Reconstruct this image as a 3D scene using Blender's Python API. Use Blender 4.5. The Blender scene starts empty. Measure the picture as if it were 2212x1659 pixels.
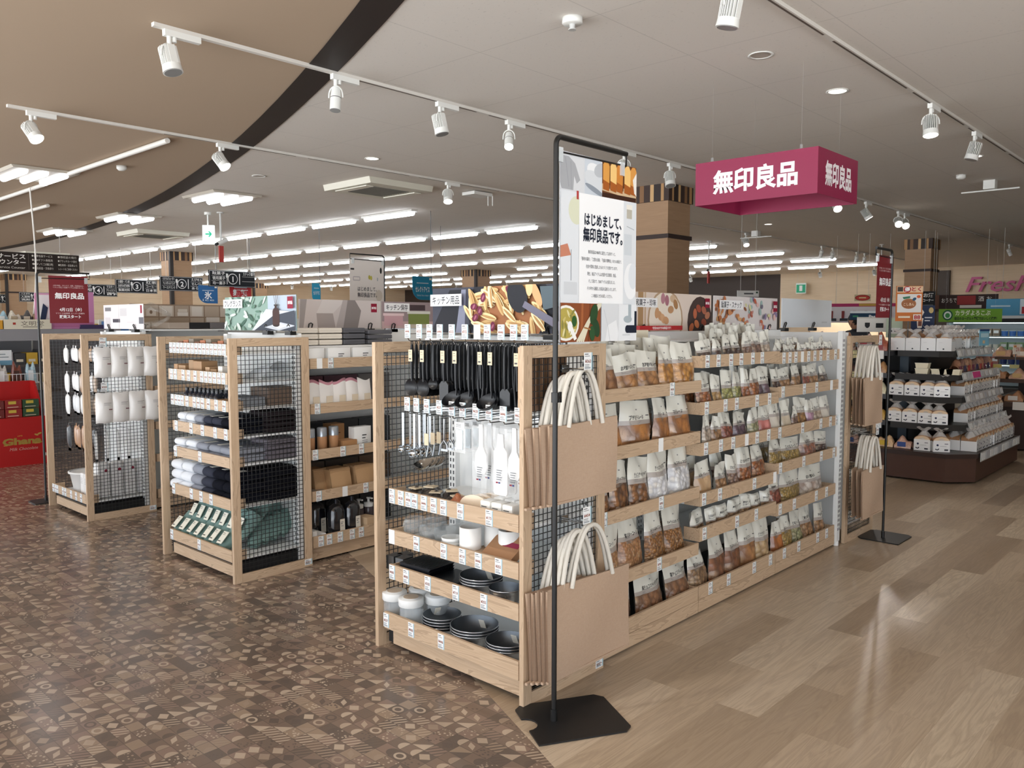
import bpy, math, random
from mathutils import Matrix, Vector
SC = bpy.context.scene
COL = SC.collection
PI = math.pi
rnd = random.Random(7)

# ------------------------------------------------------------------ camera
cam_d = bpy.data.cameras.new('camera')
cam_d.sensor_width = 36.0
cam_d.lens = 36.0 * 1770 / 2212
cam_d.clip_start = 0.05
cam = bpy.data.objects.new('camera', cam_d)
COL.objects.link(cam)
A, P = 0.74714, 0.07416
fwd = Vector((math.cos(A) * math.cos(P), math.sin(A) * math.cos(P), -math.sin(P)))
rgt = Vector((math.sin(A), -math.cos(A), 0))
upv = rgt.cross(fwd)
cam.matrix_world = Matrix(((rgt.x, upv.x, -fwd.x, 0), (rgt.y, upv.y, -fwd.y, 0), (rgt.z, upv.z, -fwd.z, 1.45), (0, 0, 0, 1)))
SC.camera = cam

# ------------------------------------------------------------------ world, exposure, large lights
w = bpy.data.worlds.new('daylight'); SC.world = w; w.use_nodes = True
bg = w.node_tree.nodes['Background']
# glow added below the horizon to brighten the ceiling, softer overcast sky above it
_tc = w.node_tree.nodes.new('ShaderNodeTexCoord'); _sx = w.node_tree.nodes.new('ShaderNodeSeparateXYZ'); _rp = w.node_tree.nodes.new('ShaderNodeValToRGB')
w.node_tree.links.new(_tc.outputs['Generated'], _sx.inputs[0])
_mr = w.node_tree.nodes.new('ShaderNodeMapRange'); _mr.inputs[1].default_value = -1; _mr.inputs[2].default_value = 1
w.node_tree.links.new(_sx.outputs['Z'], _mr.inputs[0]); w.node_tree.links.new(_mr.outputs[0], _rp.inputs[0])
_rp.color_ramp.elements[0].position = .47; _rp.color_ramp.elements[0].color = (.95, .98, 1.0, 1)
_rp.color_ramp.elements[1].position = .52; _rp.color_ramp.elements[1].color = (.40, .43, .47, 1)
w.node_tree.links.new(_rp.outputs[0], bg.inputs[0])
bg.inputs[1].default_value = 6.4
SC.view_settings.view_transform = 'Standard'
SC.view_settings.look = 'None'
SC.view_settings.exposure = 0.0
SC.view_settings.gamma = 1.0
SC.view_settings.use_curve_mapping = False
TUBE = 17.0       # glow of the fluorescent tubes
SPOT_W = 22.0     # watts of a lit track spotlight
DOWN_W = 12.0     # watts of a downlight
WALLWASH_W = 60.0


# ------------------------------------------------------------------ materials
def lin(h):
    h = h.lstrip('#')
    o = []
    for i in (0, 2, 4):
        c = int(h[i:i + 2], 16) / 255
        o.append(c / 12.92 if c <= .04045 else ((c + .055) / 1.055) ** 2.4)
    return (*o, 1)


_m = {}


def mat(hexc, rough=.55, metal=0., spec=.5, emit=0., coat=0., alpha=1., trans=0., bump=0., bscale=60., var=0.):
    key = (hexc, rough, metal, spec, emit, coat, alpha, trans, bump, bscale, var)
    if key in _m: return _m[key]
    m = bpy.data.materials.new('surface'); m.use_nodes = True
    nt = m.node_tree; b = nt.nodes['Principled BSDF']; I = b.inputs
    I['Base Color'].default_value = lin(hexc); I['Roughness'].default_value = rough
    I['Metallic'].default_value = metal; I['Specular IOR Level'].default_value = spec
    I['Coat Weight'].default_value = coat; I['Coat Roughness'].default_value = .12
    I['Alpha'].default_value = alpha; I['Transmission Weight'].default_value = trans
    if emit:
        I['Emission Color'].default_value = lin(hexc); I['Emission Strength'].default_value = emit
    if bump or var:
        tc = nt.nodes.new('ShaderNodeTexCoord'); n = nt.nodes.new('ShaderNodeTexNoise')
        n.inputs['Scale'].default_value = bscale; n.inputs['Detail'].default_value = 3
        nt.links.new(tc.outputs['Object'], n.inputs['Vector'])
        if bump:
            bp = nt.nodes.new('ShaderNodeBump'); bp.inputs['Strength'].default_value = bump; bp.inputs['Distance'].default_value = .004
            nt.links.new(n.outputs['Fac'], bp.inputs['Height']); nt.links.new(bp.outputs['Normal'], I['Normal'])
        if var:
            mx = nt.nodes.new('ShaderNodeMix'); mx.data_type = 'RGBA'
            c = lin(hexc)
            mx.inputs[6].default_value = tuple(max(0, x * (1 - var)) for x in c[:3]) + (1,)
            mx.inputs[7].default_value = tuple(min(1, x * (1 + var)) for x in c[:3]) + (1,)
            nt.links.new(n.outputs['Fac'], mx.inputs[0]); nt.links.new(mx.outputs[2], I['Base Color'])
    _m[key] = m
    return m


class NG:
    """small node-expression helper for procedural patterns"""
    def __init__(s, name, rough=.4, spec=.5):
        s.m = bpy.data.materials.new(name); s.m.use_nodes = True
        s.nt = s.m.node_tree; s.b = s.nt.nodes['Principled BSDF']
        s.b.inputs['Roughness'].default_value = rough; s.b.inputs['Specular IOR Level'].default_value = spec
        s.tc = s.nt.nodes.new('ShaderNodeTexCoord')

    def link(s, a, b): s.nt.links.new(a, b)

    def put(s, sock, v):
        if isinstance(v, (int, float)): sock.default_value = v
        elif isinstance(v, tuple): sock.default_value = v
        else: s.link(v, sock)

    def math(s, op, a, b=0., c=0.):
        n = s.nt.nodes.new('ShaderNodeMath'); n.operation = op
        for i, v in enumerate((a, b, c)): s.put(n.inputs[i], v)
        return n.outputs[0]

    def vmath(s, op, a, b=None):
        n = s.nt.nodes.new('ShaderNodeVectorMath'); n.operation = op
        s.put(n.inputs[0], a)
        if b is not None: s.put(n.inputs[1], b)
        return n.outputs[0]

    def obj(s, scale=(1, 1, 1), rot=(0, 0, 0), loc=(0, 0, 0)):
        n = s.nt.nodes.new('ShaderNodeMapping')
        n.inputs['Scale'].default_value = scale; n.inputs['Rotation'].default_value = rot; n.inputs['Location'].default_value = loc
        s.link(s.tc.outputs['Object'], n.inputs['Vector'])
        return n.outputs[0]

    def noise(s, vec, scale=5., detail=3., dist=0., rough=.5):
        n = s.nt.nodes.new('ShaderNodeTexNoise')
        s.link(vec, n.inputs['Vector']); n.inputs['Scale'].default_value = scale
        n.inputs['Detail'].default_value = detail; n.inputs['Distortion'].default_value = dist; n.inputs['Roughness'].default_value = rough
        return n.outputs['Fac']

    def sep(s, vec):
        n = s.nt.nodes.new('ShaderNodeSeparateXYZ'); s.link(vec, n.inputs[0]); return n.outputs

    def white(s, vec):
        n = s.nt.nodes.new('ShaderNodeTexWhiteNoise'); n.noise_dimensions = '3D'; s.link(vec, n.inputs['Vector'])
        return n.outputs

    def voro(s, vec, scale, feat='F1', rand=1.):
        n = s.nt.nodes.new('ShaderNodeTexVoronoi'); n.feature = feat
        s.link(vec, n.inputs['Vector']); n.inputs['Scale'].default_value = scale; n.inputs['Randomness'].default_value = rand
        return n.outputs

    def ramp(s, fac, stops, const=False):
        n = s.nt.nodes.new('ShaderNodeValToRGB'); s.link(fac, n.inputs[0])
        cr = n.color_ramp
        if const: cr.interpolation = 'CONSTANT'
        while len(cr.elements) < len(stops): cr.elements.new(.5)
        for e, (p, h) in zip(cr.elements, stops):
            e.position = p; e.color = lin(h)
        return n.outputs[0]

    def mix(s, fac, a, b, mode='MIX'):
        n = s.nt.nodes.new('ShaderNodeMix'); n.data_type = 'RGBA'; n.blend_type = mode
        s.put(n.inputs[0], fac)
        for i, v in ((6, a), (7, b)):
            s.put(n.inputs[i], lin(v) if isinstance(v, str) else v)
        return n.outputs[2]

    def bump(s, h, strength=.3, dist=.003):
        n = s.nt.nodes.new('ShaderNodeBump'); n.inputs['Strength'].default_value = strength; n.inputs['Distance'].default_value = dist
        s.link(h, n.inputs['Height']); s.link(n.outputs[0], s.b.inputs['Normal'])

    def color(s, c): s.put(s.b.inputs['Base Color'], lin(c) if isinstance(c, str) else c); return s.m


def wood(axis, c1='#c3a88b', c2='#d6bda0', c3='#a1876d', rough=.5):
    g = NG('oak', rough, .35)
    sc = [9., 9., 9.]; sc['xyz'.index(axis)] = 0.9
    v = g.obj(tuple(sc))
    n1 = g.noise(v, 1.3, 4, 1.2)
    wave = g.math('FRACT', g.math('MULTIPLY', n1, 7.))
    wave = g.math('ABSOLUTE', g.math('SUBTRACT', wave, .5))
    sc2 = [220., 220., 220.]; sc2['xyz'.index(axis)] = 6.
    fine = g.noise(g.obj(tuple(sc2)), 1., 2)
    c = g.mix(g.math('MULTIPLY', wave, 1.6), c1, c2)
    c = g.mix(g.math('MULTIPLY', g.math('GREATER_THAN', g.math('ADD', wave, g.math('MULTIPLY', fine, .12)), .47), .6), c, c3)
    c = g.mix(g.math('MULTIPLY', fine, .25), c, c3)
    g.color(c)
    return g.m


WOOD = {a: wood(a) for a in 'xyz'}
WHITE = mat('#e6e6e2', .4); WHITEM = mat('#e9ebea', .35, spec=.4)
BLACK = mat('#161616', .4); STEEL = mat('#a9adb1', .22, 1.); WIRE = mat('#3a3b3c', .4, .6); CHROME = mat('#b5b9bc', .12, 1.)
GLASS = mat('#e9f2f4', .05, alpha=.28, spec=.9); FILM = mat('#f4f6f6', .12, alpha=.22, spec=.9)
PAPER = lambda h: mat(h, .6, spec=.3)


# ------------------------------------------------------------------ objects
def tag(o, label=None, cat=None, group=None, kind=None):
    if label: o['label'] = label
    if cat: o['category'] = cat
    if group: o['group'] = group
    if kind: o['kind'] = kind
    return o


def thing(name, label, cat, loc=(0, 0, 0), rz=0., group=None, parent=None):
    o = bpy.data.objects.new(name, None); COL.objects.link(o)
    o.empty_display_size = .05
    o.location = loc; o.rotation_euler = (0, 0, rz)
    return tag(o, label, cat, group)


def dup(o, loc=None, rz=None, label=None, group=None, parent=None, rot=None, scale=None):
    c = o.copy(); COL.objects.link(c)
    if parent is not None: c.parent = parent
    if loc is not None: c.location = loc
    if rz is not None: c.rotation_euler = (c.rotation_euler[0], c.rotation_euler[1], rz)
    if rot is not None: c.rotation_euler = rot
    if scale is not None: c.scale = scale
    if label: c['label'] = label
    if group: c['group'] = group
    for ch in o.children: dup(ch, parent=c)
    return c


ORD = ['first', 'second', 'third', 'fourth', 'fifth', 'sixth', 'seventh', 'eighth', 'ninth', 'tenth', 'eleventh', 'twelfth',
       'thirteenth', 'fourteenth', 'fifteenth', 'sixteenth', 'seventeenth', 'eighteenth', 'nineteenth', 'twentieth']


def orient(n):
    n = n.normalized()
    a = Vector((1, 0, 0)) if abs(n.x) < .9 else Vector((0, 1, 0))
    u = n.cross(a).normalized()
    return u, n.cross(u)


class MB:
    def __init__(s, *mats):
        s.v = []; s.f = []; s.m = []; s.sm = []; s.mats = list(mats); s.T = None

    def mi(s, m):
        if isinstance(m, int): return m
        if m not in s.mats: s.mats.append(m)
        return s.mats.index(m)

    def add(s, vs, fs, m=0, smooth=False):
        b = len(s.v); mi = s.mi(m)
        if s.T is not None: vs = [tuple(s.T @ Vector(v)) for v in vs]
        s.v += [tuple(v) for v in vs]
        for f in fs:
            s.f.append([b + i for i in f]); s.m.append(mi); s.sm.append(smooth)

    def box(s, a, b, m=0):
        x0, x1 = sorted((a[0], b[0])); y0, y1 = sorted((a[1], b[1])); z0, z1 = sorted((a[2], b[2]))
        s.add([(x0, y0, z0), (x1, y0, z0), (x1, y1, z0), (x0, y1, z0), (x0, y0, z1), (x1, y0, z1), (x1, y1, z1), (x0, y1, z1)],
              [(0, 3, 2, 1), (4, 5, 6, 7), (0, 1, 5, 4), (1, 2, 6, 5), (2, 3, 7, 6), (3, 0, 4, 7)], m)

    def cyl(s, p, q, r, r2=None, n=16, m=0, caps=True, smooth=True):
        p = Vector(p); q = Vector(q); r2 = r if r2 is None else r2
        u, w_ = orient(q - p); vs = []
        for c, rr in ((p, r), (q, r2)):
            for i in range(n):
                t = 2 * PI * i / n
                vs.append(c + u * (rr * math.cos(t)) + w_ * (rr * math.sin(t)))
        s.add(vs, [(i, (i + 1) % n, n + (i + 1) % n, n + i) for i in range(n)], m, smooth)
        if caps:
            s.add(vs[:n], [tuple(reversed(range(n)))], m); s.add(vs[n:], [tuple(range(n))], m)

    def tube(s, pts, r, n=8, m=0, flat=1., smooth=True, caps=True):
        pts = [Vector(p) for p in pts]; rings = []
        u = None
        for i, p in enumerate(pts):
            d = (pts[min(i + 1, len(pts) - 1)] - pts[max(i - 1, 0)]).normalized()
            if u is None: u, w_ = orient(d)
            else:
                u = (u - d * u.dot(d)).normalized(); w_ = d.cross(u)
            rr = r[i] if isinstance(r, (list, tuple)) else r
            rings.append([p + u * (rr * math.cos(2 * PI * k / n)) + w_ * (rr * flat * math.sin(2 * PI * k / n)) for k in range(n)])
        vs = [v for ring in rings for v in ring]; fs = []
        for i in range(len(pts) - 1):
            for k in range(n):
                fs.append((i * n + k, i * n + (k + 1) % n, (i + 1) * n + (k + 1) % n, (i + 1) * n + k))
        s.add(vs, fs, m, smooth)
        if caps:
            s.add(rings[0], [tuple(reversed(range(n)))], m); s.add(rings[-1], [tuple(range(n))], m)

    def lathe(s, prof, c=(0, 0, 0), n=24, m=0, smooth=True, sx=1., sy=1.):
        vs = []; fs = []
        for r, z in prof:
            for k in range(n):
                t = 2 * PI * k / n
                vs.append((c[0] + r * sx * math.cos(t), c[1] + r * sy * math.sin(t), c[2] + z))
        for i in range(len(prof) - 1):
            for k in range(n):
                fs.append((i * n + k, i * n + (k + 1) % n, (i + 1) * n + (k + 1) % n, (i + 1) * n + k))
        s.add(vs, fs, m, smooth)

    def prism(s, poly, a, b, axis='z', m=0, smooth=False):
        """poly in the two other axes, extruded a..b along axis"""
        def P3(p, t):
            return {'z': (p[0], p[1], t), 'y': (p[0], t, p[1]), 'x': (t, p[0], p[1])}[axis]
        n = len(poly)
        vs = [P3(p, a) for p in poly] + [P3(p, b) for p in poly]
        s.add(vs, [tuple(range(n)), tuple(range(n, 2 * n))], m)
        s.add(vs, [(i, (i + 1) % n, n + (i + 1) % n, n + i) for i in range(n)], m, smooth)

    def grid(s, fn, nu, nv, m=0, smooth=True, close=False, mfn=None):
        vs = [fn(i / nu, j / nv) for j in range(nv + 1) for i in range(nu + 1)]
        W1 = nu + 1
        if mfn is None:
            s.add(vs, [(j * W1 + i, j * W1 + i + 1, (j + 1) * W1 + i + 1, (j + 1) * W1 + i) for j in range(nv) for i in range(nu)], m, smooth)
        else:
            groups = {}
            for j in range(nv):
                for i in range(nu):
                    k = mfn((i + .5) / nu, (j + .5) / nv)
                    if k is not None:
                        groups.setdefault(k, []).append((j * W1 + i, j * W1 + i + 1, (j + 1) * W1 + i + 1, (j + 1) * W1 + i))
            b = len(s.v)
            s.v += [tuple(s.T @ Vector(v)) if s.T is not None else tuple(v) for v in vs]
            for k, fs in groups.items():
                mi = s.mi(k)
                for f in fs:
                    s.f.append([b + q for q in f]); s.m.append(mi); s.sm.append(smooth)

    def blob(s, c, r, m=0, n=8, sx=1., sy=1., sz=1., seed=None):
        pr = [(math.sin(PI * i / n) * r, -math.cos(PI * i / n) * r * sz) for i in range(n + 1)]
        s.lathe(pr, c, n * 2, m, True, sx, sy)

    def build(s, name, parent=None, loc=None, rot=None, bevel=0.):
        me = bpy.data.meshes.new(name)
        me.from_pydata(s.v, [], s.f)
        for m in s.mats: me.materials.append(m)
        me.polygons.foreach_set('material_index', s.m)
        me.polygons.foreach_set('use_smooth', s.sm)
        me.update()
        o = bpy.data.objects.new(name, me); COL.objects.link(o)
        if parent is not None: o.parent = parent
        if loc is not None: o.location = loc
        if rot is not None: o.rotation_euler = rot
        if bevel:
            b = o.modifiers.new('edge', 'BEVEL'); b.width = bevel; b.segments = 2; b.limit_method = 'ANGLE'
        return o


# ------------------------------------------------------------------ writing and flat printed pictures
_t = {}


def text_geo(body, bold=0., shear=0.):
    k = (body, bold, shear)
    if k not in _t:
        c = bpy.data.curves.new('writing', 'FONT'); c.body = body; c.size = 1; c.resolution_u = 2; c.offset = bold; c.shear = shear
        o = bpy.data.objects.new('writing', c)
        m = bpy.data.meshes.new_from_object(o)
        vs = [(v.co.x, v.co.y) for v in m.vertices]; fs = [tuple(p.vertices) for p in m.polygons]
        bpy.data.objects.remove(o); bpy.data.curves.remove(c); bpy.data.meshes.remove(m)
        xs = [v[0] for v in vs]; ys = [v[1] for v in vs]
        _t[k] = (vs, fs, min(xs), max(xs), min(ys), max(ys))
    return _t[k]


def text_pts(body, x, y, h, width=None, bold=0., align='c', shear=0.):
    """x,y is the centre/left/right end of the line at mid height; h its height"""
    vs, fs, x0, x1, y0, y1 = text_geo(body, bold, shear)
    k = h / .93
    kx = k if width is None else width / (x1 - x0)
    off = {'c': -(x0 + x1) / 2, 'l': -x0, 'r': -x1}[align]
    return [(x + (vx + off) * kx, y + (vy - .38) * k) for vx, vy in vs], fs


def clip(poly, x0, y0, x1, y1):
    for ax, lim, sg in ((0, x0, 1), (0, x1, -1), (1, y0, 1), (1, y1, -1)):
        out = []
        for i in range(len(poly)):
            a, b = poly[i - 1], poly[i]
            ia, ib = (a[ax] - lim) * sg >= 0, (b[ax] - lim) * sg >= 0
            if ia != ib:
                t = (lim - a[ax]) / (b[ax] - a[ax])
                out.append((a[0] + t * (b[0] - a[0]), a[1] + t * (b[1] - a[1])))
            if ib: out.append(b)
        poly = out
        if not poly: return []
    return poly


def ell(cx, cy, rx, ry, rot=0., n=20):
    c, s_ = math.cos(rot), math.sin(rot)
    return [(cx + rx * math.cos(t) * c - ry * math.sin(t) * s_, cy + rx * math.cos(t) * s_ + ry * math.sin(t) * c) for t in [2 * PI * i / n for i in range(n)]]


def draw(mb, W_, H_, shapes, step=.00012, y=0., matf=PAPER, x0=0., z0=0.):
    """layered flat print in the local xz plane facing -y; shapes in metres from lower-left"""
    L = y - step
    for sh in shapes:
        k = sh[0]; polys = []
        if k == 'r': polys = [[(sh[1], sh[2]), (sh[1] + sh[3], sh[2]), (sh[1] + sh[3], sh[2] + sh[4]), (sh[1], sh[2] + sh[4])]]; col = sh[5]
        elif k == 'e': polys = [ell(*sh[1:5], *(sh[6:7]))]; col = sh[5]
        elif k == 'p': polys = [list(sh[1])]; col = sh[2]
        elif k == 'l':
            col = sh[3]
            for a, b in zip(sh[1], sh[1][1:]):
                dx, dy = b[0] - a[0], b[1] - a[1]; d = math.hypot(dx, dy) or 1
                nx, ny = -dy / d * sh[2] / 2, dx / d * sh[2] / 2
                polys.append([(a[0] + nx, a[1] + ny), (a[0] - nx, a[1] - ny), (b[0] - nx, b[1] - ny), (b[0] + nx, b[1] + ny)])
        elif k == 't':
            body, tx, ty, h, col = sh[1:6]; opt = sh[6] if len(sh) > 6 else {}
            pts, fs = text_pts(body, tx, ty, h, **opt)
            mb.add([(x0 + px, L, z0 + pz) for px, pz in pts], fs, matf(col)); L -= step
            continue
        for pl in polys:
            pl = clip(pl, 0, 0, W_, H_)
            if len(pl) > 2:
                mb.add([(x0 + px, L, z0 + pz) for px, pz in pl], [tuple(range(len(pl)))], matf(col))
        L -= step
    return mb


def board(name, W_, H_, shapes, base='#f2f1ee', t=.004, step=.00015, parent=None, loc=(0, 0, 0), rz=0., back=None, matf=PAPER, rx=0.):
    mb = MB(matf(base))
    mb.box((0, 0, 0), (W_, t, H_), matf(base))
    if back: mb.add([(0, t + .0003, 0), (W_, t + .0003, 0), (W_, t + .0003, H_), (0, t + .0003, H_)], [(0, 1, 2, 3)], matf(back))
    draw(mb, W_, H_, shapes, step, matf=matf)
    return mb.build(name, parent, loc, (rx, 0, rz))


FX = -PI / 2     # turn for things that face the -x side


# ================================================================== the shell of the shop
CZ = 3.1
def arc_x(y): return 5.78 - 43.9 + math.sqrt(43.9 ** 2 - (19.5 - y) ** 2)


def floor_wood():
    g = NG('plank_floor', .3, .4)
    v = g.obj()
    br = g.nt.nodes.new('ShaderNodeTexBrick')
    br.offset = .37; br.offset_frequency = 2; br.squash = 1.
    g.link(v, br.inputs['Vector'])
    for n, x in (('Scale', 1.), ('Brick Width', 1.05), ('Row Height', .165), ('Mortar Size', .0008), ('Mortar Smooth', .2), ('Bias', 0.)):
        br.inputs[n].default_value = x
    br.inputs['Color1'].default_value = (0, 0, 0, 1); br.inputs['Color2'].default_value = (1, 1, 1, 1); br.inputs['Mortar'].default_value = (.35, .35, .35, 1)
    f = g.math('MULTIPLY', br.outputs['Color'], 1.)
    shift = g.vmath('ADD', g.obj((1.1, 13., 1.)), g.vmath('MULTIPLY', br.outputs['Color'], (9., 17., 5.)))
    base = g.ramp(f, [(0., '#96836c'), (.25, '#b19d84'), (.6, '#c3b097'), (1., '#dccbb2')])
    n1 = g.noise(shift, 1.4, 5, 1.4)
    wave = g.math('ABSOLUTE', g.math('SUBTRACT', g.math('FRACT', g.math('MULTIPLY', n1, 6.)), .5))
    fine = g.noise(g.obj((5., 190., 1.)), 1., 3)
    c = g.mix(g.math('MULTIPLY', wave, .75), base, '#7d6855')
    c = g.mix(g.math('MULTIPLY', fine, .35), c, '#85705c')
    big = g.noise(g.obj((.9, 5., 1.)), 1., 2)
    c = g.mix(g.math('MULTIPLY', g.math('SUBTRACT', big, .35), .5), c, '#c6b5a3')
    g.color(c)
    g.bump(fine, .06, .001)
    return g.m


def floor_tiles():
    g = NG('mosaic_floor', .2, .6)
    S = g.sep(g.obj((1 / .052, 1 / .066, 1.)))
    cx, cy = g.math('FLOOR', S[0]), g.math('FLOOR', S[1])
    u, v = g.math('FRACT', S[0]), g.math('FRACT', S[1])
    cb = g.nt.nodes.new('ShaderNodeCombineXYZ'); g.link(cx, cb.inputs[0]); g.link(cy, cb.inputs[1])
    wn = g.white(cb.outputs[0]); R = g.sep(wn[1])
    r0, r1, r2 = wn[0], R[1], R[2]
    base = g.ramp(r0, [(0., '#4e3c30'), (.22, '#6d5545'), (.42, '#85695a'), (.62, '#785f4e'), (.8, '#988069'), (.92, '#655041')], True)
    light = g.ramp(r1, [(0., '#bca68f'), (.35, '#c6b19a'), (.6, '#45342b'), (.85, '#a08974')], True)
    du = g.math('SUBTRACT', u, .5); dv = g.math('SUBTRACT', v, .5)
    # half discs sitting on a tile edge
    h = g.math('LESS_THAN', g.math('ADD', g.math('MULTIPLY', du, du), g.math('MULTIPLY', v, v)), .2)
    # leaf
    leaf = g.math('LESS_THAN', g.math('ADD', g.math('ABSOLUTE', g.math('SUBTRACT', u, v)), g.math('MULTIPLY', g.math('ABSOLUTE', g.math('SUBTRACT', g.math('ADD', u, v), 1.)), .45)), .3)
    # slanting bars
    bars = g.math('GREATER_THAN', g.math('SINE', g.math('MULTIPLY', g.math('ADD', g.math('MULTIPLY', u, .5), v), 19.)), .35)
    # diamonds
    dia = g.math('LESS_THAN', g.math('ADD', g.math('ABSOLUTE', du), g.math('ABSOLUTE', dv)), .42)
    # small pebbles
    pb = g.voro(g.obj((1 / .052, 1 / .066, 1.)), 4.2)[0]
    peb = g.math('LESS_THAN', pb, .33)
    tri = g.math('LESS_THAN', g.math('ADD', u, v), .95)
    ring = g.math('COMPARE', g.math('SQRT', g.math('ADD', g.math('MULTIPLY', du, du), g.math('MULTIPLY', dv, dv))), .3, .075)
    k = None
    for lo, hi, s in ((0., .2, h), (.2, .3, leaf), (.3, .46, bars), (.46, .6, dia), (.6, .76, peb), (.76, .88, tri), (.88, .95, ring)):
        sel = g.math('MULTIPLY', g.math('MULTIPLY', g.math('GREATER_THAN', r2, lo), g.math('LESS_THAN', r2, hi)), s)
        k = sel if k is None else g.math('MAXIMUM', k, sel)
    c = g.mix(k, base, light)
    joint = g.math('MAXIMUM', g.math('GREATER_THAN', g.math('ABSOLUTE', du), .475), g.math('GREATER_THAN', g.math('ABSOLUTE', dv), .48))
    c = g.mix(g.math('MULTIPLY', joint, .8), c, '#3a2a20')
    n = g.noise(g.obj((30, 30, 30)), 1., 3)
    c = g.mix(g.math('MULTIPLY', n, .3), c, '#75604f')
    c = g.mix(.17, c, '#aaa39b')
    g.color(c)
    return g.m


def ceil_mat(c1, seams=True):
    g = NG('ceiling_board', .9, .2)
    n = g.noise(g.obj((90, 35, 1)), 1., 2)
    c = g.mix(g.math('MULTIPLY', g.math('GREATER_THAN', n, .69), .25), c1, '#8f8c88')
    if seams:
        S = g.sep(g.obj((1 / .91, 1 / .91, 1)))
        d = None
        for q in (S[0], S[1]):
            e = g.math('GREATER_THAN', g.math('ABSOLUTE', g.math('SUBTRACT', g.math('FRACT', q), .5)), .4965)
            d = e if d is None else g.math('MAXIMUM', d, e)
        c = g.mix(g.math('MULTIPLY', d, .22), c, '#6e6a66')
    g.color(c)
    return g.m


FM, CM = floor_wood(), ceil_mat('#e0dad3')
X0, X1, Y0, Y1 = -2.6, 26.65, -5., 32.
def slab(name, z, t, m, side):
    """side: -1 the part left of the arc, +1 right of it"""
    ys = [Y0 + (Y1 - Y0) * i / 60 for i in range(61)]
    ax = [max(X0 + .3, arc_x(y)) for y in ys]
    mb = MB(m)
    xe = X0 if side < 0 else X1
    vs = [(x, y, z) for x, y in zip(ax, ys)] + [(xe, y, z) for y in ys]
    mb.add(vs, [(i, i + 1, 62 + i, 61 + i) for i in range(60)])
    vs2 = [(a, b, z + t) for a, b, _ in vs]
    mb.add(vs2, [(i, i + 1, 62 + i, 61 + i) for i in range(60)])
    return tag(mb.build(name), kind='structure')


slab('floor', 0, -.05, FM, 1)
slab('floor_mosaic', 0, -.05, floor_tiles(), -1)
slab('ceiling', CZ, .05, CM, 1)
slab('ceiling_beige', CZ, .05, mat('#b19d88', .9, spec=.2), -1)
mb = MB(mat('#241a17', .6))
ys = [Y0 + (Y1 - Y0) * i / 60 for i in range(61)]
vs = [(arc_x(y) - .12, y, CZ - .006) for y in ys] + [(arc_x(y) + .1, y, CZ - .006) for y in ys]
mb.add(vs, [(i, i + 1, 62 + i, 61 + i) for i in range(60)])
tag(mb.build('trim_1'), kind='structure')

gw = NG('veneer', .55, .3)
nz = gw.noise(gw.obj((.6, .6, 9.)), 2., 4, .8)
WALLW = gw.color(gw.mix(nz, '#cdb595', '#e3d0b4')); 
DARKW = mat('#3b2f28', .6)
def wall(name, a, b, m):
    q = MB(m); q.box(a, b); return tag(q.build(name), kind='structure')
wall('wall_back', (X1, Y0, 0), (X1 + .1, 12.3, CZ), WALLW)
wall('wall_back_dark', (X1, 12.3, 0), (X1 + .1, Y1, CZ), DARKW)
wall('wall_left', (X0, Y1, 0), (X1 + .1, Y1 + .1, CZ), WALLW)
wall('wall_right', (3.4, Y0 - .1, 0), (X1 + .1, Y0, CZ), mat('#cfc8bd', .8))
wall('wall_right_header', (X0, Y0 - .1, 3.02), (3.4, Y0, CZ), mat('#cfc8bd', .8))
wall('trim_2', (X1 - .1, 7.05, 0), (X1 - .005, 7.5, CZ - .1), mat('#4b4038', .6))
# shop front behind the camera: a header above a wide opening to the daylight, with posts
wall('wall_front', (X0 - .1, Y0, 3.02), (X0, Y1, CZ), mat('#cfc8bd', .8))
for i in range(3): wall('trim_4', (X0 + 2.6 * i + 1.5, Y0 - .1, 0), (X0 + 2.6 * i + 1.58, Y0, 3.02), mat('#8b8f92', .4, .6))
for i in range(10):
    y = Y0 + .2 + i * 4.2
    wall('trim_3', (X0 - .1, y, 0), (X0, y + .08, 3.02), mat('#8b8f92', .4, .6))

# ------------------------------------------------------------------ columns
gcol = NG('column_veneer', .5, .3)
nz = gcol.noise(gcol.obj((1.2, 1.2, 16.)), 2., 4, 1.)
COLW = gcol.color(gcol.mix(nz, '#9c7c5f', '#b39374'))
def column(x, y, label, s=.48):
    t = thing('column', label, 'column', (x, y, 0), group='wood clad columns'); t['kind'] = 'structure'
    b = MB(COLW); b.box((0, 0, 0), (s, s, 2.9)); b.build('cladding', t)
    c = MB(mat('#33231f', .6))
    c.box((-.02, -.02, 2.46), (s + .02, s + .02, 2.51)); c.build('band', t)
    k = MB(); cols = ['#3a2822', '#b58c5e', '#2c201d', '#d0aa78', '#3a2822', '#8a6543']
    ws = [.07, .04, .1, .05, .09, .06, .05, .06]
    p = -.025; i = 0
    k.box((-.02, -.02, 2.9), (s + .02, s + .02, CZ - .001), mat('#3a2822'))
    while p < s + .02:
        e = min(p + ws[i % 8], s + .025); m = mat(cols[i % 6], .6)
        k.box((p, -.026, 2.9), (e, -.02, CZ - .001), m); k.box((-.026, p, 2.9), (-.02, e, CZ - .001), m)
        p = e; i += 1
    k.build('capital', t)
    if y > 10:
        e = MB(mat('#2a2422')); e.box((-.03, -.03, 0), (.05, .05, CZ - .002)); e.build('corner_strip', t)
    return t
column(8.46, 5.32, 'wood clad column with striped capital behind the tall front banner', .5)
column(17.35, 4.95, 'wood clad column with striped capital near the bread display')
column(8.62, 18.7, 'wood clad column with dark corner strip behind the aisle two sign', .5)
column(17.9, 18.1, 'wood clad column with dark corner strip above the kitchen poster', .62)
column(17.75, 31.0, 'most distant wood clad column, beside the red flag', .62)
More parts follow.
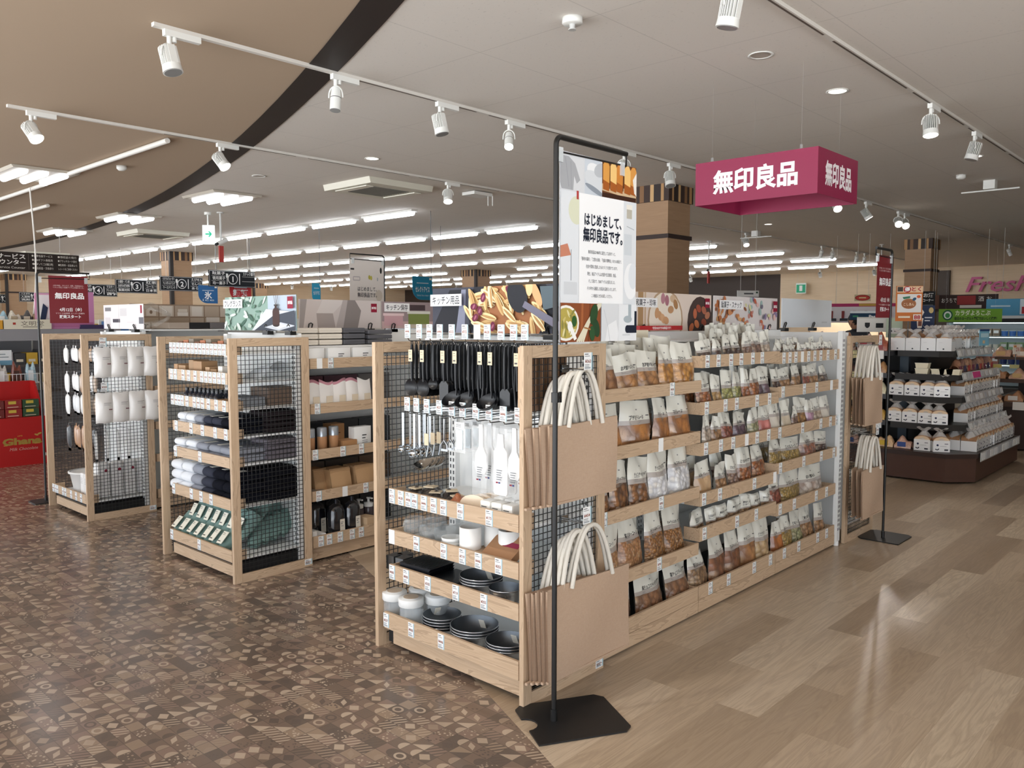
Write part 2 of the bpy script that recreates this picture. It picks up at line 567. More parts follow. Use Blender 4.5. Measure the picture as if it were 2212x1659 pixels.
column(8.75, 31.2, 'distant wood clad column below the service counter sign', .6)

# ------------------------------------------------------------------ fluorescent rows
def tube_lamp():
    t = thing('ceiling_lamp', '', 'lamp', (0, 0, CZ), group='fluorescent lamps in rows on the ceiling')
    b = MB(WHITE); b.box((-.06, 0, -.03), (.06, 1.2, -.001)); b.build('housing', t)
    g = MB(mat('#f3f8ff', emit=TUBE))
    g.tube([(0, .02, -.045), (0, .04, -.052), (0, 1.16, -.052), (0, 1.18, -.045)], [.02, .033, .033, .02], 10, flat=1., m=0)
    g.build('diffuser', t)
    return t
proto = tube_lamp(); used = False
ymin = [9.25, 9.1, 8.9, 8.6, 8.3, 8.1, 7.9]
for r in range(7):
    for k in range(16):
        y = ymin[r] + 1.42 * k
        if y > 30.5: break
        x = 7.9 + 2.56 * r
        if any(abs(x - cx - .3) < .5 and cy - 1.3 < y < cy + .7 for cx, cy in ((8.6, 18.7), (17.9, 18.1))): continue
        o = proto if not used else dup(proto); used = True
        o.location = (x, y, CZ)
        o['label'] = f'white tube lamp, {ORD[k]} from the near end of the {ORD[r]} row'

def panel_lamp(x, y, label):
    t = thing('panel_lamp', label, 'lamp', (x, y, CZ), group='three tube panel lamps on the ceiling')
    b = MB(mat('#b7afa2', .5))
    b.prism([(-.34, -.002), (-.32, -.03), (.32, -.03), (.34, -.002)], -.42, .42, 'y'); b.build('housing', t)
    for i in (-1, 0, 1):
        g = MB(mat('#f6f9ff', emit=5.)); g.tube([(i * .2, -.38, -.036), (i * .2, -.35, -.042), (i * .2, .35, -.042), (i * .2, .38, -.036)], [.02, .04, .04, .02], 10); g.build('tube', t)
for a in ((3.15, 10.1, 'three tube panel lamp on the beige ceiling near the white pipes'),
          (5.36, 10.1, 'three tube panel lamp just past the dark curved ceiling band'),
          (5.4, 13.1, 'second panel lamp along the dark curved ceiling band'),
          (5.42, 15.9, 'third panel lamp along the dark curved ceiling band'),
          (3.3, 17.2, 'three tube panel lamp above the service counter sign')): panel_lamp(*a)

# ------------------------------------------------------------------ tracks, pipes and small ceiling fittings
TRK = mat('#d8d4cd', .5)
def track(x0, x1, y, label, slot='#5b5048'):
    b = MB(TRK, mat(slot, .6)); b.box((x0, y - .017, CZ - .022), (x1, y + .017, CZ - .0005))
    p = x0 + 1.2
    while p < x1 - .2:
        e = min(p + 1.3, x1 - .1); b.box((p, y - .006, CZ - .0235), (e, y + .006, CZ - .022), 1); p = e + .14
    tag(b.build('lighting_track'), label, 'track', 'lighting tracks on the ceiling')
track(2.06, 9., 4.6, 'lighting track crossing the dark band above the shelf ends')
track(2.05, 25., 7.1, 'lighting track with few lamps behind the nearest long track')
track(2.2, 25., 1.95, 'lighting track above the open wood floor aisle')
track(8.6, 25., 4.1, 'lighting track running away behind the red hanging box sign')
def pipe(x, ya, yb, label):
    b = MB(TRK); b.tube([(x, ya, CZ - .03), (x, yb, CZ - .03)], .025, 8)
    tag(b.build('ceiling_pipe'), label, 'pipe')
pipe(3.37, 7.3, 9.7, 'white pipe on beige ceiling ending at the panel lamp')
pipe(3.43, 10.6, 15., 'white pipe on beige ceiling behind the panel lamp')
pipe(4.06, 12.5, 17., 'white pipe on beige ceiling nearest the dark band')
c = MB(TRK); cp = []
for i in range(25):
    s = i / 24; cp.append((3.38 + .04 * math.sin(s * 5), 11.0 + .05 * math.sin(s * 7), CZ - .03 - s * 1.95))
c.tube(cp, .009, 6); tag(c.build('power_cord'), 'white cord hanging down from the ceiling pipe', 'cord')

def spot(x, y, label, aim=(0, 0, -1), lit=False, kind='fin', power=1.):
    t = thing('track_spotlight', label, 'spotlight', (x, y, CZ - .022), group='white track spotlights')
    b = MB(WHITE); b.box((-.01, -.017, -.034), (.2, .017, 0)); b.build('adapter', t)
    k = MB(WHITE); k.cyl((.02, 0, -.034), (.02, 0, -.075), .013); k.cyl((.05, 0, -.034), (.05, 0, -.06), .013)
    k.build('stem', t)
    d = Vector(aim).normalized(); C0 = Vector((.02, 0, -.15)); sd = Vector((-.0, 0, 1)).cross(d)
    sd = sd.normalized() if sd.length > .05 else Vector((.7, -.7, 0))
    r = .05 if kind == 'fin' else .036
    yk = MB(WHITE)
    pts = []
    for i in range(13):
        a_ = PI * i / 12
        pts.append(C0 + sd * (-(r + .012) * math.cos(a_)) + Vector((0, 0, .075 * math.sin(a_) ** .7 if i not in (0, 12) else 0)))
    yk.tube(pts, .005, 6); yk.build('yoke', t)
    h = MB(WHITE)
    top = C0 - d * .06; mid = C0 + d * .045; end = C0 + d * .085
    if kind == 'fin':
        h.cyl(top, mid, r * .6, n=20, m=mat('#4a4c4e', .5))
        u, v = orient(d)
        for i in range(9):                      # cooling fins, thin plates across the body
            q = (i - 4) / 4.4
            hw = r * math.sqrt(max(.05, 1 - q * q))
            c_ = u * (q * r)
            tck = u * .0017
            P_ = [c_ + v * hw + top, c_ - v * hw + top, c_ - v * hw + mid, c_ + v * hw + mid]
            vs = [p + tck for p in P_] + [p - tck for p in P_]
            h.add(vs, [(0, 1, 2, 3), (7, 6, 5, 4), (0, 4, 5, 1), (1, 5, 6, 2), (2, 6, 7, 3), (3, 7, 4, 0)])
        h.cyl(mid, end, r * 1.02, r * 1.1, 24)
    else:
        h.cyl(top, C0, r * .85, r, 20); h.cyl(C0 + d * .004, end, r, r, 20)
        h.cyl(C0 + d * .0, C0 + d * .004, r * 1.005, n=20, m=mat('#333333'))
    h.build('lamp_head', t)
    g = MB(mat('#fff6ea', emit=14.) if lit else mat('#8c8c8c', .2))
    g.cyl(end, end + d * .003, r * .95, n=24); g.build('lens', t)
    if lit:
        L = bpy.data.lights.new('spot_glow', 'SPOT'); L.energy = SPOT_W * power; L.spot_size = 1.0; L.spot_blend = .6; L.color = (1, .93, .84)
        L.shadow_soft_size = .05
        o = bpy.data.objects.new('spot_glow', L); COL.objects.link(o); o.parent = t
        o.location = end + d * .03; o.rotation_euler = d.to_track_quat('-Z', 'Y').to_euler()
spot(2.13, 4.6, 'large finned white spotlight at the end of the nearest track, unlit', (.1, -.25, -1))
spot(3.24, 4.6, 'slim white unlit spotlight hanging over the dark ceiling band', (-.15, -.1, -1), kind='cyl')
spot(4.16, 4.6, 'finned unlit spotlight between the two slim ones on the nearest track', (.1, -.2, -1))
spot(4.91, 4.6, 'slim lit spotlight on the nearest track, left of the tall banner', (-.55, -.5, -1), True, 'cyl')
spot(6.51, 4.6, 'lit spotlight just behind the top corner of the tall banner', (-.6, -.5, -1), True)
spot(7.32, 4.6, 'finned unlit spotlight beside the striped column capital', (-.2, -.25, -1))
spot(2.19, 7.1, 'lit spotlight at the end of the second track over the beige ceiling', (.35, -.7, -1), True)
spot(3.74, 7.1, 'lit spotlight on the second track beside the dark band', (.35, -.75, -1), True)
spot(6.55, 7.1, 'lit finned spotlight in front of the long air conditioner unit', (-.3, -.35, -1), True)
spot(13.89, 7.1, 'lit spotlight below the red hanging box sign', (-.5, -.5, -1), True)
spot(17.3, 7.1, 'unlit spotlight first of the far cluster on the second track', (.4, .4, -1), kind='cyl')
spot(17.9, 7.1, 'unlit spotlight second of the far cluster on the second track', (.5, .4, -1), kind='cyl')
spot(19.3, 7.1, 'unlit spotlight third of the far cluster on the second track', (.5, .4, -1), kind='cyl')
spot(19.8, 7.1, 'unlit spotlight farthest of the far cluster on the second track', (.5, .4, -1), kind='cyl')
spot(3.6, 1.95, 'large finned spotlight cut by the top edge of the picture', (.0, .2, -1))
spot(6.68, 1.95, 'lit finned spotlight on the track above the open aisle', (-.15, -.1, -1), True, power=1.6)
spot(7.9, 1.95, 'unlit finned spotlight second along the open aisle track', (-.1, .25, -1))
spot(10.4, 4.1, 'round bright spotlight directly under the red box sign', (-.9, -.75, -1), True, power=2.5)
spot(11.42, 4.1, 'bright spotlight turned aside, next to the red box sign', (.35, -.55, -1), True)
spot(12.72, 4.1, 'bright spotlight, front one of the close pair over the bread', (-1.2, -.6, -.8), True, power=3.)
spot(13.0, 4.1, 'bright spotlight, rear one of the close pair over the bread', (-1.3, -.9, -1), True, power=3.)
spot(19.6, 4.1, 'unlit spotlight at the far end of the bread track', (.5, -.4, -1), kind='cyl')

track(-.6, 2.25, 2.6, 'added unseen lighting track overhead beyond the top edge of the picture')  # unseen track and spotlights below, added for the bright spots on the shelves
spot(.6, 2.6, 'added unseen spotlight overhead brightening the kitchen tools', (1.7, -.3, -2.1), True, power=3.)
spot(1.9, 2.6, 'added unseen spotlight overhead brightening the bay of bottles and paper bags', (1.2, 1.55, -2.05), True, power=2.5)

def downlight(x, y, label, lit=True):
    t = thing('downlight', label, 'downlight', (x, y, CZ), group='round recessed downlights')
    b = MB(WHITE); b.lathe([(.075, -.001), (.078, -.005), (.062, -.006), (.06, -.001)], n=28); b.build('rim', t)
    g = MB(mat('#fff3e4', emit=5.) if lit else mat('#b3aaa0', .4)); g.cyl((0, 0, -.003), (0, 0, -.001), .06, n=28); g.build('lens', t)
    if lit:
        L = bpy.data.lights.new('downlight_glow', 'SPOT'); L.energy = DOWN_W; L.spot_size = 1.9; L.spot_blend = .5; L.color = (1, .92, .82); L.shadow_soft_size = .06
        o = bpy.data.objects.new('downlight_glow', L); COL.objects.link(o); o.parent = t; o.location = (0, 0, -.02)
downlight(5.19, 6.72, 'lit downlight above the air conditioner unit')
downlight(5.96, 2.36, 'lit downlight above the open aisle, in front of the red box sign')
downlight(9.18, 2.25, 'lit downlight under the finned spotlight at the picture edge')
downlight(4.93, 8.44, 'unlit downlight left of the air conditioner unit', False)
downlight(4.85, 2.4, 'large unlit ceiling downlight nearest the track over the aisle', False)
downlight(13.07, 6.27, 'lit small downlight far behind the red box sign')
downlight(9.79, 13.9, 'unlit downlight between the first two tube rows', False)

t = thing('smoke_detector', 'white heat detector on the ceiling above the tall banner', 'detector', (3.58, 2.87, CZ))
b = MB(WHITE); b.lathe([(0, 0), (.055, 0), (.056, -.028), (.05, -.034), (0, -.034)], n=28); b.build('base', t)
b = MB(mat('#bdbdbb', .5)); b.cyl((0, 0, -.034), (0, 0, -.06), .017, .014); b.cyl((0, 0, -.06), (0, 0, -.064), .022); b.build('sensor', t)
for x, y, l in ((3.64, 8.97, 'small round detector on the beige ceiling'), (10.23, 2.64, 'small white ceiling sensor by the picture edge')):
    b = MB(WHITE); b.lathe([(0, 0), (.05, 0), (.05, -.03), (.03, -.05), (0, -.05)], n=20)
    tag(b.build('smoke_detector', None, (x, y, CZ)), l, 'detector')
for x, y, l in ((10.86, 2.49, 'white bracket antenna on the ceiling by the picture edge'), (13.9, 6.9, 'white bracket antenna behind the lit far spotlights')):
    t = thing('ceiling_antenna', l, 'antenna', (x, y, CZ))
    b = MB(WHITE); b.box((-.06, -.06, -.1), (.06, .06, 0)); b.build('mount', t)
    b = MB(WHITE); b.box((-.01, -.3, -.12), (.01, .3, -.105)); b.build('arm', t)
b = MB(mat('#b0a395', .9), mat('#8e8375', .9)); b.box((.9, 5.6, CZ - .004), (1.58, 6.35, CZ - .0005), 1); b.box((.93, 5.63, CZ - .0055), (1.55, 6.32, CZ - .004), 0)
tag(b.build('ceiling_hatch'), 'framed access panel in the beige ceiling', 'hatch')

def air_con(x, y, label):
    t = thing('air_conditioner', label, 'air conditioner', (x, y, CZ), group='ceiling air conditioners')
    b = MB(mat('#d6d2c4', .5)); b.prism([(-.48, -.001), (-.46, -.07), (.46, -.07), (.48, -.001)], -.45, .45, 'y'); b.build('casing', t)
    g = MB(mat('#8b8a84', .6)); g.box((-.26, -.26, -.074), (.26, .26, -.07))
    for i in range(12): g.box((-.26, -.25 + i * .045, -.077), (.26, -.24 + i * .045, -.074), mat('#77766f', .6))
    g.build('grille', t)
    for s in (-1, 1):
        f = MB(mat('#e3dfd2', .5)); f.box((s * .36 - .05, -.3, -.085), (s * .36 + .05, .3, -.075)); f.build('flap', t)
air_con(6.25, 7.98, 'large air conditioner unit behind the nearest track')
air_con(6.65, 15.1, 'air conditioner unit behind the three tube panel lamps')
air_con(6.8, 21.5, 'far air conditioner unit above the service counter sign')
for x, y, l in ((10.8, 23.5, 'small white ceiling unit between tube rows above aisle one'),):
    b = MB(WHITE); b.box((-.3, -.4, -.07), (.3, .4, 0)); tag(b.build('air_vent', None, (x, y, CZ)), l, 'vent')
t = thing('access_point', 'white wireless antenna box behind the lit finned spotlight', 'antenna', (7.4, 7.45, CZ))
b = MB(WHITE); b.box((-.16, -.11, -.05), (.16, .11, -.012)); b.build('box', t)
for i in (-1, 1):
    b = MB(WHITE); b.cyl((.12 + i * .02, -.11 - .02 * i, -.05), (.12 + i * .02, -.11 - .02 * i, -.17), .006, n=8); b.build('antenna_rod', t)
# exit sign and cameras on poles
t = thing('exit_sign', 'white hanging sign with a green arrow', 'sign', (6.0, 11.75, 0))
b = MB(WHITE); b.cyl((0, 0, 2.9), (0, 0, CZ - .001), .012); b.cyl((0, 0, 3.06), (0, 0, CZ - .001), .05, n=16); b.build('stem', t)
b = board('face', .17, .28, [('l', [(.04, .15), (.125, .15)], .022, '#16a07a'), ('l', [(.09, .19), (.13, .15), (.09, .11)], .02, '#16a07a')], '#eaf6f2', .04, .001, t, (-.1, -.02, 2.62), -.75,
          matf=lambda h: mat(h, .5, emit=.9))
def cctv(x, y, z, label, red=True):
    t = thing('security_camera', label, 'camera', (x, y, 0), group='security cameras on ceiling poles')
    b = MB(mat('#c9c9c6', .4)); b.cyl((0, 0, z), (0, 0, CZ - .001), .014); b.cyl((0, 0, CZ - .02), (0, 0, CZ - .001), .05); b.build('pole', t)
    b = MB(WHITE); b.cyl((.1, .02, z + .04), (-.06, -.02, z - .03), .032); b.cyl((-.06, -.02, z - .03), (-.1, -.03, z - .05), .02, m=BLACK); b.build('camera_body', t)
    if red:
        b = MB(mat('#b03a34', .5)); b.box((-.035, -.012, z - .3), (.035, .012, z - .06)); b.build('tag', t)
cctv(6.12, 11.6, 2.66, 'security camera with red tag on a pole near the green arrow sign')
cctv(14.9, 8.4, 2.55, 'security camera with red tag above the far tube lamps by the column')
cctv(18.0, 6.1, 2.5, 'security camera with red tag in front of the pale back wall')


# ================================================================== shop shelving
_tag = {}
def price_tag(parent, x, y, z, price, blank=False, wide=.0385, hgt=.062, name='price_tag', rz=0.):
    """lower centre at x, z on a board whose face is at y (local, facing -y)"""
    k = (price, blank, wide)
    if k not in _tag:
        W_, H_ = wide, hgt
        if blank: sh = []
        else:
            sh = [('r', W_ * .88, 0, W_ * .12, H_, '#9fc3cf'), ('r', .003, H_ - .008, W_ * .45, .003, '#555555'), ('r', .003, H_ - .015, W_ * .62, .0025, '#8a8a8a'),
                  ('t', '¥' + price, W_ * .46, H_ * .5, H_ * .24, '#8a4a34', dict(width=W_ * .74, bold=.02)),
                  ('r', .003, H_ * .27, W_ * .55, .0022, '#7a7a7a'), ('r', .003, .004, W_ * .7, .006, '#a9aeb2'), ('r', .003, .012, W_ * .5, .002, '#909090')]
        o = board(name, W_, H_, sh, '#f1f3f3', .0012, .00015, parent, (x - W_ / 2, y - .0016, z), rz)
        _tag[k] = o
        return o
    o = dup(_tag[k], (x - wide / 2, y - .0016, z), rz, parent=parent); o.name = name
    return o


PR = ['446', '355', '628', '719', '264', '173', '900', '1255', '537', '454', '90', '1171']
def wire_panel(parent, x0, x1, z0, z1, y=0., pitch=.025, axis='x', name='wire_mesh'):
    b = MB(WIRE); r = .0014
    def bx(a0, a1, c0, c1, off):
        if axis == 'x': b.box((a0, y + off - r, c0), (a1, y + off + r, c1))
        else: b.box((y + off - r, a0, c0), (y + off + r, a1, c1))
    n = round((x1 - x0) / pitch); m = round((z1 - z0) / pitch)
    for i in range(n + 1):
        p = x0 + (x1 - x0) * i / n; bx(p - r, p + r, z0, z1, -r)
    for j in range(m + 1):
        p = z0 + (z1 - z0) * j / m; bx(x0, x1, p - r, p + r, r)
    return b.build(name, parent)


def shelf_tray(parent, x0, x1, zb, zt, y0=0., depth=.4, tags=(), blank=(), name='tray'):
    """wood front board on a white shelf; tags are x positions of price tags"""
    b = MB(WOOD['x']); b.box((x0, y0, zb), (x1, y0 + .012, zt)); 
    b.box((x0, y0 + .012, zb), (x0 + .008, y0 + .09, zt - .004)); b.box((x1 - .008, y0 + .012, zb), (x1, y0 + .09, zt - .004))
    o = b.build(name, parent)
    s = MB(WHITEM); s.box((x0 + .001, y0 + .013, zb + .001), (x1 - .001, y0 + depth, zb + .012)); s.build('shelf_board', o)
    for i, tx in enumerate(tags):
        price_tag(o, tx, y0, zb + (zt - zb) / 2 - .031, rnd.choice(PR), blank=i in blank)
    return o


def upright(parent, x, y, h=1.4, w=.045):
    b = MB(WHITEM); b.box((x - w / 2, y - .015, .03), (x + w / 2, y + .015, h))
    z = .1
    while z < h - .05:
        for s in (-1, 1): b.box((x + s * w * .22 - .004, y - .0156, z), (x + s * w * .22 + .004, y - .0151, z + .017), mat('#3f4346'))
        z += .03
    b.cyl((x, y, 0), (x, y, .03), .018, n=12)
    return b.build('upright', parent)


def side_frame(parent, x, t=.022, D=.505, z0=0., zt=1.367, tagged=False):
    f = bpy.data.objects.new('side_frame', None); COL.objects.link(f); f.parent = parent; f.empty_display_size = .05
    for y in (0, D - .048):
        b = MB(WOOD['z']); b.box((x, y, z0), (x + t, y + .048, zt)); b.build('post', f, bevel=.0015)
    for z, e in ((z0, .05), (zt - .046, zt)):
        b = MB(WOOD['y']); b.box((x + .0005, .0485, z), (x + t - .0005, D - .0485, e)); b.build('rail', f)
    wire_panel(f, .05, D - .05, z0 + .052, zt - .048, x + t / 2, axis='y')
    if tagged:
        c = price_tag(f, 0, 0, 0, '2656', wide=.05, hgt=.034, name='price_tag', rz=PI / 2)
        c.location = (x + t + .0016, D - .055, .012)
    return f


def end_unit(loc, label, W_, trays, D=.505, tags=True, rz=FX):
    t = thing('end_shelf_unit', label, 'shelf unit', loc, rz, 'oak end shelf units with wire sides')
    side_frame(t, 0.); side_frame(t, W_ - .022, tagged=True)
    b = MB(WHITEM); b.box((.03, D - .045, .09), (W_ - .03, D - .03, 1.39)); b.build('back_panel', t)
    upright(t, .05, D - .06, 1.38); upright(t, W_ - .05, D - .06, 1.38)
    b = MB(WOOD['x']); b.box((.09, .03, .025), (W_ - .03, .045, .088)); b.build('kick_board', t)
    b = MB(mat('#1c1c1d', .7)); b.box((.04, .046, .02), (W_ - .04, D - .05, .105)); b.build('plinth', t)
    for tr in trays:
        zt, zb, x0, tg, bl = tr
        shelf_tray(t, x0, W_ - .026, zb, zt, 0., D - .06, tg, bl)
    return t


def bay(x, y, W_, levels, label, group=None, depth=.38, rz=0., right_up=False):
    """a run of plain shelves facing -y; levels = [(z bottom, z top, tag xs)]"""
    t = thing('shelf_bay', label, 'shelf unit', (x, y, 0), rz, group)
    b = MB(WHITEM); b.box((0, depth + .02, .1), (W_, depth + .035, 1.405)); b.build('back_panel', t)
    b = MB(WOOD['x']); b.box((.002, .03, .012), (W_ - .002, .045, .085)); b.build('kick_board', t)
    b = MB(mat('#1c1c1d', .7)); b.box((.002, .05, .012), (W_ - .002, depth, .1)); b.build('plinth', t)
    for zb, zt, tg, bl in levels: shelf_tray(t, .004, W_ - .004, zb, zt, 0., depth, tg, bl)
    upright(t, .0225, depth, 1.405) if not right_up else None
    if right_up: upright(t, W_ + .025, 0.0, 1.4, .045)
    return t


# front shelf unit with kitchen tools (Y 2.0 .. 2.895), then the snack bays behind it
def yl(y): return 2.897 - y              # world y -> local x of the front unit
U1 = end_unit((2.222, 2.897, 0), 'oak end shelf unit of kitchen tools behind the tall white banner', .897, [
    (.734, .669, .108, [.13, .19, .24, .28, .34, .40, .46, .56, .72], ()),
    (.553, .489, .105, [.125, .29, .46, .57, .66, .77], (0,)),
    (.396, .331, .103, [.125, .22, .36, .53, .69], ()),
    (.174, .1, .066, [.08, .25, .44], ())])
def lvl(*rows): return list(rows)
B1 = bay(2.735, 2.03, .82, [(1.116, 1.172, [.55], ()), (.865, .923, [.46], (0,)), (.593, .649, [.03, .47], ()), (.308, .366, [.46], ()), (.075, .145, [.1], ())],
         'nearest snack shelf bay beside the wire panel with tote bags', 'snack shelf bays')
B2 = bay(3.555, 2.03, .86, [(1.231, 1.293, [.05, .16, .29, .4, .53, .64], ()), (1.0, 1.063, [.05, .24, .36, .59, .74], ()), (.797, .861, [.05, .2, .33, .48, .6, .74], (3,)),
                            (.545, .61, [.04, .2, .58, .83], (3,)), (.368, .436, [.05, .39, .61], ()), (.075, .14, [.12, .31, .6, .8], ())],
         'middle snack shelf bay with purple and green snack packs', 'snack shelf bays')
B3 = bay(4.415, 2.03, .87, [(1.22, 1.284, [.05, .13, .21, .3, .39, .48, .57, .68, .8], (3,)), (1.028, 1.09, [.05, .34, .52, .75], (3,)), (.796, .859, [.02, .33, .6, .75, .85], ()),
                            (.59, .652, [.04, .36, .62, .82], ()), (.345, .415, [.05, .24, .56, .72], ()), (.075, .14, [.12, .32, .6, .74], ())],
         'farthest snack shelf bay beside the white slotted upright', 'snack shelf bays', right_up=True)
for t_, W_ in ((B1, .82), (B2, .86), (B3, .87)):
    b = MB(WOOD['x']); b.box((.002, -.001, .012), (W_ - .002, .028, .074)); b.build('base_front', t_)
# rear face of the same run, and the unit at its far end, turned the other way
U4 = thing('end_shelf_unit', 'oak end unit with wire side beyond the snack bays', 'shelf unit', (5.9, 2.0, 0), PI / 2, 'oak end shelf units with wire sides')
side_frame(U4, 0., D=.52); side_frame(U4, .875, D=.52)
b = MB(WHITEM); b.box((.03, .475, .09), (.87, .49, 1.39)); b.build('back_panel', U4)
for z in (.1, .4, .7, 1.0): shelf_tray(U4, .026, .87, z, z + .065, 0., .44)
b = MB(WHITEM); b.box((0, 0, .03), (2.55, .02, 1.4)); 
tag(b.build('back_panel', None, (2.76, 2.47, 0)), 'white back panel of the snack shelf run', 'panel')

U2 = end_unit((2.222, 5.052, 0), 'oak end shelf unit with folded towels and green slippers', .897, [
    (1.335, 1.273, .19, [.2 + .046 * i for i in range(15)], ()),
    (1.177, 1.113, .155, [.2, .25, .35, .42, .5, .58, .63, .68, .73, .78, .83], ()),
    (1.022, .962, .19, [.2, .25, .29, .33, .39, .48, .53, .58, .65, .74, .83], ()),
    (.864, .806, .195, [.24, .43, .57, .72, .84], ()),
    (.707, .649, .2, [.22, .53], ()),
    (.475, .413, .158, [.18, .41, .53, .65], ()),
    (.184, .12, .12, [.135, .49], ())])
B4 = bay(2.745, 4.18, .84, [(1.178, 1.239, [.07, .15], (0,)), (.907, .967, [.05], ()), (.63, .69, [.03, .23, .37], ()), (.377, .438, [.05, .24, .4], (1,)), (.093, .162, [.06, .12, .2, .29, .36], ())],
         'shelf bay of bottles and paper bags between two end units', 'household shelf bays')
B5 = bay(3.59, 4.18, .86, [(1.178, 1.239, [], ()), (.907, .967, [], ()), (.63, .69, [], ()), (.377, .438, [], ()), (.093, .162, [], ())],
         'shelf bay hidden behind the kitchen tool unit', 'household shelf bays')
b = MB(WHITEM); b.box((0, 0, .03), (1.7, .02, 1.4)); tag(b.build('back_panel', None, (2.76, 4.62, 0)), 'white back panel of the second shelf run', 'panel')
U3 = end_unit((2.222, 7.1, 0), 'oak end shelf unit with white pouches hung on its wire side', .82, [(.192, .127, .1, [.12, .17, .21, .33, .38, .5, .6, .7], ())])
b = MB(WHITEM); b.box((0, 0, .03), (2.6, .02, 1.4)); tag(b.build('back_panel', None, (2.76, 6.75, 0)), 'white back panel of the third shelf run', 'panel')
B6 = bay(2.745, 6.3, .84, [(1.178, 1.239, [], ()), (.907, .967, [], ()), (.63, .69, [], ()), (.377, .438, [], ()), (.093, .162, [], ())],
         'shelf bay behind the unit with hanging white pouches', 'household shelf bays')

# ------------------------------------------------------------------ pictures standing on top of the shelving
def clip_foot(parent, x):
    b = MB(BLACK); b.box((x - .03, -.02, -.025), (x + .03, .02, -.003)); b.tube([(x - .012, 0, -.003), (x - .014, -.012, .03), (x, -.014, .036), (x + .014, -.012, .03), (x + .012, 0, -.003)], .004, 6)
    b.build('clip', parent)
def poster(label, W_, H_, shapes, base, loc, rz=0., clips=(.12, .85), back='#e8eaec', name='shelf_poster', group='pictures standing on the shelving'):
    o = board(name, W_, H_, shapes, base, .004, .0002, None, loc, rz, back)
    tag(o, label, 'poster', group)
    for c_ in clips: clip_foot(o, W_ * c_)
    return o
LOGO = '#8f1f38'
def logo(x, y, w, h): return [('r', x, y, w, h, LOGO), ('t', '無印良品', x + w / 2, y + h / 2, h * .28, '#ffffff', dict(width=w * .8, bold=.03))]
def head(txt, x, y, w, h, th): return [('r', x, y, w, h, '#efeff0'), ('t', txt, x + w / 2, y + h / 2, th, '#2b3038', dict(width=w * .86, bold=.012))]
r = random.Random(3)
# pan of pasta
sh = [('r', 0, 0, .83, .21, '#3e404c'), ('p', [(.0, .02), (.12, .2), (.2, .2), (.16, 0), (0, 0)], '#1d1e26'), ('p', [(.16, 0), (.2, .2), (.23, .2), (.22, 0)], '#7f8396'), ('e', .5, .1, .26, .2, '#23242b'), ('e', .49, .08, .22, .16, '#a06a45')]
for i in range(46):
    x, y, a = r.uniform(.25, .7), r.uniform(-.0, .2), r.uniform(-.6, 1.2) - 1.0
    if ((x - .47) / .24) ** 2 + ((y - .09) / .14) ** 2 > 1: continue
    c_ = r.choice(['#e9d3a0', '#dfc28a', '#f0dfb4', '#cfae78'])
    sh.append(('e', x, y, .055, .014, c_, a)); sh.append(('e', x + .006, y - .004, .045, .006, '#b98f5c', a))
for x, y in ((.3, .12), (.36, .16), (.31, .07), (.42, .03), (.52, .19), (.34, .1)): sh.append(('e', x, y, .022, .015, '#6d2340', r.uniform(0, 3))); sh.append(('e', x, y, .012, .005, '#a8647a', 1.))
sh += [('e', .57, .16, .055, .075, '#23252c', .5), ('p', [(.6, .115), (.83, .0), (.83, .04), (.615, .14)], '#757384'), ('p', [(.7, .2), (.83, .2), (.83, .12), (.72, .1)], '#55636b'), ('e', .68, .17, .02, .06, '#d8a777', .5), ('e', .64, .2, .02, .04, '#e6c392')]
sh += head('キッチン用品', .008, .125, .215, .055, .04)
poster('picture of a pan of pasta with a spatula above the kitchen tools', .83, .21, sh, '#3e404c', (2.65, 2.975, 1.405), FX, (.3, .9))
# snacks
sh = [('r', 0, 0, .83, .21, '#dfd0c4'), ('r', .06, 0, .05, .21, '#a98862'), ('r', .12, 0, .015, .21, '#c4a98a'), ('e', .33, .06, .18, .17, '#b69a7c'), ('e', .33, .063, .165, .155, '#e6dccd'), ('e', .7, .05, .14, .15, '#4a3b38')]
for x, y, c_ in ((.3, .18, '#b5828c'), (.34, .17, '#a8727e'), (.4, .18, '#cdb193'), (.43, .15, '#a77d55'), (.38, .12, '#b98f68'), (.24, .1, '#c69a72'), (.27, .085, '#c69a72'), (.3, .07, '#d0a67e'), (.33, .06, '#c69a72'),
                 (.64, .1, '#b5674a'), (.68, .13, '#9c4f3c'), (.74, .12, '#a5654e'), (.66, .04, '#c97b52'), (.74, .05, '#8f4a38'), (.78, .09, '#b1755a'), (.6, .02, '#b76a47')): sh.append(('e', x, y, .03, .021, c_, r.uniform(0, 3)))
sh += head('和菓子・珍味', .02, .13, .22, .05, .036) + logo(.75, .135, .055, .055)
poster('picture of rice crackers on round plates, right of the tall banner', .83, .21, sh, '#dfd0c4', (3.58, 2.465, 1.405))
sh = [('r', 0, 0, .86, .21, '#d9d3d2')]
for i in range(70):
    x, y = r.uniform(.02, .84), r.uniform(.01, .2)
    c_ = r.choice(['#c96f4e', '#b55f48', '#6d6a7c', '#8f7fa0', '#e0b9b4', '#d3cfa0', '#9fb7b4', '#c0887c'] if x > .4 else ['#c98a5e', '#b8734a', '#d8a878', '#8d5a3f'])
    sh.append(('e', x, y, r.uniform(.012, .026), r.uniform(.01, .018), c_, r.uniform(0, 3)))
sh += head('駄菓子・スナック', .045, .13, .3, .055, .04) + logo(.77, .12, .06, .07)
poster('picture of scattered colourful sweets on pale ground', .86, .21, sh, '#d9d3d2', (4.44, 2.465, 1.405))
poster('plain white poster back seen at the far end of the snack run', .86, .2, [('r', .68, .03, .1, .012, '#cdd2d6')], '#dfe5ea', (5.36, 2.46, 1.42), 0., (.05, .6))
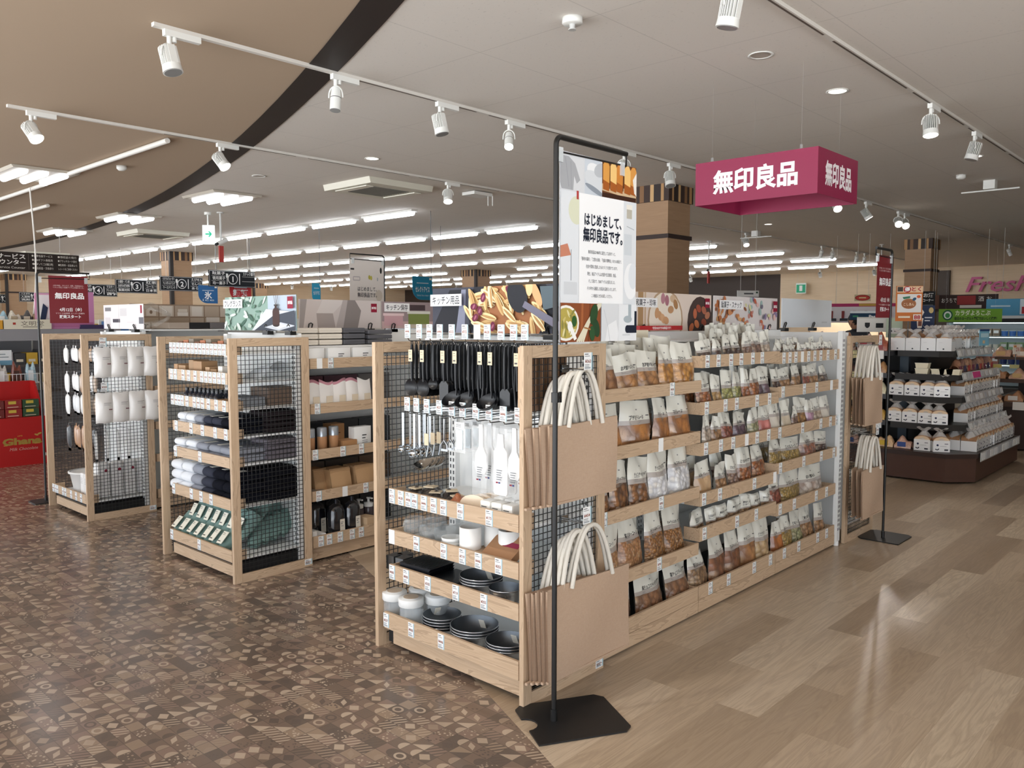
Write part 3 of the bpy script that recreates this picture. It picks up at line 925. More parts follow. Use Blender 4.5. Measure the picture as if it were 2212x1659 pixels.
# fragrance
sh = [('r', 0, 0, .84, .21, '#8ca79c'), ('r', .52, 0, .32, .21, '#b6c4d2')]
for i in range(60):
    x = r.uniform(0, .5); y = r.uniform(0, .21)
    sh.append(('e', x, y, r.uniform(.02, .05), r.uniform(.006, .014), r.choice(['#5e8170', '#b5c8bd', '#d3ddd6', '#3f6152', '#87a695']), r.uniform(-1, 1)))
sh += [('p', [(.35, 0), (.52, .13), (.84, .11), (.84, 0)], '#d5dbe4'), ('p', [(.38, 0), (.6, .09), (.84, .12), (.84, 0)], '#414753'), ('p', [(.5, .02), (.68, .05), (.84, .03), (.66, 0)], '#c9ced6'), ('p', [(.58, .03), (.66, .045), (.75, .03), (.66, .01)], '#e4e7ea'),
       ('e', .632, .035, .038, .012, '#2c1d1b'), ('r', .594, .035, .076, .075, '#432a25'), ('e', .632, .11, .038, .028, '#432a25'), ('r', .62, .12, .024, .03, '#3a2622'), ('r', .612, .148, .04, .008, '#23201f'),
       ('l', [(.63, .15), (.61, .21)], .004, '#5f564e'), ('l', [(.634, .15), (.632, .21)], .004, '#5f564e'), ('l', [(.638, .15), (.655, .21)], .004, '#5f564e')]
sh += head('フレグランス', .005, .14, .24, .055, .042) + logo(.76, .13, .06, .07)
poster('picture of a brown reed bottle in front of green leaves', .83, .21, sh, '#8ca79c', (2.65, 4.99, 1.405), FX, (.62, .92))
sh = [('r', 0, 0, .66, .19, '#cfc6c3'), ('p', [(.0, 0), (.01, .19), (.06, .19), (.03, 0)], '#a29b99'), ('p', [(.14, 0), (.13, .1), (.18, .19), (.24, .19), (.28, 0)], '#a99f9b'), ('p', [(.13, .1), (.18, .19), (.36, .19), (.26, .1)], '#d8d1ce'), ('p', [(.3, 0), (.36, .19), (.44, .19), (.49, .12), (.46, 0)], '#8d8583'), ('p', [(.28, 0), (.34, .19), (.38, .19), (.34, 0)], '#b5acaa')] + logo(.575, .11, .05, .06)
poster('close picture of grey folded cushions above the white towel stacks', .66, .19, sh, '#cfc6c3', (2.95, 4.6, 1.415))
sh = [('r', 0, 0, .8, .19, '#9b8a8c'), ('r', 0, 0, .8, .05, '#c3a7a6'), ('r', .02, .02, .17, .08, '#c7a0a6'), ('r', .01, .09, .19, .018, '#e3c9cb'), ('r', .24, .02, .2, .09, '#7d8a4e'), ('r', .23, .105, .22, .02, '#d9d8cf'), ('r', .22, 0, .24, .03, '#c1b8a8'),
      ('r', .5, .02, .3, .13, '#d8703f'), ('e', .6, .1, .09, .045, '#e8a04d'), ('e', .72, .11, .05, .04, '#d6545a'), ('r', .48, .145, .32, .02, '#e6c7bd'), ('r', .2, .13, .2, .04, '#4d3f42')] + head('キッチン保存', .02, .12, .23, .06, .042)
poster('picture of clear food boxes with orange fruit, left of the pasta picture', .8, .19, sh, '#9b8a8c', (3.62, 4.6, 1.412))
# storage shelf picture and product picture over the third unit
sh = [('r', 0, 0, .9, .2, '#9c8672')]
for i, (x, y, w_, h_, c_) in enumerate(((0, .1, .1, .09, '#d2c5b5'), (.11, .1, .12, .09, '#c9b9a6'), (.24, .1, .12, .09, '#d8ccbd'), (.37, .1, .12, .09, '#bfae9b'), (.5, .1, .12, .09, '#d8ccbd'), (.63, .1, .13, .09, '#c2b19e'), (.77, .1, .13, .09, '#d8ccbd'),
                                         (0, .0, .1, .09, '#c6b5a2'), (.11, .0, .12, .09, '#bba892'), (.24, .0, .25, .09, '#b6a38e'), (.5, .0, .12, .09, '#c6b5a2'), (.63, .0, .27, .09, '#b9a792'))): sh.append(('r', x, y, w_, h_, c_))
sh += [('p', [(.13, .105), (.13, .15), (.17, .18), (.21, .15), (.21, .105)], '#ece4da'), ('e', .17, .135, .012, .015, '#8f7a67'), ('r', .26, .105, .085, .08, '#e9e2d8'), ('r', .39, .105, .09, .03, '#efe8df'), ('r', .395, .137, .08, .025, '#e5dccf'), ('r', .515, .105, .09, .08, '#ece4da')]
for x in (.115, .17, .51, .565): sh += [('r', x, .005, .045, .045, '#ece5dc'), ('r', x + .015, .03, .015, .006, '#8f7a67')]
sh += [('r', .64, .005, .12, .09, '#eae3da'), ('r', .64, .05, .12, .003, '#a08b78'), ('p', [(.26, .005), (.32, .05), (.34, .005)], '#e9e2d8'), ('r', .37, .005, .1, .03, '#ded5c8')] + logo(.84, .13, .05, .05)
poster('picture of white boxes in wooden cube shelving', .9, .2, sh, '#9c8672', (2.75, 6.72, 1.405))
sh = [('r', 0, 0, .78, .19, '#e7e0e2'), ('r', .03, .14, .12, .03, '#7f7d80'), ('r', .32, .1, .13, .06, '#c9c6c8'), ('r', .18, .05, .14, .028, '#3f3b45'), ('r', .03, .03, .1, .06, '#d0cbcd'), ('r', .67, .04, .08, .05, '#67666d'), ('r', .7, .12, .03, .06, LOGO), ('l', [(.3, 0), (.3, .19)], .004, '#c9c3c5'), ('r', .45, .05, .14, .004, '#c9c3c5')]
poster('pale product picture behind a bent clear film, above the white pouches', .75, .19, sh, '#e7e0e2', (2.65, 6.98, 1.405), FX, (.15, .8))
b = MB(FILM); b.grid(lambda u, v: (.25 * math.sin(v * PI) * (.4 + u), .05 + .5 * u, .02 + .17 * v + .02 * math.sin(u * 9)), 10, 8); tag(b.build('clear_film', None, (2.75, 6.2, 1.4)), 'curled sheet of clear film beside the pale product picture', 'film')
b = MB(mat('#b3282b', .5)); b.box((0, 0, 0), (.42, .03, .024)); draw(b, .42, .024, [('t', '今月のおすすめ商品です！', .21, .012, .015, '#ffffff', dict(bold=.02))])
tag(b.build('red_sign_strip', None, (3.57, 2.405, 1.412)), 'narrow red sign strip with white writing under the rice cracker picture', 'sign')

# ------------------------------------------------------------------ banners on stands
def stand(loc, label, h, arm, plate=(.42, .3), rz=0., flip=1, knob=True, notch=False, thick=.0085):
    t = thing('banner_stand', label, 'banner stand', loc, rz, 'black banner stands')
    b = MB(mat('#17181a', .45))
    pw, pd = plate
    pts = [(-.11, -pd / 2), (pw - .11 - .03, -pd / 2), (pw - .11, -pd / 2 + .03), (pw - .11, pd / 2 - .03), (pw - .14, pd / 2), (-.08, pd / 2), (-.11, pd / 2 - .03)]
    if notch:
        pts += [(-.11, .045)] + [(-.11 + .045 * math.sin(PI * i / 8), .045 * math.cos(PI * i / 8)) for i in range(1, 8)] + [(-.11, -.045)]
    b.prism(pts, .001, .007)
    b.build('base_plate', t, rot=(0, 0, -.52 if notch else 0.))
    p = MB(BLACK); p.cyl((0, 0, .007), (0, 0, .05), thick * 1.35); 
    R_ = .028
    path = [(0, 0, .01), (0, 0, h - R_)] + [(flip * (R_ - R_ * math.cos(a_)), 0, h - R_ + R_ * math.sin(a_)) for a_ in [PI / 2 * i / 6 for i in range(1, 7)]] + [(flip * arm, 0, h)]
    p.tube(path, thick, 10); p.build('pole', t)
    g = MB(BLACK); g.tube([(flip * .005, 0, h - .05), (flip * (arm - .0), 0, h - .045), (flip * arm, 0, h - .002)], .0035, 8); g.build('hanging_bar', t)
    for x in (.02, arm - .03):
        q = MB(mat('#e8eef0', .1, alpha=.6)); q.box((flip * x - .012, -.006, h - .085), (flip * x + .012, .006, h - .035)); q.build('clip', t)
    if knob:
        k = MB(BLACK); k.cyl((0, 0, 1.17), (0, 0, 1.205), thick * 1.5); k.cyl((0, 0, 1.187), (.03, 0, 1.187), .006); k.box((.022, -.004, 1.168), (.032, .004, 1.206)); k.build('height_knob', t)
    return t
stand((2.222, 1.85, 0), 'black metal stand in front of the kitchen tool unit, nearest', 2.095, .42, (.36, .3), notch=True, thick=.0095)
W_, H_ = .465, .67
navy = '#1b2232'
sh = [('r', 0, 0, W_, H_, '#eceef1'), ('r', 0, .535, .14, .135, '#d5d7da'), ('p', [(.0, .56), (.0, .655), (.05, .655), (.085, .635), (.115, .58), (.095, .565), (.08, .59), (.075, .54), (.01, .54)], '#a7a9ad'), ('l', [(.03, .65), (.05, .55)], .002, '#8f9196'), ('l', [(.06, .64), (.065, .54)], .002, '#94969b'),
      ('r', .14, .535, .1, .135, '#c9d0d8'), ('e', .215, .61, .065, .035, '#e8eaec', -.4), ('e', .21, .585, .075, .033, '#d3d7db', -.3), ('e', .235, .63, .04, .025, '#b9bdc2', .3), ('e', .2, .555, .06, .01, '#8d959f', -.3),
      ('r', .245, .535, .22, .135, '#6a3f20'), ('p', [(.245, .56), (.465, .545), (.465, .58), (.245, .585)], '#d0b490'), ('r', .245, .535, .22, .018, '#3b1f12')]
for i, (x, c_) in enumerate(((.25, '#d99a4a'), (.295, '#efc57d'), (.335, '#cc8338'), (.385, '#efc278'), (.425, '#d8974a'))): sh += [('p', [(x, .565), (x, .655), (x + .012, .668), (x + .03, .668), (x + .042, .65), (x + .038, .56)], c_), ('l', [(x + .042, .57), (x + .043, .65)], .004, '#5a2f14'), ('p', [(x, .565), (x, .6), (x + .04, .59), (x + .038, .56)], '#a55a22')]
sh += [('p', [(.44, .62), (.465, .65), (.465, .56), (.45, .57)], '#e9e4dc'), ('r', 0, .14, .105, .395, '#dfe3e7'), ('e', .09, .47, .045, .05, '#d9dbc2'), ('p', [(0, .34), (.04, .35), (.06, .31), (0, .3)], '#c9856b'), ('r', .02, .17, .075, .045, '#d0d4d8'), ('l', [(.06, .22), (.06, .33)], .004, '#9aa0a6'), ('r', .09, .51, .012, .03, '#b2433f'),
       ('r', .105, .14, .275, .395, '#f4f5f6'), ('r', .38, .14, .085, .395, '#dde1e5'), ('r', .4, .47, .035, .045, '#b9b4a6'), ('r', .398, .505, .039, .018, '#ece8df'), ('r', .385, .33, .05, .08, '#cfd5da'), ('e', .43, .23, .045, .07, '#f0f2f4'), ('e', .445, .25, .03, .05, '#dfe4e9'), ('l', [(.4, .44), (.45, .43)], .003, '#aab2b8'),
       ('t', 'はじめまして、', .25, .445, .045, navy, dict(width=.23, bold=.03)), ('t', '無印良品です。', .25, .39, .05, navy, dict(width=.245, bold=.03))]
for i, s_ in enumerate(('無印良品は1980年に誕生して以来ずっと、', '「素材の選択」「工程の点検」「包装の簡略化」の3つの視点で、', '社会や環境に配慮したものづくりを続けています。', '現在、商品アイテムは衣服や生活雑貨、食品、', 'そして家まで、7,000アイテムを超えました。', 'その中から厳選した商品を品揃えいたします。', 'この機会にぜひお試しください。')):
    sh.append(('t', s_, .243, .328 - i * .0265, .0135, '#2a2f3a', dict(width=(.17, .25, .195, .18, .165, .18, .13)[i])))
sh += [('r', 0, 0, .235, .14, '#8a4c2b'), ('l', [(.12, 0), (.125, .14)], .012, '#a5623a'), ('l', [(.16, 0), (.17, .14)], .006, '#6d3a20'), ('e', .03, .068, .075, .064, '#efece3'), ('e', .03, .068, .066, .055, '#b6a553')]
for i in range(14): sh.append(('e', .0 + r.uniform(0, .08), .03 + r.uniform(0, .08), .016, .005, r.choice(['#e2d9a4', '#cfc07c', '#8f8a48', '#efe7c6']), r.uniform(0, 3)))
sh += [('e', .075, .075, .014, .02, '#2f5a2c'), ('p', [(.045, .05), (.075, .005), (.09, .012), (.062, .06)], '#f3f2ee'), ('e', .05, .057, .014, .018, '#f3f2ee')]
for i in range(4): sh.append(('l', [(.09 + i * .012, .0), (.15 + i * .004, .07), (.22 + i * .006, .14)], .009, '#dfd8bf'))
sh += [('e', .19, .1, .022, .04, '#2c4a2a', -.3), ('e', .205, .05, .02, .035, '#27452a', .3), ('e', .18, .03, .016, .028, '#2f5230', .1), ('l', [(.13, .052), (.17, .045)], .006, '#a9794a'),
       ('r', .235, 0, .11, .14, '#d7dadd'), ('p', [(.26, 0), (.275, .06), (.33, .08), (.345, .03), (.34, 0)], '#e9ebed'), ('l', [(.275, .06), (.29, 0)], .002, '#b5babf'), ('l', [(.25, .12), (.275, .06)], .002, '#bcc1c6'),
       ('r', .345, 0, .12, .14, '#e6e9ec'), ('r', .408, .085, .02, .055, '#a8b3b9'), ('e', .405, .083, .028, .014, '#a8b3b9'), ('r', .45, .03, .015, .085, navy), ('r', .4, .03, .065, .03, navy), ('e', .4, .045, .012, .015, navy), ('r', .37, .02, .05, .006, '#d0d5d8')]
o = board('hanging_poster', W_, H_, sh, '#eceef1', .0015, .00012, None, (2.245, 1.852, 1.382), 0., '#dfe3e6'); tag(o, 'tall printed poster greeting in Japanese, with bread and soup photos', 'poster')
stand((5.69, 1.86, 0), 'black banner stand beyond the snack shelves, by the bread display', 1.925, .3, (.3, .27), flip=-1, knob=False)
RB = '#7a1d26'
def red_banner(loc, label, h=.4, rz=0.):
    W_ = .3
    k = h / .4
    s_ = [('t', '人気の食品、スキンケア、紙類、衣類等毎日の、', .15, .318 * k, .012, '#e6cfcf', dict(width=.235)), ('t', 'くらしに役立つ定番アイテムを集めました。', .15, .302 * k, .012, '#e6cfcf', dict(width=.235)),
          ('t', '無印良品', .155, .232 * k, .05, '#ffffff', dict(width=.225, bold=.03)), ('t', '4月12日（金）', .16, .115 * k, .03, '#ffffff', dict(width=.17, bold=.02)),
          ('t', 'ヤマナカ各務原 スーパー店舗内', .155, .083 * k, .013, '#f0dada', dict(width=.22)), ('t', '販売スタート', .155, .055 * k, .028, '#ffffff', dict(width=.165, bold=.03))]
    o = board('hanging_banner', W_, h, s_, RB, .001, .0002, None, loc, rz, '#6a1a22', matf=lambda c: mat(c, .45))
    return tag(o, label, 'banner', 'red opening day banners')
red_banner((5.425, 1.862, 1.485), 'narrow dark red banner hanging by the bread display')
stand((2.26, 7.28, 0), 'black banner stand beside the unit with white pouches', 1.86, .4, (.3, .2), knob=False)
red_banner((2.345, 7.282, 1.45), 'dark red banner hanging above the left shelf unit', .385)
stand((4.74, 5.98, 0), 'thin black banner stand far back in the aisle of pictures', 2.06, .38, flip=-1, knob=False, thick=.006)
sh = [('r', 0, 0, .38, .62, '#e0d9d3'), ('r', .01, .52, .04, .015, '#2b2b2b'), ('l', [(.04, .46), (.11, .46), (.11, .43), (.04, .43), (.04, .46)], .008, '#b5aeb0'), ('e', .345, .525, .012, .028, '#2e2e2e'), ('e', .215, .46, .012, .02, '#b3aa4c'), ('e', .235, .455, .012, .02, '#c0b75a'), ('e', .32, .3, .04, .05, '#cfc5b8'), ('r', .3, .43, .012, .03, '#a9b0b2'),
      ('t', 'はじめまして、', .19, .355, .04, '#33363d', dict(width=.21, bold=.012)), ('t', '無印良品です。', .19, .302, .042, '#33363d', dict(width=.215, bold=.012))]
for i in range(5): sh.append(('r', .1 - .01 * (i % 2), .24 - i * .024, .17 + .02 * (i % 2), .008, '#9a9694'))
tag(board('hanging_poster', .38, .62, sh, '#e0d9d3', .0015, .0002, None, (4.355, 5.982, 1.4), 0.), 'pale greeting poster hanging far back above the cushion picture', 'poster')
# red hanging box sign
t = thing('hanging_box_sign', 'deep red open box sign hanging from the ceiling, white characters', 'sign', (5.13, 2.14, 2.265))
RD = mat('#8d1d46', .5)
def box_side(a, L_, rz, txt_w):
    b = MB(mat('#8d1d46', .5)); b.box((0, 0, 0), (L_, .006, .29))
    draw(b, L_, .29, [('t', '無印良品', L_ / 2, .145, .15, '#f4eef0', dict(width=txt_w, bold=.035))], .0006, matf=lambda c: mat(c, .5))
    b.build('sign_panel', t, a, (0, 0, rz))
box_side((0, .86, 0), .86, FX, .6); box_side((.006, 0, 0), .66, 0., .44); box_side((.66, .006, 0), .86, PI / 2, .6); box_side((.66, .866, 0), .66, PI, .44)
for x, y in ((.02, .12), (.02, .75), (.64, .12), (.64, .75)):
    b = MB(mat('#e9eef0', .1, alpha=.12)); b.cyl((x, y, .29), (x, y, CZ - 2.266), .0008, n=6); b.box((x - .006, y - .008, .285), (x + .006, y + .008, .32)); b.build('hanging_wire', t)


# ================================================================== snack pouches
LABELM = mat('#dcdbd1', .28, coat=.6); BANDM = mat('#aca39c', .28, coat=.6); FILMW = mat('#cfd2ce', .2, coat=.8)
INK = mat('#2c2c30', .5)
def food(c1, c2, c3, scale, name='food', contrast=.8):
    """lumpy food seen through the clear front of a pouch"""
    g = NG(name, .28, .5)
    g.b.inputs['Coat Weight'].default_value = .8; g.b.inputs['Coat Roughness'].default_value = .1
    scale *= 1.5
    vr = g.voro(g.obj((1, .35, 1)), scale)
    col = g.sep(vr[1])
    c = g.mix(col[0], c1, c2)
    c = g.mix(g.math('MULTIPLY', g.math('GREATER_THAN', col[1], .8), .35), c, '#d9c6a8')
    gap_shade = g.math('MULTIPLY', g.math('SUBTRACT', vr[0], .3), 2.6); gap_shade.node.use_clamp = True  # shade between the lumps painted into the colour
    c = g.mix(g.math('MULTIPLY', gap_shade, contrast), c, c3)
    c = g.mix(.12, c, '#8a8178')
    n = g.noise(g.obj(), scale * 5, 3)
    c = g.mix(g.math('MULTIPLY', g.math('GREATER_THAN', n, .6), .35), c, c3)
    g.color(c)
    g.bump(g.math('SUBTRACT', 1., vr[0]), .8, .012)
    return g.m


FOODS = {  # main, second, dark, lump scale, words
    'baum': ('#a5744a', '#8a5b38', '#5f3a22', 16, 'ミニバウム'), 'baum2': ('#c18a50', '#a9703d', '#6e4526', 15, '北海道チョコバーム'), 'donut': ('#b98450', '#a06c3a', '#5f3d20', 17, '北海道牛乳ドーナツ'),
    'muf': ('#d39a4c', '#c48538', '#7a4b1d', 22, 'プチケーキ'), 'mad': ('#c98a4a', '#b97535', '#6b4223', 9, 'プチマドレーヌ'), 'mad2': ('#c58344', '#b06e35', '#6b4223', 11, 'マドレーヌ'),
    'choc': ('#a8713f', '#6b4226', '#3a2114', 24, 'チョコチップクッキー'), 'mallow': ('#eeeeec', '#e4e4e6', '#bfc0c6', 28, 'チョコマシュマロ'), 'popw': ('#c99a6a', '#b98050', '#8a5a33', 42, '塩バターコーン'), 'popc': ('#b9813f', '#96602a', '#5f3a1a', 48, 'キャラメルポップコーン'),
    'stick': ('#9c6f4c', '#87593a', '#5c3b26', 20, '塩チョコスティックパイ'), 'dark': ('#5b3f35', '#3d2a26', '#241816', 38, '黒糖かりんとう'), 'mix': ('#9d7f6c', '#7f5f52', '#4d3833', 36, 'ひねり揚げ'), 'pale': ('#cfc0ae', '#b9a593', '#8a7766', 30, '小粒おかき'), 'chip': ('#b06a35', '#9a5326', '#5a3016', 34, 'さつまいもチップス'),
    'chip2': ('#c9a36b', '#b08a52', '#7a5a33', 30, 'れんこんチップス'), 'green': ('#9da05c', '#b5ad66', '#55562f', 40, 'いも野菜チップス'), 'green2': ('#b7b08c', '#9aa06f', '#5f6140', 34, '枝豆スナック'), 'purp': ('#5d4756', '#6f5360', '#3a2c35', 22, '紫いも黒糖'), 'red': ('#8f4a38', '#a5573f', '#57291f', 30, '紀州南高梅'),
    'red2': ('#9a5a44', '#b87a5a', '#5c3328', 26, 'もち揚げ'), 'tan': ('#b48a60', '#9c7048', '#654528', 28, '不揃いおかき'), 'beige': ('#d3b18a', '#cba67c', '#b08a60', 8, 'えびせんべい'), 'pink': ('#d6877f', '#cb746f', '#a5564f', 12, 'いちごラムネ'), 'oat': ('#a88662', '#8f6c4a', '#5f452e', 32, '素材を生かしたクッキー'),
    'cook': ('#9a5f38', '#7f4a2a', '#4d2a18', 14, 'チョコチャンク'), 'bisc': ('#c08a52', '#ac7440', '#74492a', 10, 'きなこビスコ'), 'bisc2': ('#d0b48a', '#bd9b6e', '#8f6f4a', 18, 'バナナチップ'), 'flour': ('#e6e0d3', '#e0d9cb', '#c9c1b3', 5, '米粉'), 'flour2': ('#dcd0bb', '#d4c6af', '#bfb099', 5, 'パンケーキ'),
    'nut': ('#b98a4f', '#8d6136', '#54371d', 26, 'ミックスナッツ'), 'lila': ('#cfa9bd', '#c598b0', '#a07890', 14, 'ぶどうラムネ'), 'nood': ('#bf9f56', '#a8853e', '#6d5a2a', 44, '食べるスープ'), 'orng': ('#c97a3a', '#b5652a', '#7a4219', 9, '干し芋'), 'mochi': ('#ded6cd', '#cdbfb2', '#8a6f60', 16, '白い雪もち')}
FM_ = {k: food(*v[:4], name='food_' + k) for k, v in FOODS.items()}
_pc = {}
def pouch(kind, w, h, seed=0, block=False):
    """a filled pouch standing up, front to -y; white printed upper part, clear lower front with the food"""
    k = (kind, round(w, 2), round(h, 2), seed, block)
    if k in _pc: return _pc[k]
    rr = random.Random(sum(map(ord, kind)) * 31 + seed * 7 + int(w * 100))
    t = min(.085, w * .42) if not block else min(.1, w * .6)
    ph = [rr.uniform(0, 6.3) for _ in range(6)]
    lean = rr.uniform(-.012, .012)
    def prof(v):                                    # thickness along the height
        if block: return .55 * min(1, v / .05) ** .5 * (1 - .25 * max(0, v - .6) / .4) if v < .93 else .55 * .75 * (1 - v) / .07 + .02
        return (min(1, v / .1) ** .5) * (1 - .95 * max(0, (v - .28) / .72) ** 1.15)
    def P_(u, v, s):
        x = (u - .5) * w * (1 - (.06 + .05 * math.sin(ph[4])) * v * v) + lean * v
        b = math.sin(PI * min(1, max(0, u))) ** .6
        y = s * (t / 2) * prof(v) * b
        y += .0045 * math.sin(u * 9 + ph[0] + v * 4) * 1.0 + .0025 * math.sin(u * 21 + ph[3]) * math.sin(v * 8 + ph[5])
        y += 0 * math.sin(u * 9 + ph[0] + v * 4) * math.sin(v * 11 + ph[1]) * (1 if s < 0 else .4) + (.006 * math.sin(u * 7 + ph[2]) * max(0, v - .6) / .4)
        z = h * v + .007 * math.sin(u * PI * (1 + .5 * math.sin(ph[5])) + ph[3]) * v * v
        return Vector((x, y, z))
    cut = (.53 + .05 * math.sin(ph[0])) if not block else .4
    cut2 = cut + .08
    o = MB(LABELM, FILMW, BANDM)
    N, Mv = 10, 16
    o.grid(lambda u, v: P_(u, v, 1), N, Mv, 0)
    o.grid(lambda u, v: P_(u, cut + (1 - cut) * v, -1), N, 11, mfn=lambda u, v: BANDM if cut + (1 - cut) * v < cut2 else LABELM)
    o.grid(lambda u, v: P_(u, .0, -1 + 2 * v), N, 2, 1)
    # sealed top hem and printed writing lying on the surface
    def onsurf(x, z):
        u = min(1, max(0, x / w + .5)); v = z / h
        p = P_(u, v, -1); return (p.x, p.y - .0012, p.z)
    words = FOODS[kind][4]
    def write(txt, x, z, hh, ww):
        pts, fs = text_pts(txt, x, z, hh, ww, bold=.02, align='l'); o.add([onsurf(a, b) for a, b in pts], fs, INK)
    def line(x, z, ww, hh, m=mat('#8a8986')): o.add([onsurf(a, b) for a, b in ((x, z), (x + ww, z), (x + ww, z + hh), (x, z + hh))], [(0, 1, 2, 3)], m)
    write(words, -.3 * w, h * .66, min(.02, w * .1), w * (.1 + .055 * len(words)) if len(words) < 9 else w * .62)
    line(-.3 * w, h * .605, w * .2, .003); line(.28 * w, h * .68, w * .1, .004, INK)
    for i in range(3): line(-.3 * w, h * (.56 - .02 * i), w * (.35 - .06 * i), .002)
    line(-.05 * w, h * .8, w * .05, .006); 
    root = o.build('snack_pouch')
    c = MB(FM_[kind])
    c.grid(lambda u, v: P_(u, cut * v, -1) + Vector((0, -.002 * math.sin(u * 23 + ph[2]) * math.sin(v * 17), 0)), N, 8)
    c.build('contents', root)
    tag(root, 'pouch', 'snack pouch')
    _pc[k] = root
    root['_proto'] = 1
    return root


LOOK = {'baum': 'small brown ring cakes', 'baum2': 'golden ring cakes', 'donut': 'tan doughnuts', 'muf': 'yellow mini muffins', 'mad': 'orange shell cakes', 'mad2': 'small orange shell cakes', 'choc': 'chocolate chip cookies', 'mallow': 'white marshmallows', 'popw': 'pale corn puffs', 'popc': 'caramel popcorn',
        'stick': 'brown pie sticks', 'dark': 'dark brown sweets', 'mix': 'brown mixed crackers', 'pale': 'pale crackers', 'chip': 'orange chips', 'chip2': 'tan chips', 'green': 'green vegetable chips', 'green2': 'pale green snacks', 'purp': 'purple sweets', 'red': 'reddish snacks', 'red2': 'round red brown crackers', 'tan': 'tan crackers',
        'beige': 'flat beige crackers', 'pink': 'pink sweets', 'oat': 'oat coloured biscuits', 'cook': 'dark chunk cookies', 'bisc': 'golden biscuits', 'bisc2': 'pale round biscuits', 'flour': 'white flour', 'flour2': 'cream coloured flour', 'nut': 'mixed nuts', 'lila': 'lilac sweets', 'nood': 'yellow noodles', 'orng': 'orange dried fruit', 'mochi': 'white rice cakes'}
ROWS = {
'b1r1': (1.13, [(2.846, .141, .209, 'baum'), (3.009, .175, .184, 'baum2'), (3.187, .178, .193, 'donut'), (3.33, .13, .221, 'muf'), (3.478, .18, .227, 'muf')]),
'b1r2': (.88, [(2.871, .19, .222, 'mad'), (3.091, .22, .214, 'mad'), (3.28, .15, .215, 'mad2'), (3.445, .19, .214, 'mad2')]),
'b1r3': (.607, [(2.80, .14, .2, 'choc'), (2.945, .15, .232, 'choc'), (3.103, .16, .232, 'choc'), (3.281, .19, .254, 'mallow'), (3.465, .17, .246, 'mallow')]),
'b1r4': (.322, [(2.86, .17, .25, 'popw'), (3.055, .205, .257, 'popw'), (3.243, .16, .248, 'popc'), (3.42, .18, .244, 'popc')]),
'b1r5': (.09, [(2.945, .25, .205, 'stick'), (3.22, .25, .2, 'stick'), (3.47, .235, .2, 'stick')]),
'b2r1': (1.245, [(3.672, .13, .12, 'dark'), (3.79, .1, .118, 'dark'), (3.891, .105, .142, 'dark'), (4.0, .105, .15, 'dark'), (4.107, .1, .155, 'mix'), (4.221, .11, .157, 'mix'), (4.338, .11, .162, 'pale')]),
'b2r2': (1.014, [(3.68, .15, .185, 'chip'), (3.8, .09, .17, 'chip2'), (3.9, .11, .194, 'green'), (4.01, .1, .175, 'green'), (4.113, .085, .188, 'chip'), (4.22, .115, .19, 'chip'), (4.35, .13, .19, 'purp')]),
'b2r3': (.811, [(3.683, .09, .178, 'pale'), (3.786, .095, .158, 'tan'), (3.905, .12, .172, 'red'), (4.055, .14, .157, 'purp'), (4.215, .12, .167, 'green2'), (4.347, .125, .176, 'pink')]),
'b2r4': (.56, [(3.69, .15, .185, 'beige'), (3.85, .13, .16, 'tan'), (3.985, .12, .19, 'mix'), (4.13, .15, .21, 'chip'), (4.31, .16, .21, 'chip')]),
'b2r5': (.382, [(3.645, .14, .12, 'oat'), (3.776, .105, .112, 'oat'), (3.892, .12, .118, 'oat'), (4.022, .125, .124, 'oat'), (4.15, .11, .123, 'oat'), (4.273, .12, .124, 'oat'), (4.392, .1, .115, 'oat')]),
'b2r6': (.09, [(3.66, .19, .2, 'oat'), (3.855, .18, .24, 'cook'), (4.03, .16, .24, 'cook'), (4.2, .16, .255, 'bisc'), (4.37, .16, .24, 'bisc2')]),
'b3r1': (1.234, [(4.49, .1, .095, 'mix'), (4.596, .085, .088, 'mix'), (4.687, .085, .09, 'pale'), (4.784, .09, .093, 'mix'), (4.88, .09, .095, 'tan'), (4.977, .085, .093, 'green2'), (5.069, .09, .095, 'red'), (5.16, .085, .1, 'tan'), (5.245, .075, .1, 'dark')]),
'b3r2': (1.042, [(4.482, .1, .155, 'dark'), (4.61, .14, .143, 'tan'), (4.75, .12, .154, 'tan'), (4.872, .1, .153, 'red'), (5.005, .14, .152, 'tan'), (5.16, .13, .142, 'dark')]),
'b3r3': (.81, [(4.49, .12, .2, 'flour'), (4.615, .11, .187, 'flour2'), (4.72, .085, .14, 'mix'), (4.838, .13, .187, 'nut'), (4.963, .1, .16, 'lila'), (5.085, .12, .173, 'pale'), (5.215, .12, .181, 'flour')]),
'b3r4': (.604, [(4.52, .17, .17, 'nood'), (4.74, .22, .161, 'nood'), (4.975, .2, .166, 'red2'), (5.17, .15, .152, 'dark')]),
'b3r5': (.359, [(4.52, .13, .21, 'red'), (4.745, .25, .2, 'nood'), (5.06, .28, .2, 'mochi')]),
'b3r6': (.09, [(4.54, .13, .195, 'orng'), (4.68, .14, .2, 'nood'), (4.83, .15, .2, 'green2'), (5.0, .17, .215, 'tan'), (5.17, .15, .2, 'tan')]),
}
BAYN = {'1': 'nearest', '2': 'middle', '3': 'farthest'}
LEV = ['top', 'second', 'third', 'fourth', 'fifth', 'bottom']
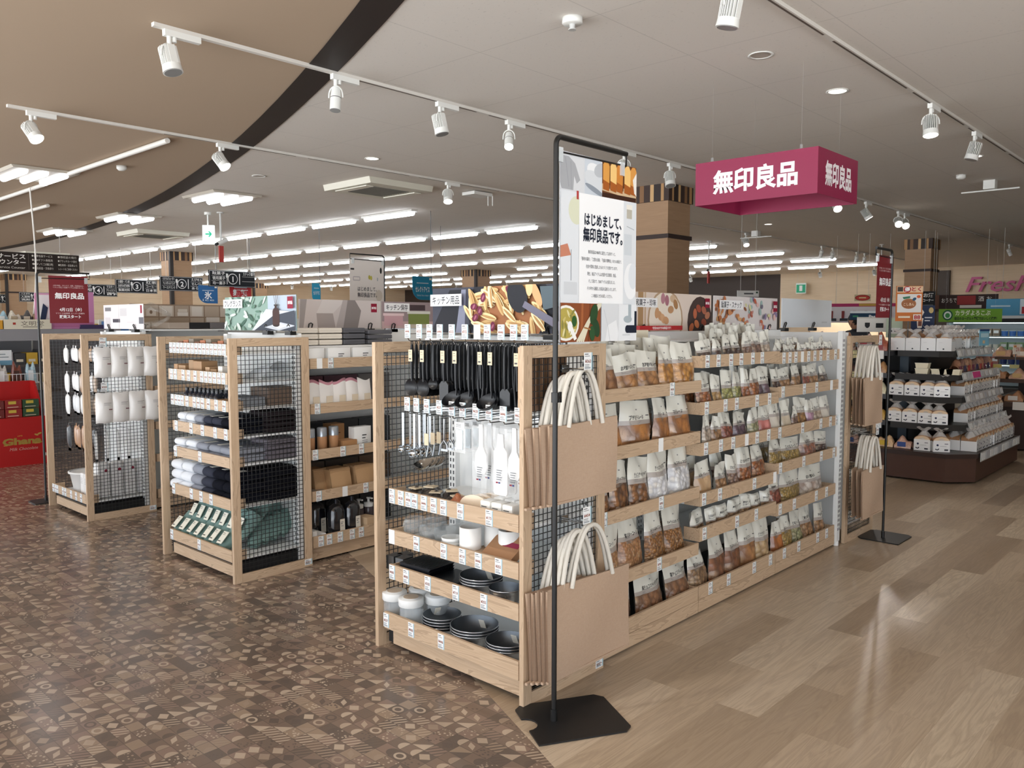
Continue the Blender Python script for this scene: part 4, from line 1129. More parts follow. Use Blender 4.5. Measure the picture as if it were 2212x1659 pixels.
for key, (fl, items) in ROWS.items():
    bayn, lev = key[1], int(key[3])
    levn = 'bottom' if (bayn == '1' and lev == 5) or lev == 6 else LEV[lev - 1]
    cnt = {}
    for i, (x, w_, h_, kind) in enumerate(items):
        block = key == 'b2r5'
        p = pouch(kind, w_, h_, i % 3, block)
        tilt = -rnd.uniform(.05, .13)
        tk = (min(.085, w_ * .42) if not block else min(.1, w_ * .6)) / 2
        kw = dict(loc=(x, 2.03 + .022 + tk + rnd.uniform(0, .008), fl + .002), rot=(tilt, rnd.uniform(-.03, .03), rnd.uniform(-.12, .12)))
        if '_proto' in p.keys() and p['_proto'] == 1:
            o = p; o['_proto'] = 0; o.location = kw['loc']; o.rotation_euler = kw['rot']
        else: o = dup(p, **kw)
        cnt[kind] = cnt.get(kind, 0) + 1
        same = sum(1 for q in items if q[3] == kind)
        lab = f"pouch of {LOOK[kind]} on the {levn} shelf of the {BAYN[bayn]} snack bay"
        if same > 1: lab = f"{ORD[cnt[kind] - 1]} pouch of {LOOK[kind]}, {levn} shelf, {BAYN[bayn]} snack bay"
        o['label'] = lab; o['group'] = f'pouches on the {levn} shelf of the {BAYN[bayn]} bay'
        # a second pouch standing behind where its top shows
        if lev in (1, 2, 3, 4) and rnd.random() < .75 and not block:
            b_ = dup(o, (x + rnd.uniform(-.03, .03), 2.03 + .04 + 3 * tk + .012, fl + .002 + (.012 if lev > 1 else .03)), label=f"pouch standing behind the {ORD[i]} one, {levn} shelf of the {BAYN[bayn]} bay")
for p in _pc.values():
    if '_proto' in p.keys(): del p['_proto']
for o in bpy.data.objects:
    if '_proto' in o.keys(): del o['_proto']
# raised back row of tall white pouches on the middle top shelf
for i in range(6):
    p = dup(_pc[next(k for k in _pc if k[0] == 'pale')], (4.0 + .085 * i, 2.03 + .21, 1.275), rot=(-.05, 0, rnd.uniform(-.1, .1)), label=f'{ORD[i]} tall white pouch in the raised back row, middle bay top shelf', group='raised back row of pouches', scale=(.95, .8, 1.05))
for i in range(5):
    p = dup(_pc[next(k for k in _pc if k[0] == 'muf')], (2.82 + .14 * i, 2.03 + .25, 1.15), rot=(-.06, 0, rnd.uniform(-.1, .1)), label=f'{ORD[i]} clear pouch in the back row of the nearest bay top shelf', group='raised back row of pouches', scale=(.9, .8, 1.05))
b = MB(mat('#e9e0c8', .4)); b.box((0, 0, 0), (.72, .1, .05)); b.box((.02, -.001, .02), (.5, 0, .024), mat('#9a958a'))
tag(b.build('carton', None, (2.8, 2.32, 1.365)), 'long cream carton lying along the top of the nearest snack bay', 'carton')
b = MB(WHITEM); b.box((0, 0, 0), (2.5, .14, .012)); tag(b.build('shelf_board', None, (2.77, 2.31, 1.35)), 'white top shelf board along the back of the snack bays', 'shelf')

# ------------------------------------------------------------------ tote bags
BURLAP = None
def burlap():
    g = NG('burlap', .85, .1)
    a = g.noise(g.obj((900, 900, 60)), 1., 1); c_ = g.noise(g.obj((60, 60, 900)), 1., 1)
    n = g.noise(g.obj((6, 6, 6)), 1., 3)
    c = g.mix(g.math('MULTIPLY', g.math('ADD', a, c_), .5), '#a98f79', '#cdb49d')
    c = g.mix(g.math('MULTIPLY', n, .3), c, '#b59a82')
    g.color(c); g.bump(a, .3, .001); return g.m
BURLAP = burlap(); ROPE = mat('#ddd8cd', .8, bump=.4, bscale=400.)
def tote(x, y, ztop, wid, hgt, label, sway=0., drop=.2, hookz=None):
    """flat jute bag hanging in the xz plane"""
    t = thing('tote_bag', label, 'tote bag', (x, y, ztop), group='jute tote bags on the wire panels')
    b = MB(BURLAP); ph = rnd.uniform(0, 6)
    def S(u, v, s):
        th = (.004 + .008 * math.sin(PI * u) * math.sin(PI * v))
        return (u * wid + sway * v, s * th + .004 * math.sin(u * 6 + ph + v * 3), -hgt * v + .006 * math.sin(u * PI + ph) * (1 - v) - .03 * u * (1 - v) * 0)
    b.grid(lambda u, v: S(u, v, -1), 12, 14); b.grid(lambda u, v: S(u, v, 1), 12, 14)
    # side gusset folded inwards
    b.grid(lambda u, v: (.018 * math.sin(PI * u) * min(1, v * 2.5) + sway * v, -.004 + u * .008 + .004 * math.sin(ph + v * 3), -hgt * v), 4, 12)
    b.box((wid * .002, -.006, -hgt - .001), (wid * .998 + sway, .006, -hgt + .008))
    b.build('bag_body', t)
    for s in (-1, 1):
        h = MB(ROPE)
        hf = wid * .25; xm = wid * .5
        pts = [(xm + hf * q, s * (.012 - .006 * (1 - q * q)), -.015 + (drop + .015) * (1 - abs(q) ** 2.3)) for q in [k / 9 - 1 for k in range(19)]]
        h.tube(pts, .009, 8); h.build('handle', t)
    return t
def hook(parent_loc, label, L_=.16, dirv=(0, -1), price='363'):
    t = thing('display_hook', label, 'hook', parent_loc, group='wire hooks on the wire panels')
    b = MB(CHROME); dx, dy = dirv
    for o_ in (-.012, .012): b.tube([(o_, 0, 0), (o_, dy * L_, 0), (o_, dy * (L_ + .01), .018)], .0028, 6)
    b.box((-.02, -.003, -.015), (.02, .003, .015)); b.build('rod', t)
    price_tag(t, 0, dy * (L_ + .012), .0, price, wide=.05, hgt=.065)
    return t
hook((2.46, 2.0, 1.275), 'wire hook for tote bags high on the nearest wire panel', .1, (0, -1), '363')
hook((2.46, 2.0, .685), 'wire hook for tote bags low on the nearest wire panel', .1, (0, -1), '454')
POS = ['front', 'second', 'third', 'fourth', 'fifth']
for i in range(4):
    tote(2.235 + .012 * (3 - i) - .03 * i * .3, 1.925 + i * .018, 1.075 - .004 * i, .425 - .05 * (i > 0), .3 + .0 * i, f'{POS[i]} tote bag of the upper bunch on the nearest panel', .008 * i, .2 - .01 * i)
for i in range(5):
    tote(2.215 + .008 * (4 - i), 1.905 + i * .019, .465 - .004 * i, .52 - .11 * (i > 0), .35, f'{POS[i]} tote bag of the lower bunch on the nearest panel', .006 * i, .205 - .012 * i)
hook((5.47, 1.995, 1.31), 'wire hook high on the far wire panel', .14, (0, -1), '363')
hook((5.47, 1.995, .73), 'wire hook low on the far wire panel', .14, (0, -1), '454')
for i in range(4):
    tote(5.27 + .022 * i, 1.862 + i * .034, 1.1, .32 - .01 * (i > 0), .3, f'{POS[i]} tote bag of the upper bunch beside the far banner', .008 * i, .2)
for i in range(3):
    tote(5.25 + .022 * i, 1.85 + i * .04, .515, .38 - .03 * (i > 0), .31, f'{POS[i]} tote bag of the lower bunch beside the far banner', .008 * i, .2)
for i in range(2):
    tote(2.8 + .03 * i, 2.93 + .03 * i, .42, .3, .34, f'{POS[i]} tote bag hung behind the kitchen tool unit, low in the aisle', .0, .15)


# ================================================================== goods on the kitchen tool unit
BLK = mat('#15171b', .38); TAGP = mat('#d9c9ac', .7)
def hang_root(name, label, cat, loc, rz, group): return thing(name, label, cat, loc, rz, group)
# wire hooks with price tags, two rows; items hang with their plane facing -x
def tool_hook(y, z, price, label, L_=.24, blank=False):
    t = thing('display_hook', label, 'hook', (2.27, y, z), FX, 'wire hooks of the kitchen tool unit')
    b = MB(CHROME); b.tube([(0, 0, 0), (0, L_, 0)], .0026, 6); b.tube([(0, 0, 0), (0, -.008, .012)], .0026, 6); b.tube([(0, -.004, .03), (0, L_, .03)], .0018, 6); b.build('rod', t)
    price_tag(t, 0, -.008, .012, price, blank, .036, .058)
    return t
b = MB(CHROME); b.box((0, 0, 0), (.012, .83, .02)); tag(b.build('hook_rail', None, (2.5, 2.03, 1.36)), 'upper metal rail carrying the hooks of black utensils', 'rail')
b = MB(CHROME); b.box((0, 0, 0), (.012, .83, .02)); tag(b.build('hook_rail', None, (2.5, 2.03, 1.05)), 'lower metal rail carrying the hooks of steel tools', 'rail')
T1 = [(2.70, '446'), (2.625, '355'), (2.56, '446'), (2.497, '446'), (2.425, '355'), (2.349, '355'), (2.281, ''), (2.225, '628'), (2.151, '446'), (2.086, '628'), (2.03, '1537')]
for i, (y, p_) in enumerate(T1): tool_hook(y, 1.375, p_ or '1', f'{ORD[i]} hook from the aisle end on the upper rail of black utensils', blank=not p_)
for j in range(6):
    b = MB(mat('#c9aa88' if j == 0 else '#8a6a50', .55)); b.box((-.02, 0, -.245), (.022, .012, 0)); draw(b, .042, .245, [('l', [(.02, .03), (.033, .06), (.02, .1), (.008, .06), (.02, .03)], .0012, '#8f755a'), ('l', [(.02, .1), (.024, .22)], .0012, '#8f755a')], x0=-.02, z0=-.245)
    tag(b.build('wooden_spoon_box', None, (2.262 + .045 * j, 2.045, 1.36), (0, 0, FX)), f'{["front", "second", "third", "fourth", "fifth", "rear"][j]} flat wooden spoon box beside the front post', 'box', 'flat boxes beside the front post')
T2 = [(2.707, '228'), (2.647, '319'), (2.581, '628'), (2.503, '537'), (2.427, '809'), (2.364, '628'), (2.289, '628'), (2.216, '264'), (2.14, '446'), (2.063, '62')]
for i, (y, p_) in enumerate(T2): tool_hook(y, 1.063, p_, f'{ORD[i]} hook from the aisle end on the lower rail of steel tools')
def utensil(kind, loc, label, L_=.26, tagged=True):
    t = thing({'spoon': 'cooking_spoon', 'ladle': 'ladle', 'spatula': 'spatula', 'turner': 'turner', 'tongs': 'tongs', 'small': 'cooking_spoon', 'grip': 'silicone_spatula'}[kind], label, 'kitchen utensil', loc, FX, 'black kitchen utensils')
    h = MB(BLK)
    ring = [(.006 * math.sin(a_), 0, -.006 + .008 * math.cos(a_)) for a_ in [2 * PI * i / 10 for i in range(11)]]
    h.tube(ring, .0022, 6); h.tube([(0, 0, -.014), (0, 0, -.06), (0, -.001, -L_ * .55), (0, 0, -L_ * .72)], [.0075, .012, .0095, .008], 10, flat=.5)
    hd = MB(BLK); z0 = -L_ * .7
    if kind in ('spoon', 'small'):
        w_ = .041 if kind == 'spoon' else .029; l_ = L_ * (.33 if kind == 'spoon' else .22)
        def S(u, v):
            a_ = 2 * PI * u; rr = v
            return (w_ * rr * math.sin(a_), -.004 + .016 * (1 - rr * rr), z0 - l_ / 2 + .006 + (l_ / 2) * rr * math.cos(a_) * (1 if math.cos(a_) > 0 else .92))
        hd.grid(S, 20, 5)
        hd.grid(lambda u, v: tuple(Vector(S(u, v)) + Vector((0, -.003, 0))), 20, 5)
    elif kind == 'ladle':
        hd.tube([(0, 0, z0 + .02), (0, 0, -L_ * .83)], .005, 8, flat=.55)
        pr = [(.004, -.034), (.023, -.029), (.038, -.016), (.044, 0.0)]
        hd.T = Matrix.Translation((0, -.03, -L_ * .86)) @ Matrix.Rotation(.7, 4, 'X'); hd.lathe(pr, n=20); hd.T = None
    elif kind in ('spatula', 'grip'):
        w_ = .027
        hd.prism([(-w_ * .5, z0), (w_ * .5, z0), (w_, z0 - .015), (w_, z0 - .075), (w_ * .7, z0 - .086), (-w_, z0 - .08), (-w_, z0 - .015)], -.004, .004, 'y')
    elif kind == 'turner':
        w_ = .038
        hd.prism([(-.012, z0), (.012, z0), (w_, z0 - .025), (w_, z0 - .07), (w_ * .8, z0 - .088), (-w_ * .8, z0 - .088), (-w_, z0 - .07), (-w_, z0 - .025)], -.003, .002, 'y')
    elif kind == 'tongs':
        for s in (-1, 1): hd.tube([(0, 0, -.02), (s * .012, 0, -.1), (s * .014, 0, -.17), (s * .006, 0, -L_ * .95)], [.005, .007, .009, .012], 8, flat=.4)
    h.build('handle', t); hd.build('head', t, bevel=0.)
    c = MB(TAGP); c.box((-.01, -.0125, -.085), (.014, -.0115, -.035)); c.tube([(0, -.006, -.012), (.003, -.011, -.036)], .0007, 5, m=BLK)
    draw(c, .02, .05, [('r', .002, .04, .012, .002, '#555555'), ('r', .002, .03, .016, .0016, '#777777'), ('r', .002, .008, .014, .006, '#555555')], y=-.0125, x0=-.008, z0=-.085)
    if tagged: c.build('paper_tag', t)
    return t
KINDS = [('spoon', .235), ('spoon', .235), ('small', .225), ('spatula', .23), ('ladle', .26), ('ladle', .26), ('tongs', .25), ('ladle', .26), ('grip', .25), ('tongs', .25)]
KN = {'spoon': 'black cooking spoon', 'small': 'small black spoon', 'spatula': 'black spatula', 'ladle': 'black ladle', 'tongs': 'black tongs', 'grip': 'narrow black spatula', 'turner': 'broad black turner'}
NTH = ['front', 'second', 'third', 'fourth', 'fifth', 'sixth', 'seventh', 'rear']
for i, ((kind, L_), (y, _)) in enumerate(zip(KINDS, T1)):
    first = None
    for j in range(8):
        loc = (2.285 + j * .024, y + .004 * math.sin(j * 3), 1.372)
        lab = f'{NTH[j]} {KN[kind]} on the {ORD[i]} upper hook'
        if j == 0: utensil(kind, loc, lab, L_, i % 3 != 2)
        elif first is None: first = utensil(kind, loc, lab, L_, False)
        else: dup(first, loc, FX + rnd.uniform(-.12, .12), lab)
# steel tools on the lower hooks
def steel_spoon(loc, label, L_=.17, bowl=.018):
    t = thing('measuring_spoon', label, 'kitchen utensil', loc, FX, 'steel tools on the lower rail')
    b = MB(STEEL); b.box((-.007, -.001, -L_ + .02), (.007, .001, .004)); b.build('handle', t)
    b = MB(CHROME); b.T = Matrix.Translation((0, -.012, -L_ + .01)) @ Matrix.Rotation(PI / 2, 4, 'X'); b.lathe([(0, -bowl * .75), (bowl * .6, -bowl * .6), (bowl * .95, -bowl * .2), (bowl, .004)], n=20); b.build('bowl', t); return t
def steel_ladle(loc, label):
    t = thing('steel_ladle', label, 'kitchen utensil', loc, FX, 'steel tools on the lower rail')
    b = MB(STEEL); b.tube([(0, 0, 0), (0, 0, -.13), (0, -.01, -.17)], .004, 8, flat=.5); b.build('handle', t)
    b = MB(CHROME); b.T = Matrix.Translation((0, -.03, -.195)) @ Matrix.Rotation(.35, 4, 'X'); b.lathe([(0, -.022), (.028, -.017), (.044, -.002), (.047, 0)], n=24); b.build('bowl', t)
    c = MB(TAGP); c.box((-.012, -.012, -.12), (.014, -.011, -.07)); c.build('paper_tag', t); return t
def peeler(loc, label):
    t = thing('steel_peeler', label, 'kitchen utensil', loc, FX, 'steel tools on the lower rail')
    b = MB(STEEL); b.tube([(0, 0, 0), (0, 0, -.09), (-.018, 0, -.11), (-.018, 0, -.135)], .0035, 8); b.tube([(0, 0, -.09), (.018, 0, -.11), (.018, 0, -.135)], .0035, 8); b.box((-.018, -.002, -.136), (.018, .002, -.126)); b.build('frame', t); return t
def packet(loc, label, w_=.06, h_=.12, col='#c9d2d6'):
    t = thing('tool_packet', label, 'packet', loc, FX, 'packets on the lower rail')
    b = MB(FILM); b.grid(lambda u, v: ((u - .5) * w_, -.008 * math.sin(PI * u) * math.sin(PI * v), -.01 - h_ * v), 8, 8); b.box((-w_ / 2, .001, -.01 - h_), (w_ / 2, .002, -.004)); b.build('film', t)
    c = MB(mat(col, .35, .3)); c.box((-w_ * .3, -.004, -h_ * .95), (w_ * .3, .0, -h_ * .3)); c.build('tool', t)
    c = MB(mat('#eef0f0')); c.box((-w_ * .46, -.002, -.03), (w_ * .46, .0005, -.004)); draw(c, w_, .026, [('r', .006, .006 + .005 * i, w_ * .5, .002, '#666666') for i in range(3)], y=-.002, x0=-w_ * .46, z0=-.03); c.build('card', t); return t
def white_tool(loc, label, kind):
    t = thing('white_spatula' if kind else 'cutting_board', label, 'kitchen utensil', loc, FX, 'white plastic tools in clear film')
    b = MB(mat('#f1f2f2', .35))
    if kind: b.prism([(-.01, 0), (.01, 0), (.012, -.09), (.03, -.12), (.034, -.17), (.02, -.2), (-.02, -.2), (-.034, -.17), (-.03, -.12), (-.012, -.09)], -.006, .002, 'y')
    else: b.prism([(-.014, -.03), (.014, -.03), (.018, -.08), (.036, -.1), (.037, -.26), (.03, -.27), (-.03, -.27), (-.037, -.26), (-.036, -.1), (-.018, -.08)], -.006, .003, 'y')
    b.build('blade', t)
    c = MB(FILM); c.grid(lambda u, v: ((u - .5) * .085, -.012 - .006 * math.sin(u * 8) * math.sin(v * 9), -.005 - .28 * v), 8, 10); c.build('film', t)
    d = MB(); draw(d, .06, .06, [('r', .005, .05 - .009 * i, .03 - .003 * (i % 3), .003, '#70757a') for i in range(5)] + [('r', .002, -.0, .012, .006, '#8a3040'), ('r', .016, .0, .01, .006, '#2d3a78')], y=-.0225, x0=-.01, z0=-.22); d.build('print', t); return t
for j in range(4):
    steel_spoon((2.285 + j * .04, 2.765, 1.057), f'{NTH[j]} short measuring spoon on the first lower hook', .165, .016)
    steel_spoon((2.285 + j * .03, 2.69, 1.057), f'{NTH[j]} long measuring spoon on the second lower hook', .175, .021)
    if j < 3: steel_ladle((2.285 + j * .035, 2.6, 1.055), f'{NTH[j]} steel ladle with paper tag on the third lower hook')
    if j < 3: peeler((2.285 + j * .035, 2.5, 1.055), f'{NTH[j]} steel peeler on the fourth lower hook')
    if j < 3: packet((2.285 + j * .045, 2.405, 1.052), f'{NTH[j]} clear packet of metal tools on a lower hook')
    if j < 2: white_tool((2.285 + j * .05, 2.28, 1.05), f'{NTH[j]} white plastic rice paddle in clear film', 1)
    if j < 2: white_tool((2.29 + j * .05, 2.178, 1.05), f'{NTH[j]} white plastic cutting board in clear film', 0)
    if j < 2: white_tool((2.285 + j * .05, 2.1, 1.05), f'{NTH[j]} white plastic turner at the post end of the lower rail', 1)
# lower trays -------------------------------------------------------
def bag_flat(name, label, loc, w_, d_, h_, m, rz=0., seed=0, paper=True, group=None, cat='packet'):
    ph = seed * 1.7
    t = thing(name, label, cat, loc, rz, group)
    b = MB(m); b.grid(lambda u, v: ((u - .5) * w_, (v - .5) * d_, h_ * (math.sin(PI * u) * math.sin(PI * v)) ** .5 * (1 + .25 * math.sin(u * 11 + ph) * math.sin(v * 9 + ph))), 14, 12); b.box((-w_ / 2, -d_ / 2, -.001), (w_ / 2, d_ / 2, .001)); b.build('pack', t)
    if paper:
        c = MB(TAGP); c.box((-w_ * .28, -d_ * .2, h_ * .99), (w_ * .1, d_ * .25, h_ * 1.03 + .003)); c.build('paper_label', t)
    return t
S1 = .683
for i in range(5): bag_flat('scourer_pack', f'{ORD[i]} dark pack with paper label from the aisle end of the upper tray', (2.33 + .03 * (i % 2), 2.72 - .062 * i, S1), .12, .11, .045 + .01 * (i % 2), mat('#37322f', .35, coat=.6, bump=.6, bscale=90.), .3 * i, i, group='dark packs in the upper tray')
for i in range(2): bag_flat('scourer_pack', f'{ORD[i]} brown coil scourer pack in the upper tray', (2.31 + .03 * i, 2.44 - .07 * i, S1), .11, .1, .055, mat('#a8643f', .4, coat=.6, bump=1., bscale=160., var=.4), .4, i, False, 'brown scourer packs')
for i in range(3):
    t = thing('rice_paddle_pack', f'{ORD[i]} cream round paddle pack in the upper tray', 'packet', (2.3 + .035 * i, 2.335 - .012 * i, S1), FX + .2, 'cream paddle packs')
    b = MB(mat('#ecd9c0', .35, coat=.5)); b.prism([(-.06, 0), (.06, 0)] + [(.07 * math.cos(a_), .03 + .045 * math.sin(a_)) for a_ in [PI * k / 10 for k in range(11)]], -.008, .008, 'y'); b.build('pack', t)
for i, y in enumerate((2.24, 2.18, 2.12)):
    for k in range(2):
        t = thing('sponge_pack', f'{ORD[k]} white sponge pack, {ORD[i]} from the paddles, upper tray', 'packet', (2.26 + .075 * k, y, S1), FX, 'white sponge packs')
        b = MB(mat('#f0efe9', .35, coat=.5)); b.box((-.027, 0, 0), (.027, .06, .07)); draw(b, .05, .07, [('r', .006, .045, .03, .004, '#555555'), ('r', .006, .036, .036, .0025, '#777777'), ('r', .006, .03, .03, .0025, '#777777')], x0=-.025); b.build('pack', t, bevel=.006)
S2 = .503; CLEARG = mat('#eef4f5', .04, alpha=.13, spec=.9)
def lathe_thing(name, label, cat, loc, prof, m, group=None, n=28, extra=None):
    t = thing(name, label, cat, loc, 0, group)
    b = MB(m); b.lathe(prof, n=n); b.build('body', t)
    if extra: extra(t)
    return t
def mug_handle(t):
    b = MB(GLASS); b.tube([(.0, .046, .075), (0, .07, .07), (0, .075, .045), (0, .066, .025), (0, .044, .02)], .0055, 8); b.build('handle', t)
for i, (x, y, h_) in enumerate(((2.3, 2.71, .1), (2.4, 2.68, .1), (2.3, 2.6, .085), (2.4, 2.575, .085), (2.31, 2.515, .085))):
    lathe_thing('glass_mug', f'{ORD[i]} clear glass mug from the aisle end', 'mug', (x, y, S2), [(0, .004), (.042, .004), (.045, .0), (.046, h_), (.042, h_), (.041, .01), (0, .01)], CLEARG, 'clear glass mugs', extra=mug_handle)
lathe_thing('small_bowl', 'lower white rice bowl beside the white canister', 'bowl', (2.29, 2.463, S2), [(0, 0), (.018, .0), (.02, .006), (.04, .025), (.044, .043), (.041, .043), (.037, .027), (0, .01)], WHITEM, 'white rice bowls')
lathe_thing('small_bowl', 'upper white rice bowl stacked beside the white canister', 'bowl', (2.29, 2.463, S2 + .018), [(0, 0), (.018, .0), (.02, .006), (.04, .025), (.044, .043), (.041, .043), (.037, .027), (0, .01)], WHITEM, 'white rice bowls')
for i, (x, y) in enumerate(((2.29, 2.352), (2.38, 2.3), (2.36, 2.2))):
    lathe_thing('white_canister', ['front white cylindrical canister beside the rice bowls', 'second white canister behind the front one', 'third white canister behind the sloping box'][i], 'canister', (x, y, S2), [(0, 0), (.043, 0), (.045, .004), (.045, .122), (.041, .124), (.04, .01), (0, .01)], mat('#f0efeb', .3), 'white canisters')
def carton(name, label, loc, dims, col, rz=0., shapes=(), group=None, rx=0., cat='box'):
    b = MB(mat(col, .6)); b.box((-dims[0] / 2, 0, 0), (dims[0] / 2, dims[1], dims[2])); draw(b, dims[0], dims[2], list(shapes), x0=-dims[0] / 2, matf=PAPER)
    return tag(b.build(name, None, loc, (rx, 0, rz), bevel=.0015), label, cat, group)
carton('flat_box', 'brown flat box beside the white canister', (2.245, 2.285, S2), (.11, .15, .035), '#a58a70', FX, (), 'brown boxes in the glassware tray')
t = thing('gift_box', 'brown box tilted up with a dark red label', 'box', (2.262, 2.175, S2), FX); b = MB(mat('#a47a57', .6)); b.T = Matrix.Rotation(.55, 4, 'X') ; b.box((-.09, 0, 0), (.07, .16, .03)); b.T = None; b.build('body', t)
b = MB(mat('#8e2040')); b.T = Matrix.Rotation(.55, 4, 'X'); b.box((-.02, .08, .03), (.06, .105, .0315)); b.T = None; b.build('label', t)
S3 = .345
for i in range(3):
    b = MB(mat('#6f7173', .35, .8)); b.prism([(-.022, 0), (.022, 0), (.024, .062), (-.024, .062)], 0, .06, 'y'); tag(b.build('loaf_tin', None, (2.28 + .045 * (i // 2), 2.86 - .055 * (i % 2) - .01 * i, S3), (0, 0, FX + .1)), f'{ORD[i]} small grey baking tin from the aisle end', 'tin', 'small grey tins')
for i in range(5):
    b = MB(mat('#22242a', .35, .5)); w_ = .19; b.prism([(-w_ / 2 + .012, 0), (w_ / 2 - .012, 0), (w_ / 2, .014), (-w_ / 2, .014)], 0, .15, 'y')
    if i == 4:
        for k in range(14): b.box((-.085 + .0125 * k, .01, .0145), (-.0835 + .0125 * k, .14, .0165), mat('#83868a', .3, .9))
    tag(b.build('baking_tray', None, (2.25, 2.655, S3 + .0125 * i), (0, 0, FX + .06)), f'{["lowest", "second", "third", "fourth", "topmost wire racked"][i]} black baking tray of the stack', 'tray', 'stack of black trays')
b = MB(mat('#1f2126', .35, .4)); b.prism([(-.06, 0), (.06, 0), (.075, .035), (-.075, .035)], 0, .16, 'y'); tag(b.build('baking_tray', None, (2.25, 2.49, S3), (0, 0, FX)), 'single black tray between the tray stack and steel bowls', 'tray')
STB = mat('#bfc3c7', .25, .95)
def bowl(r, h, loc, label, group, inner='#6f7378', rim=True, tagx=None):
    t = thing('steel_bowl', label, 'bowl', loc, 0, group)
    b = MB(STB); b.lathe([(0, 0), (r * .62, 0), (r * .84, h * .3), (r * .97, h * .75), (r, h), (r * 1.03, h), (r * 1.03, h - .004), (r * .985, h - .003)], n=36); b.lathe([(r, h), (r * .95, h * .75), (r * .81, h * .32), (r * .6, .006), (0, .006)], n=36, m=mat('#666b70', .4, .9)); b.build('body', t)  # dim reflections painted into the bowl's inside as a darker steel
    if tagx is not None:
        c = MB(mat('#e9e4d6')); c.T = Matrix.Translation((r * .72 * math.cos(tagx), r * .72 * math.sin(tagx), h * .55)) @ Matrix.Rotation(tagx + PI / 2, 4, 'Z') @ Matrix.Rotation(-.5, 4, 'X'); c.box((-.013, -.001, -.028), (.013, .001, .028)); c.T = None; c.build('paper_tag', t)
    return t
for i in range(3): bowl(.088, .06, (2.325, 2.325, S3 + .011 * i), f'{["lowest", "middle", "top"][i]} steel bowl of the stack in the second lowest tray', 'steel bowls in the second lowest tray', tagx=.2 if i == 2 else None)
bowl(.066, .07, (2.3, 2.165, S3), 'single deep steel bowl beside the post in the second lowest tray', 'steel bowls in the second lowest tray')
S4 = .113
def jar(loc, label):
    t = thing('storage_jar', label, 'jar', loc, 0, 'clear jars with white lids')
    b = MB(mat('#dfe6ea', .08, alpha=.35, spec=.8)); b.lathe([(0, .002), (.048, .002), (.052, .01), (.05, .09), (.05, .105)], n=32); b.build('body', t)
    b = MB(WHITEM); b.lathe([(.054, .1), (.056, .104), (.056, .13), (.053, .135), (.04, .134), (.038, .137), (0, .137)], n=32); b.build('lid', t)
    c = MB(mat('#cfd2d2', .5, alpha=.8)); c.grid(lambda u, v: ((u - .5) * .075, .03 * math.sin(u * 5) - .01, .012 + .07 * v), 6, 4); c.build('leaflet', t)
    c = MB(mat('#c9b9a5')); c.cyl((0, 0, .1372), (0, 0, .1378), .034, n=24); c.build('lid_label', t)
for i, (x, y) in enumerate(((2.29, 2.842), (2.285, 2.722), (2.4, 2.79), (2.39, 2.665))): jar((x, y, S4), ['clear jar with white lid nearest the aisle post', 'clear jar with white lid nearest the bowls', 'jar behind the one nearest the aisle post', 'jar with white lid behind the bowls'][i])
for i in range(5): bowl(.083, .035, (2.335, 2.575, S4 + .0125 * i), f'{["lowest", "second", "third", "fourth", "topmost"][i]} shallow steel dish beside the clear jars', 'shallow steel dishes', tagx=1.2 if i == 4 else None)
for i in range(3): bowl(.1, .068, (2.335, 2.375, S4 + .0115 * i), f'{["lowest", "middle", "top"][i]} large steel bowl, centre stack in the bottom tray', 'large steel bowls', tagx=.3 if i == 2 else None)
for i in range(3): bowl(.085, .06, (2.32, 2.175, S4 + .0115 * i), f'{["lowest", "middle", "top"][i]} steel bowl, stack by the post in the bottom tray', 'steel bowls in the bottom tray', tagx=.2 if i == 2 else None)

# ================================================================== goods on the towel and slipper unit
def towel(loc, label, w_, d_, h_, col, group, rz=0., lab=False, dark=False):
    m = mat(col, .95, spec=.1, bump=.5, bscale=500.)
    t = thing('folded_towel', label, 'towel', loc, rz, group)
    b = MB(m)
    n = 14
    prof = [(0.0, .0)]
    sec = [(.5 * h_ - .5 * h_ * math.cos(PI * i / n), .5 * h_ - .5 * h_ * math.cos(2 * PI * i / n)) for i in range(1)]
    # rounded fold at the front, a slab running back
    ring = [(-math.sin(a_) * h_ * .5, h_ * .5 - math.cos(a_) * h_ * .5) for a_ in [PI * i / 8 for i in range(9)]]
    pts = [(d_ - h_ * .5, 0)] + [(p[0] + h_ * .5, p[1]) for p in ring] + [(d_ - h_ * .5, h_)]
    xs = [-.5, -.47, -.3, 0, .3, .47, .5]; ks = [.72, .94, 1, 1.02, 1, .94, .72]
    rings = []
    for x, k in zip(xs, ks): rings.append([(x * w_, p[0] + (1 - k) * .02, h_ * .5 + (p[1] - h_ * .5) * k) for p in pts])
    vs = [v for r_ in rings for v in r_]; L_ = len(pts)
    b.add(vs, [(i * L_ + k, (i + 1) * L_ + k, (i + 1) * L_ + (k + 1) % L_, i * L_ + (k + 1) % L_) for i in range(len(xs) - 1) for k in range(L_)], 0, True)
    b.add(rings[0], [tuple(range(L_))]); b.add(rings[-1], [tuple(range(L_))])
    o = b.build('fold', t)
    if lab:
        c = MB(mat('#e9e5da')); c.box((-.02, .03, h_ + .0005), (.02, .1, h_ + .002)); draw(c, .04, .07, []); c.build('paper_label', t)
    return t
CW, CG, CD, CB = '#e9edf2', '#9599a3', '#3a3d49', '#14161f'
CN = {CW: 'white', CG: 'light grey', CD: 'dark grey', CB: 'black'}
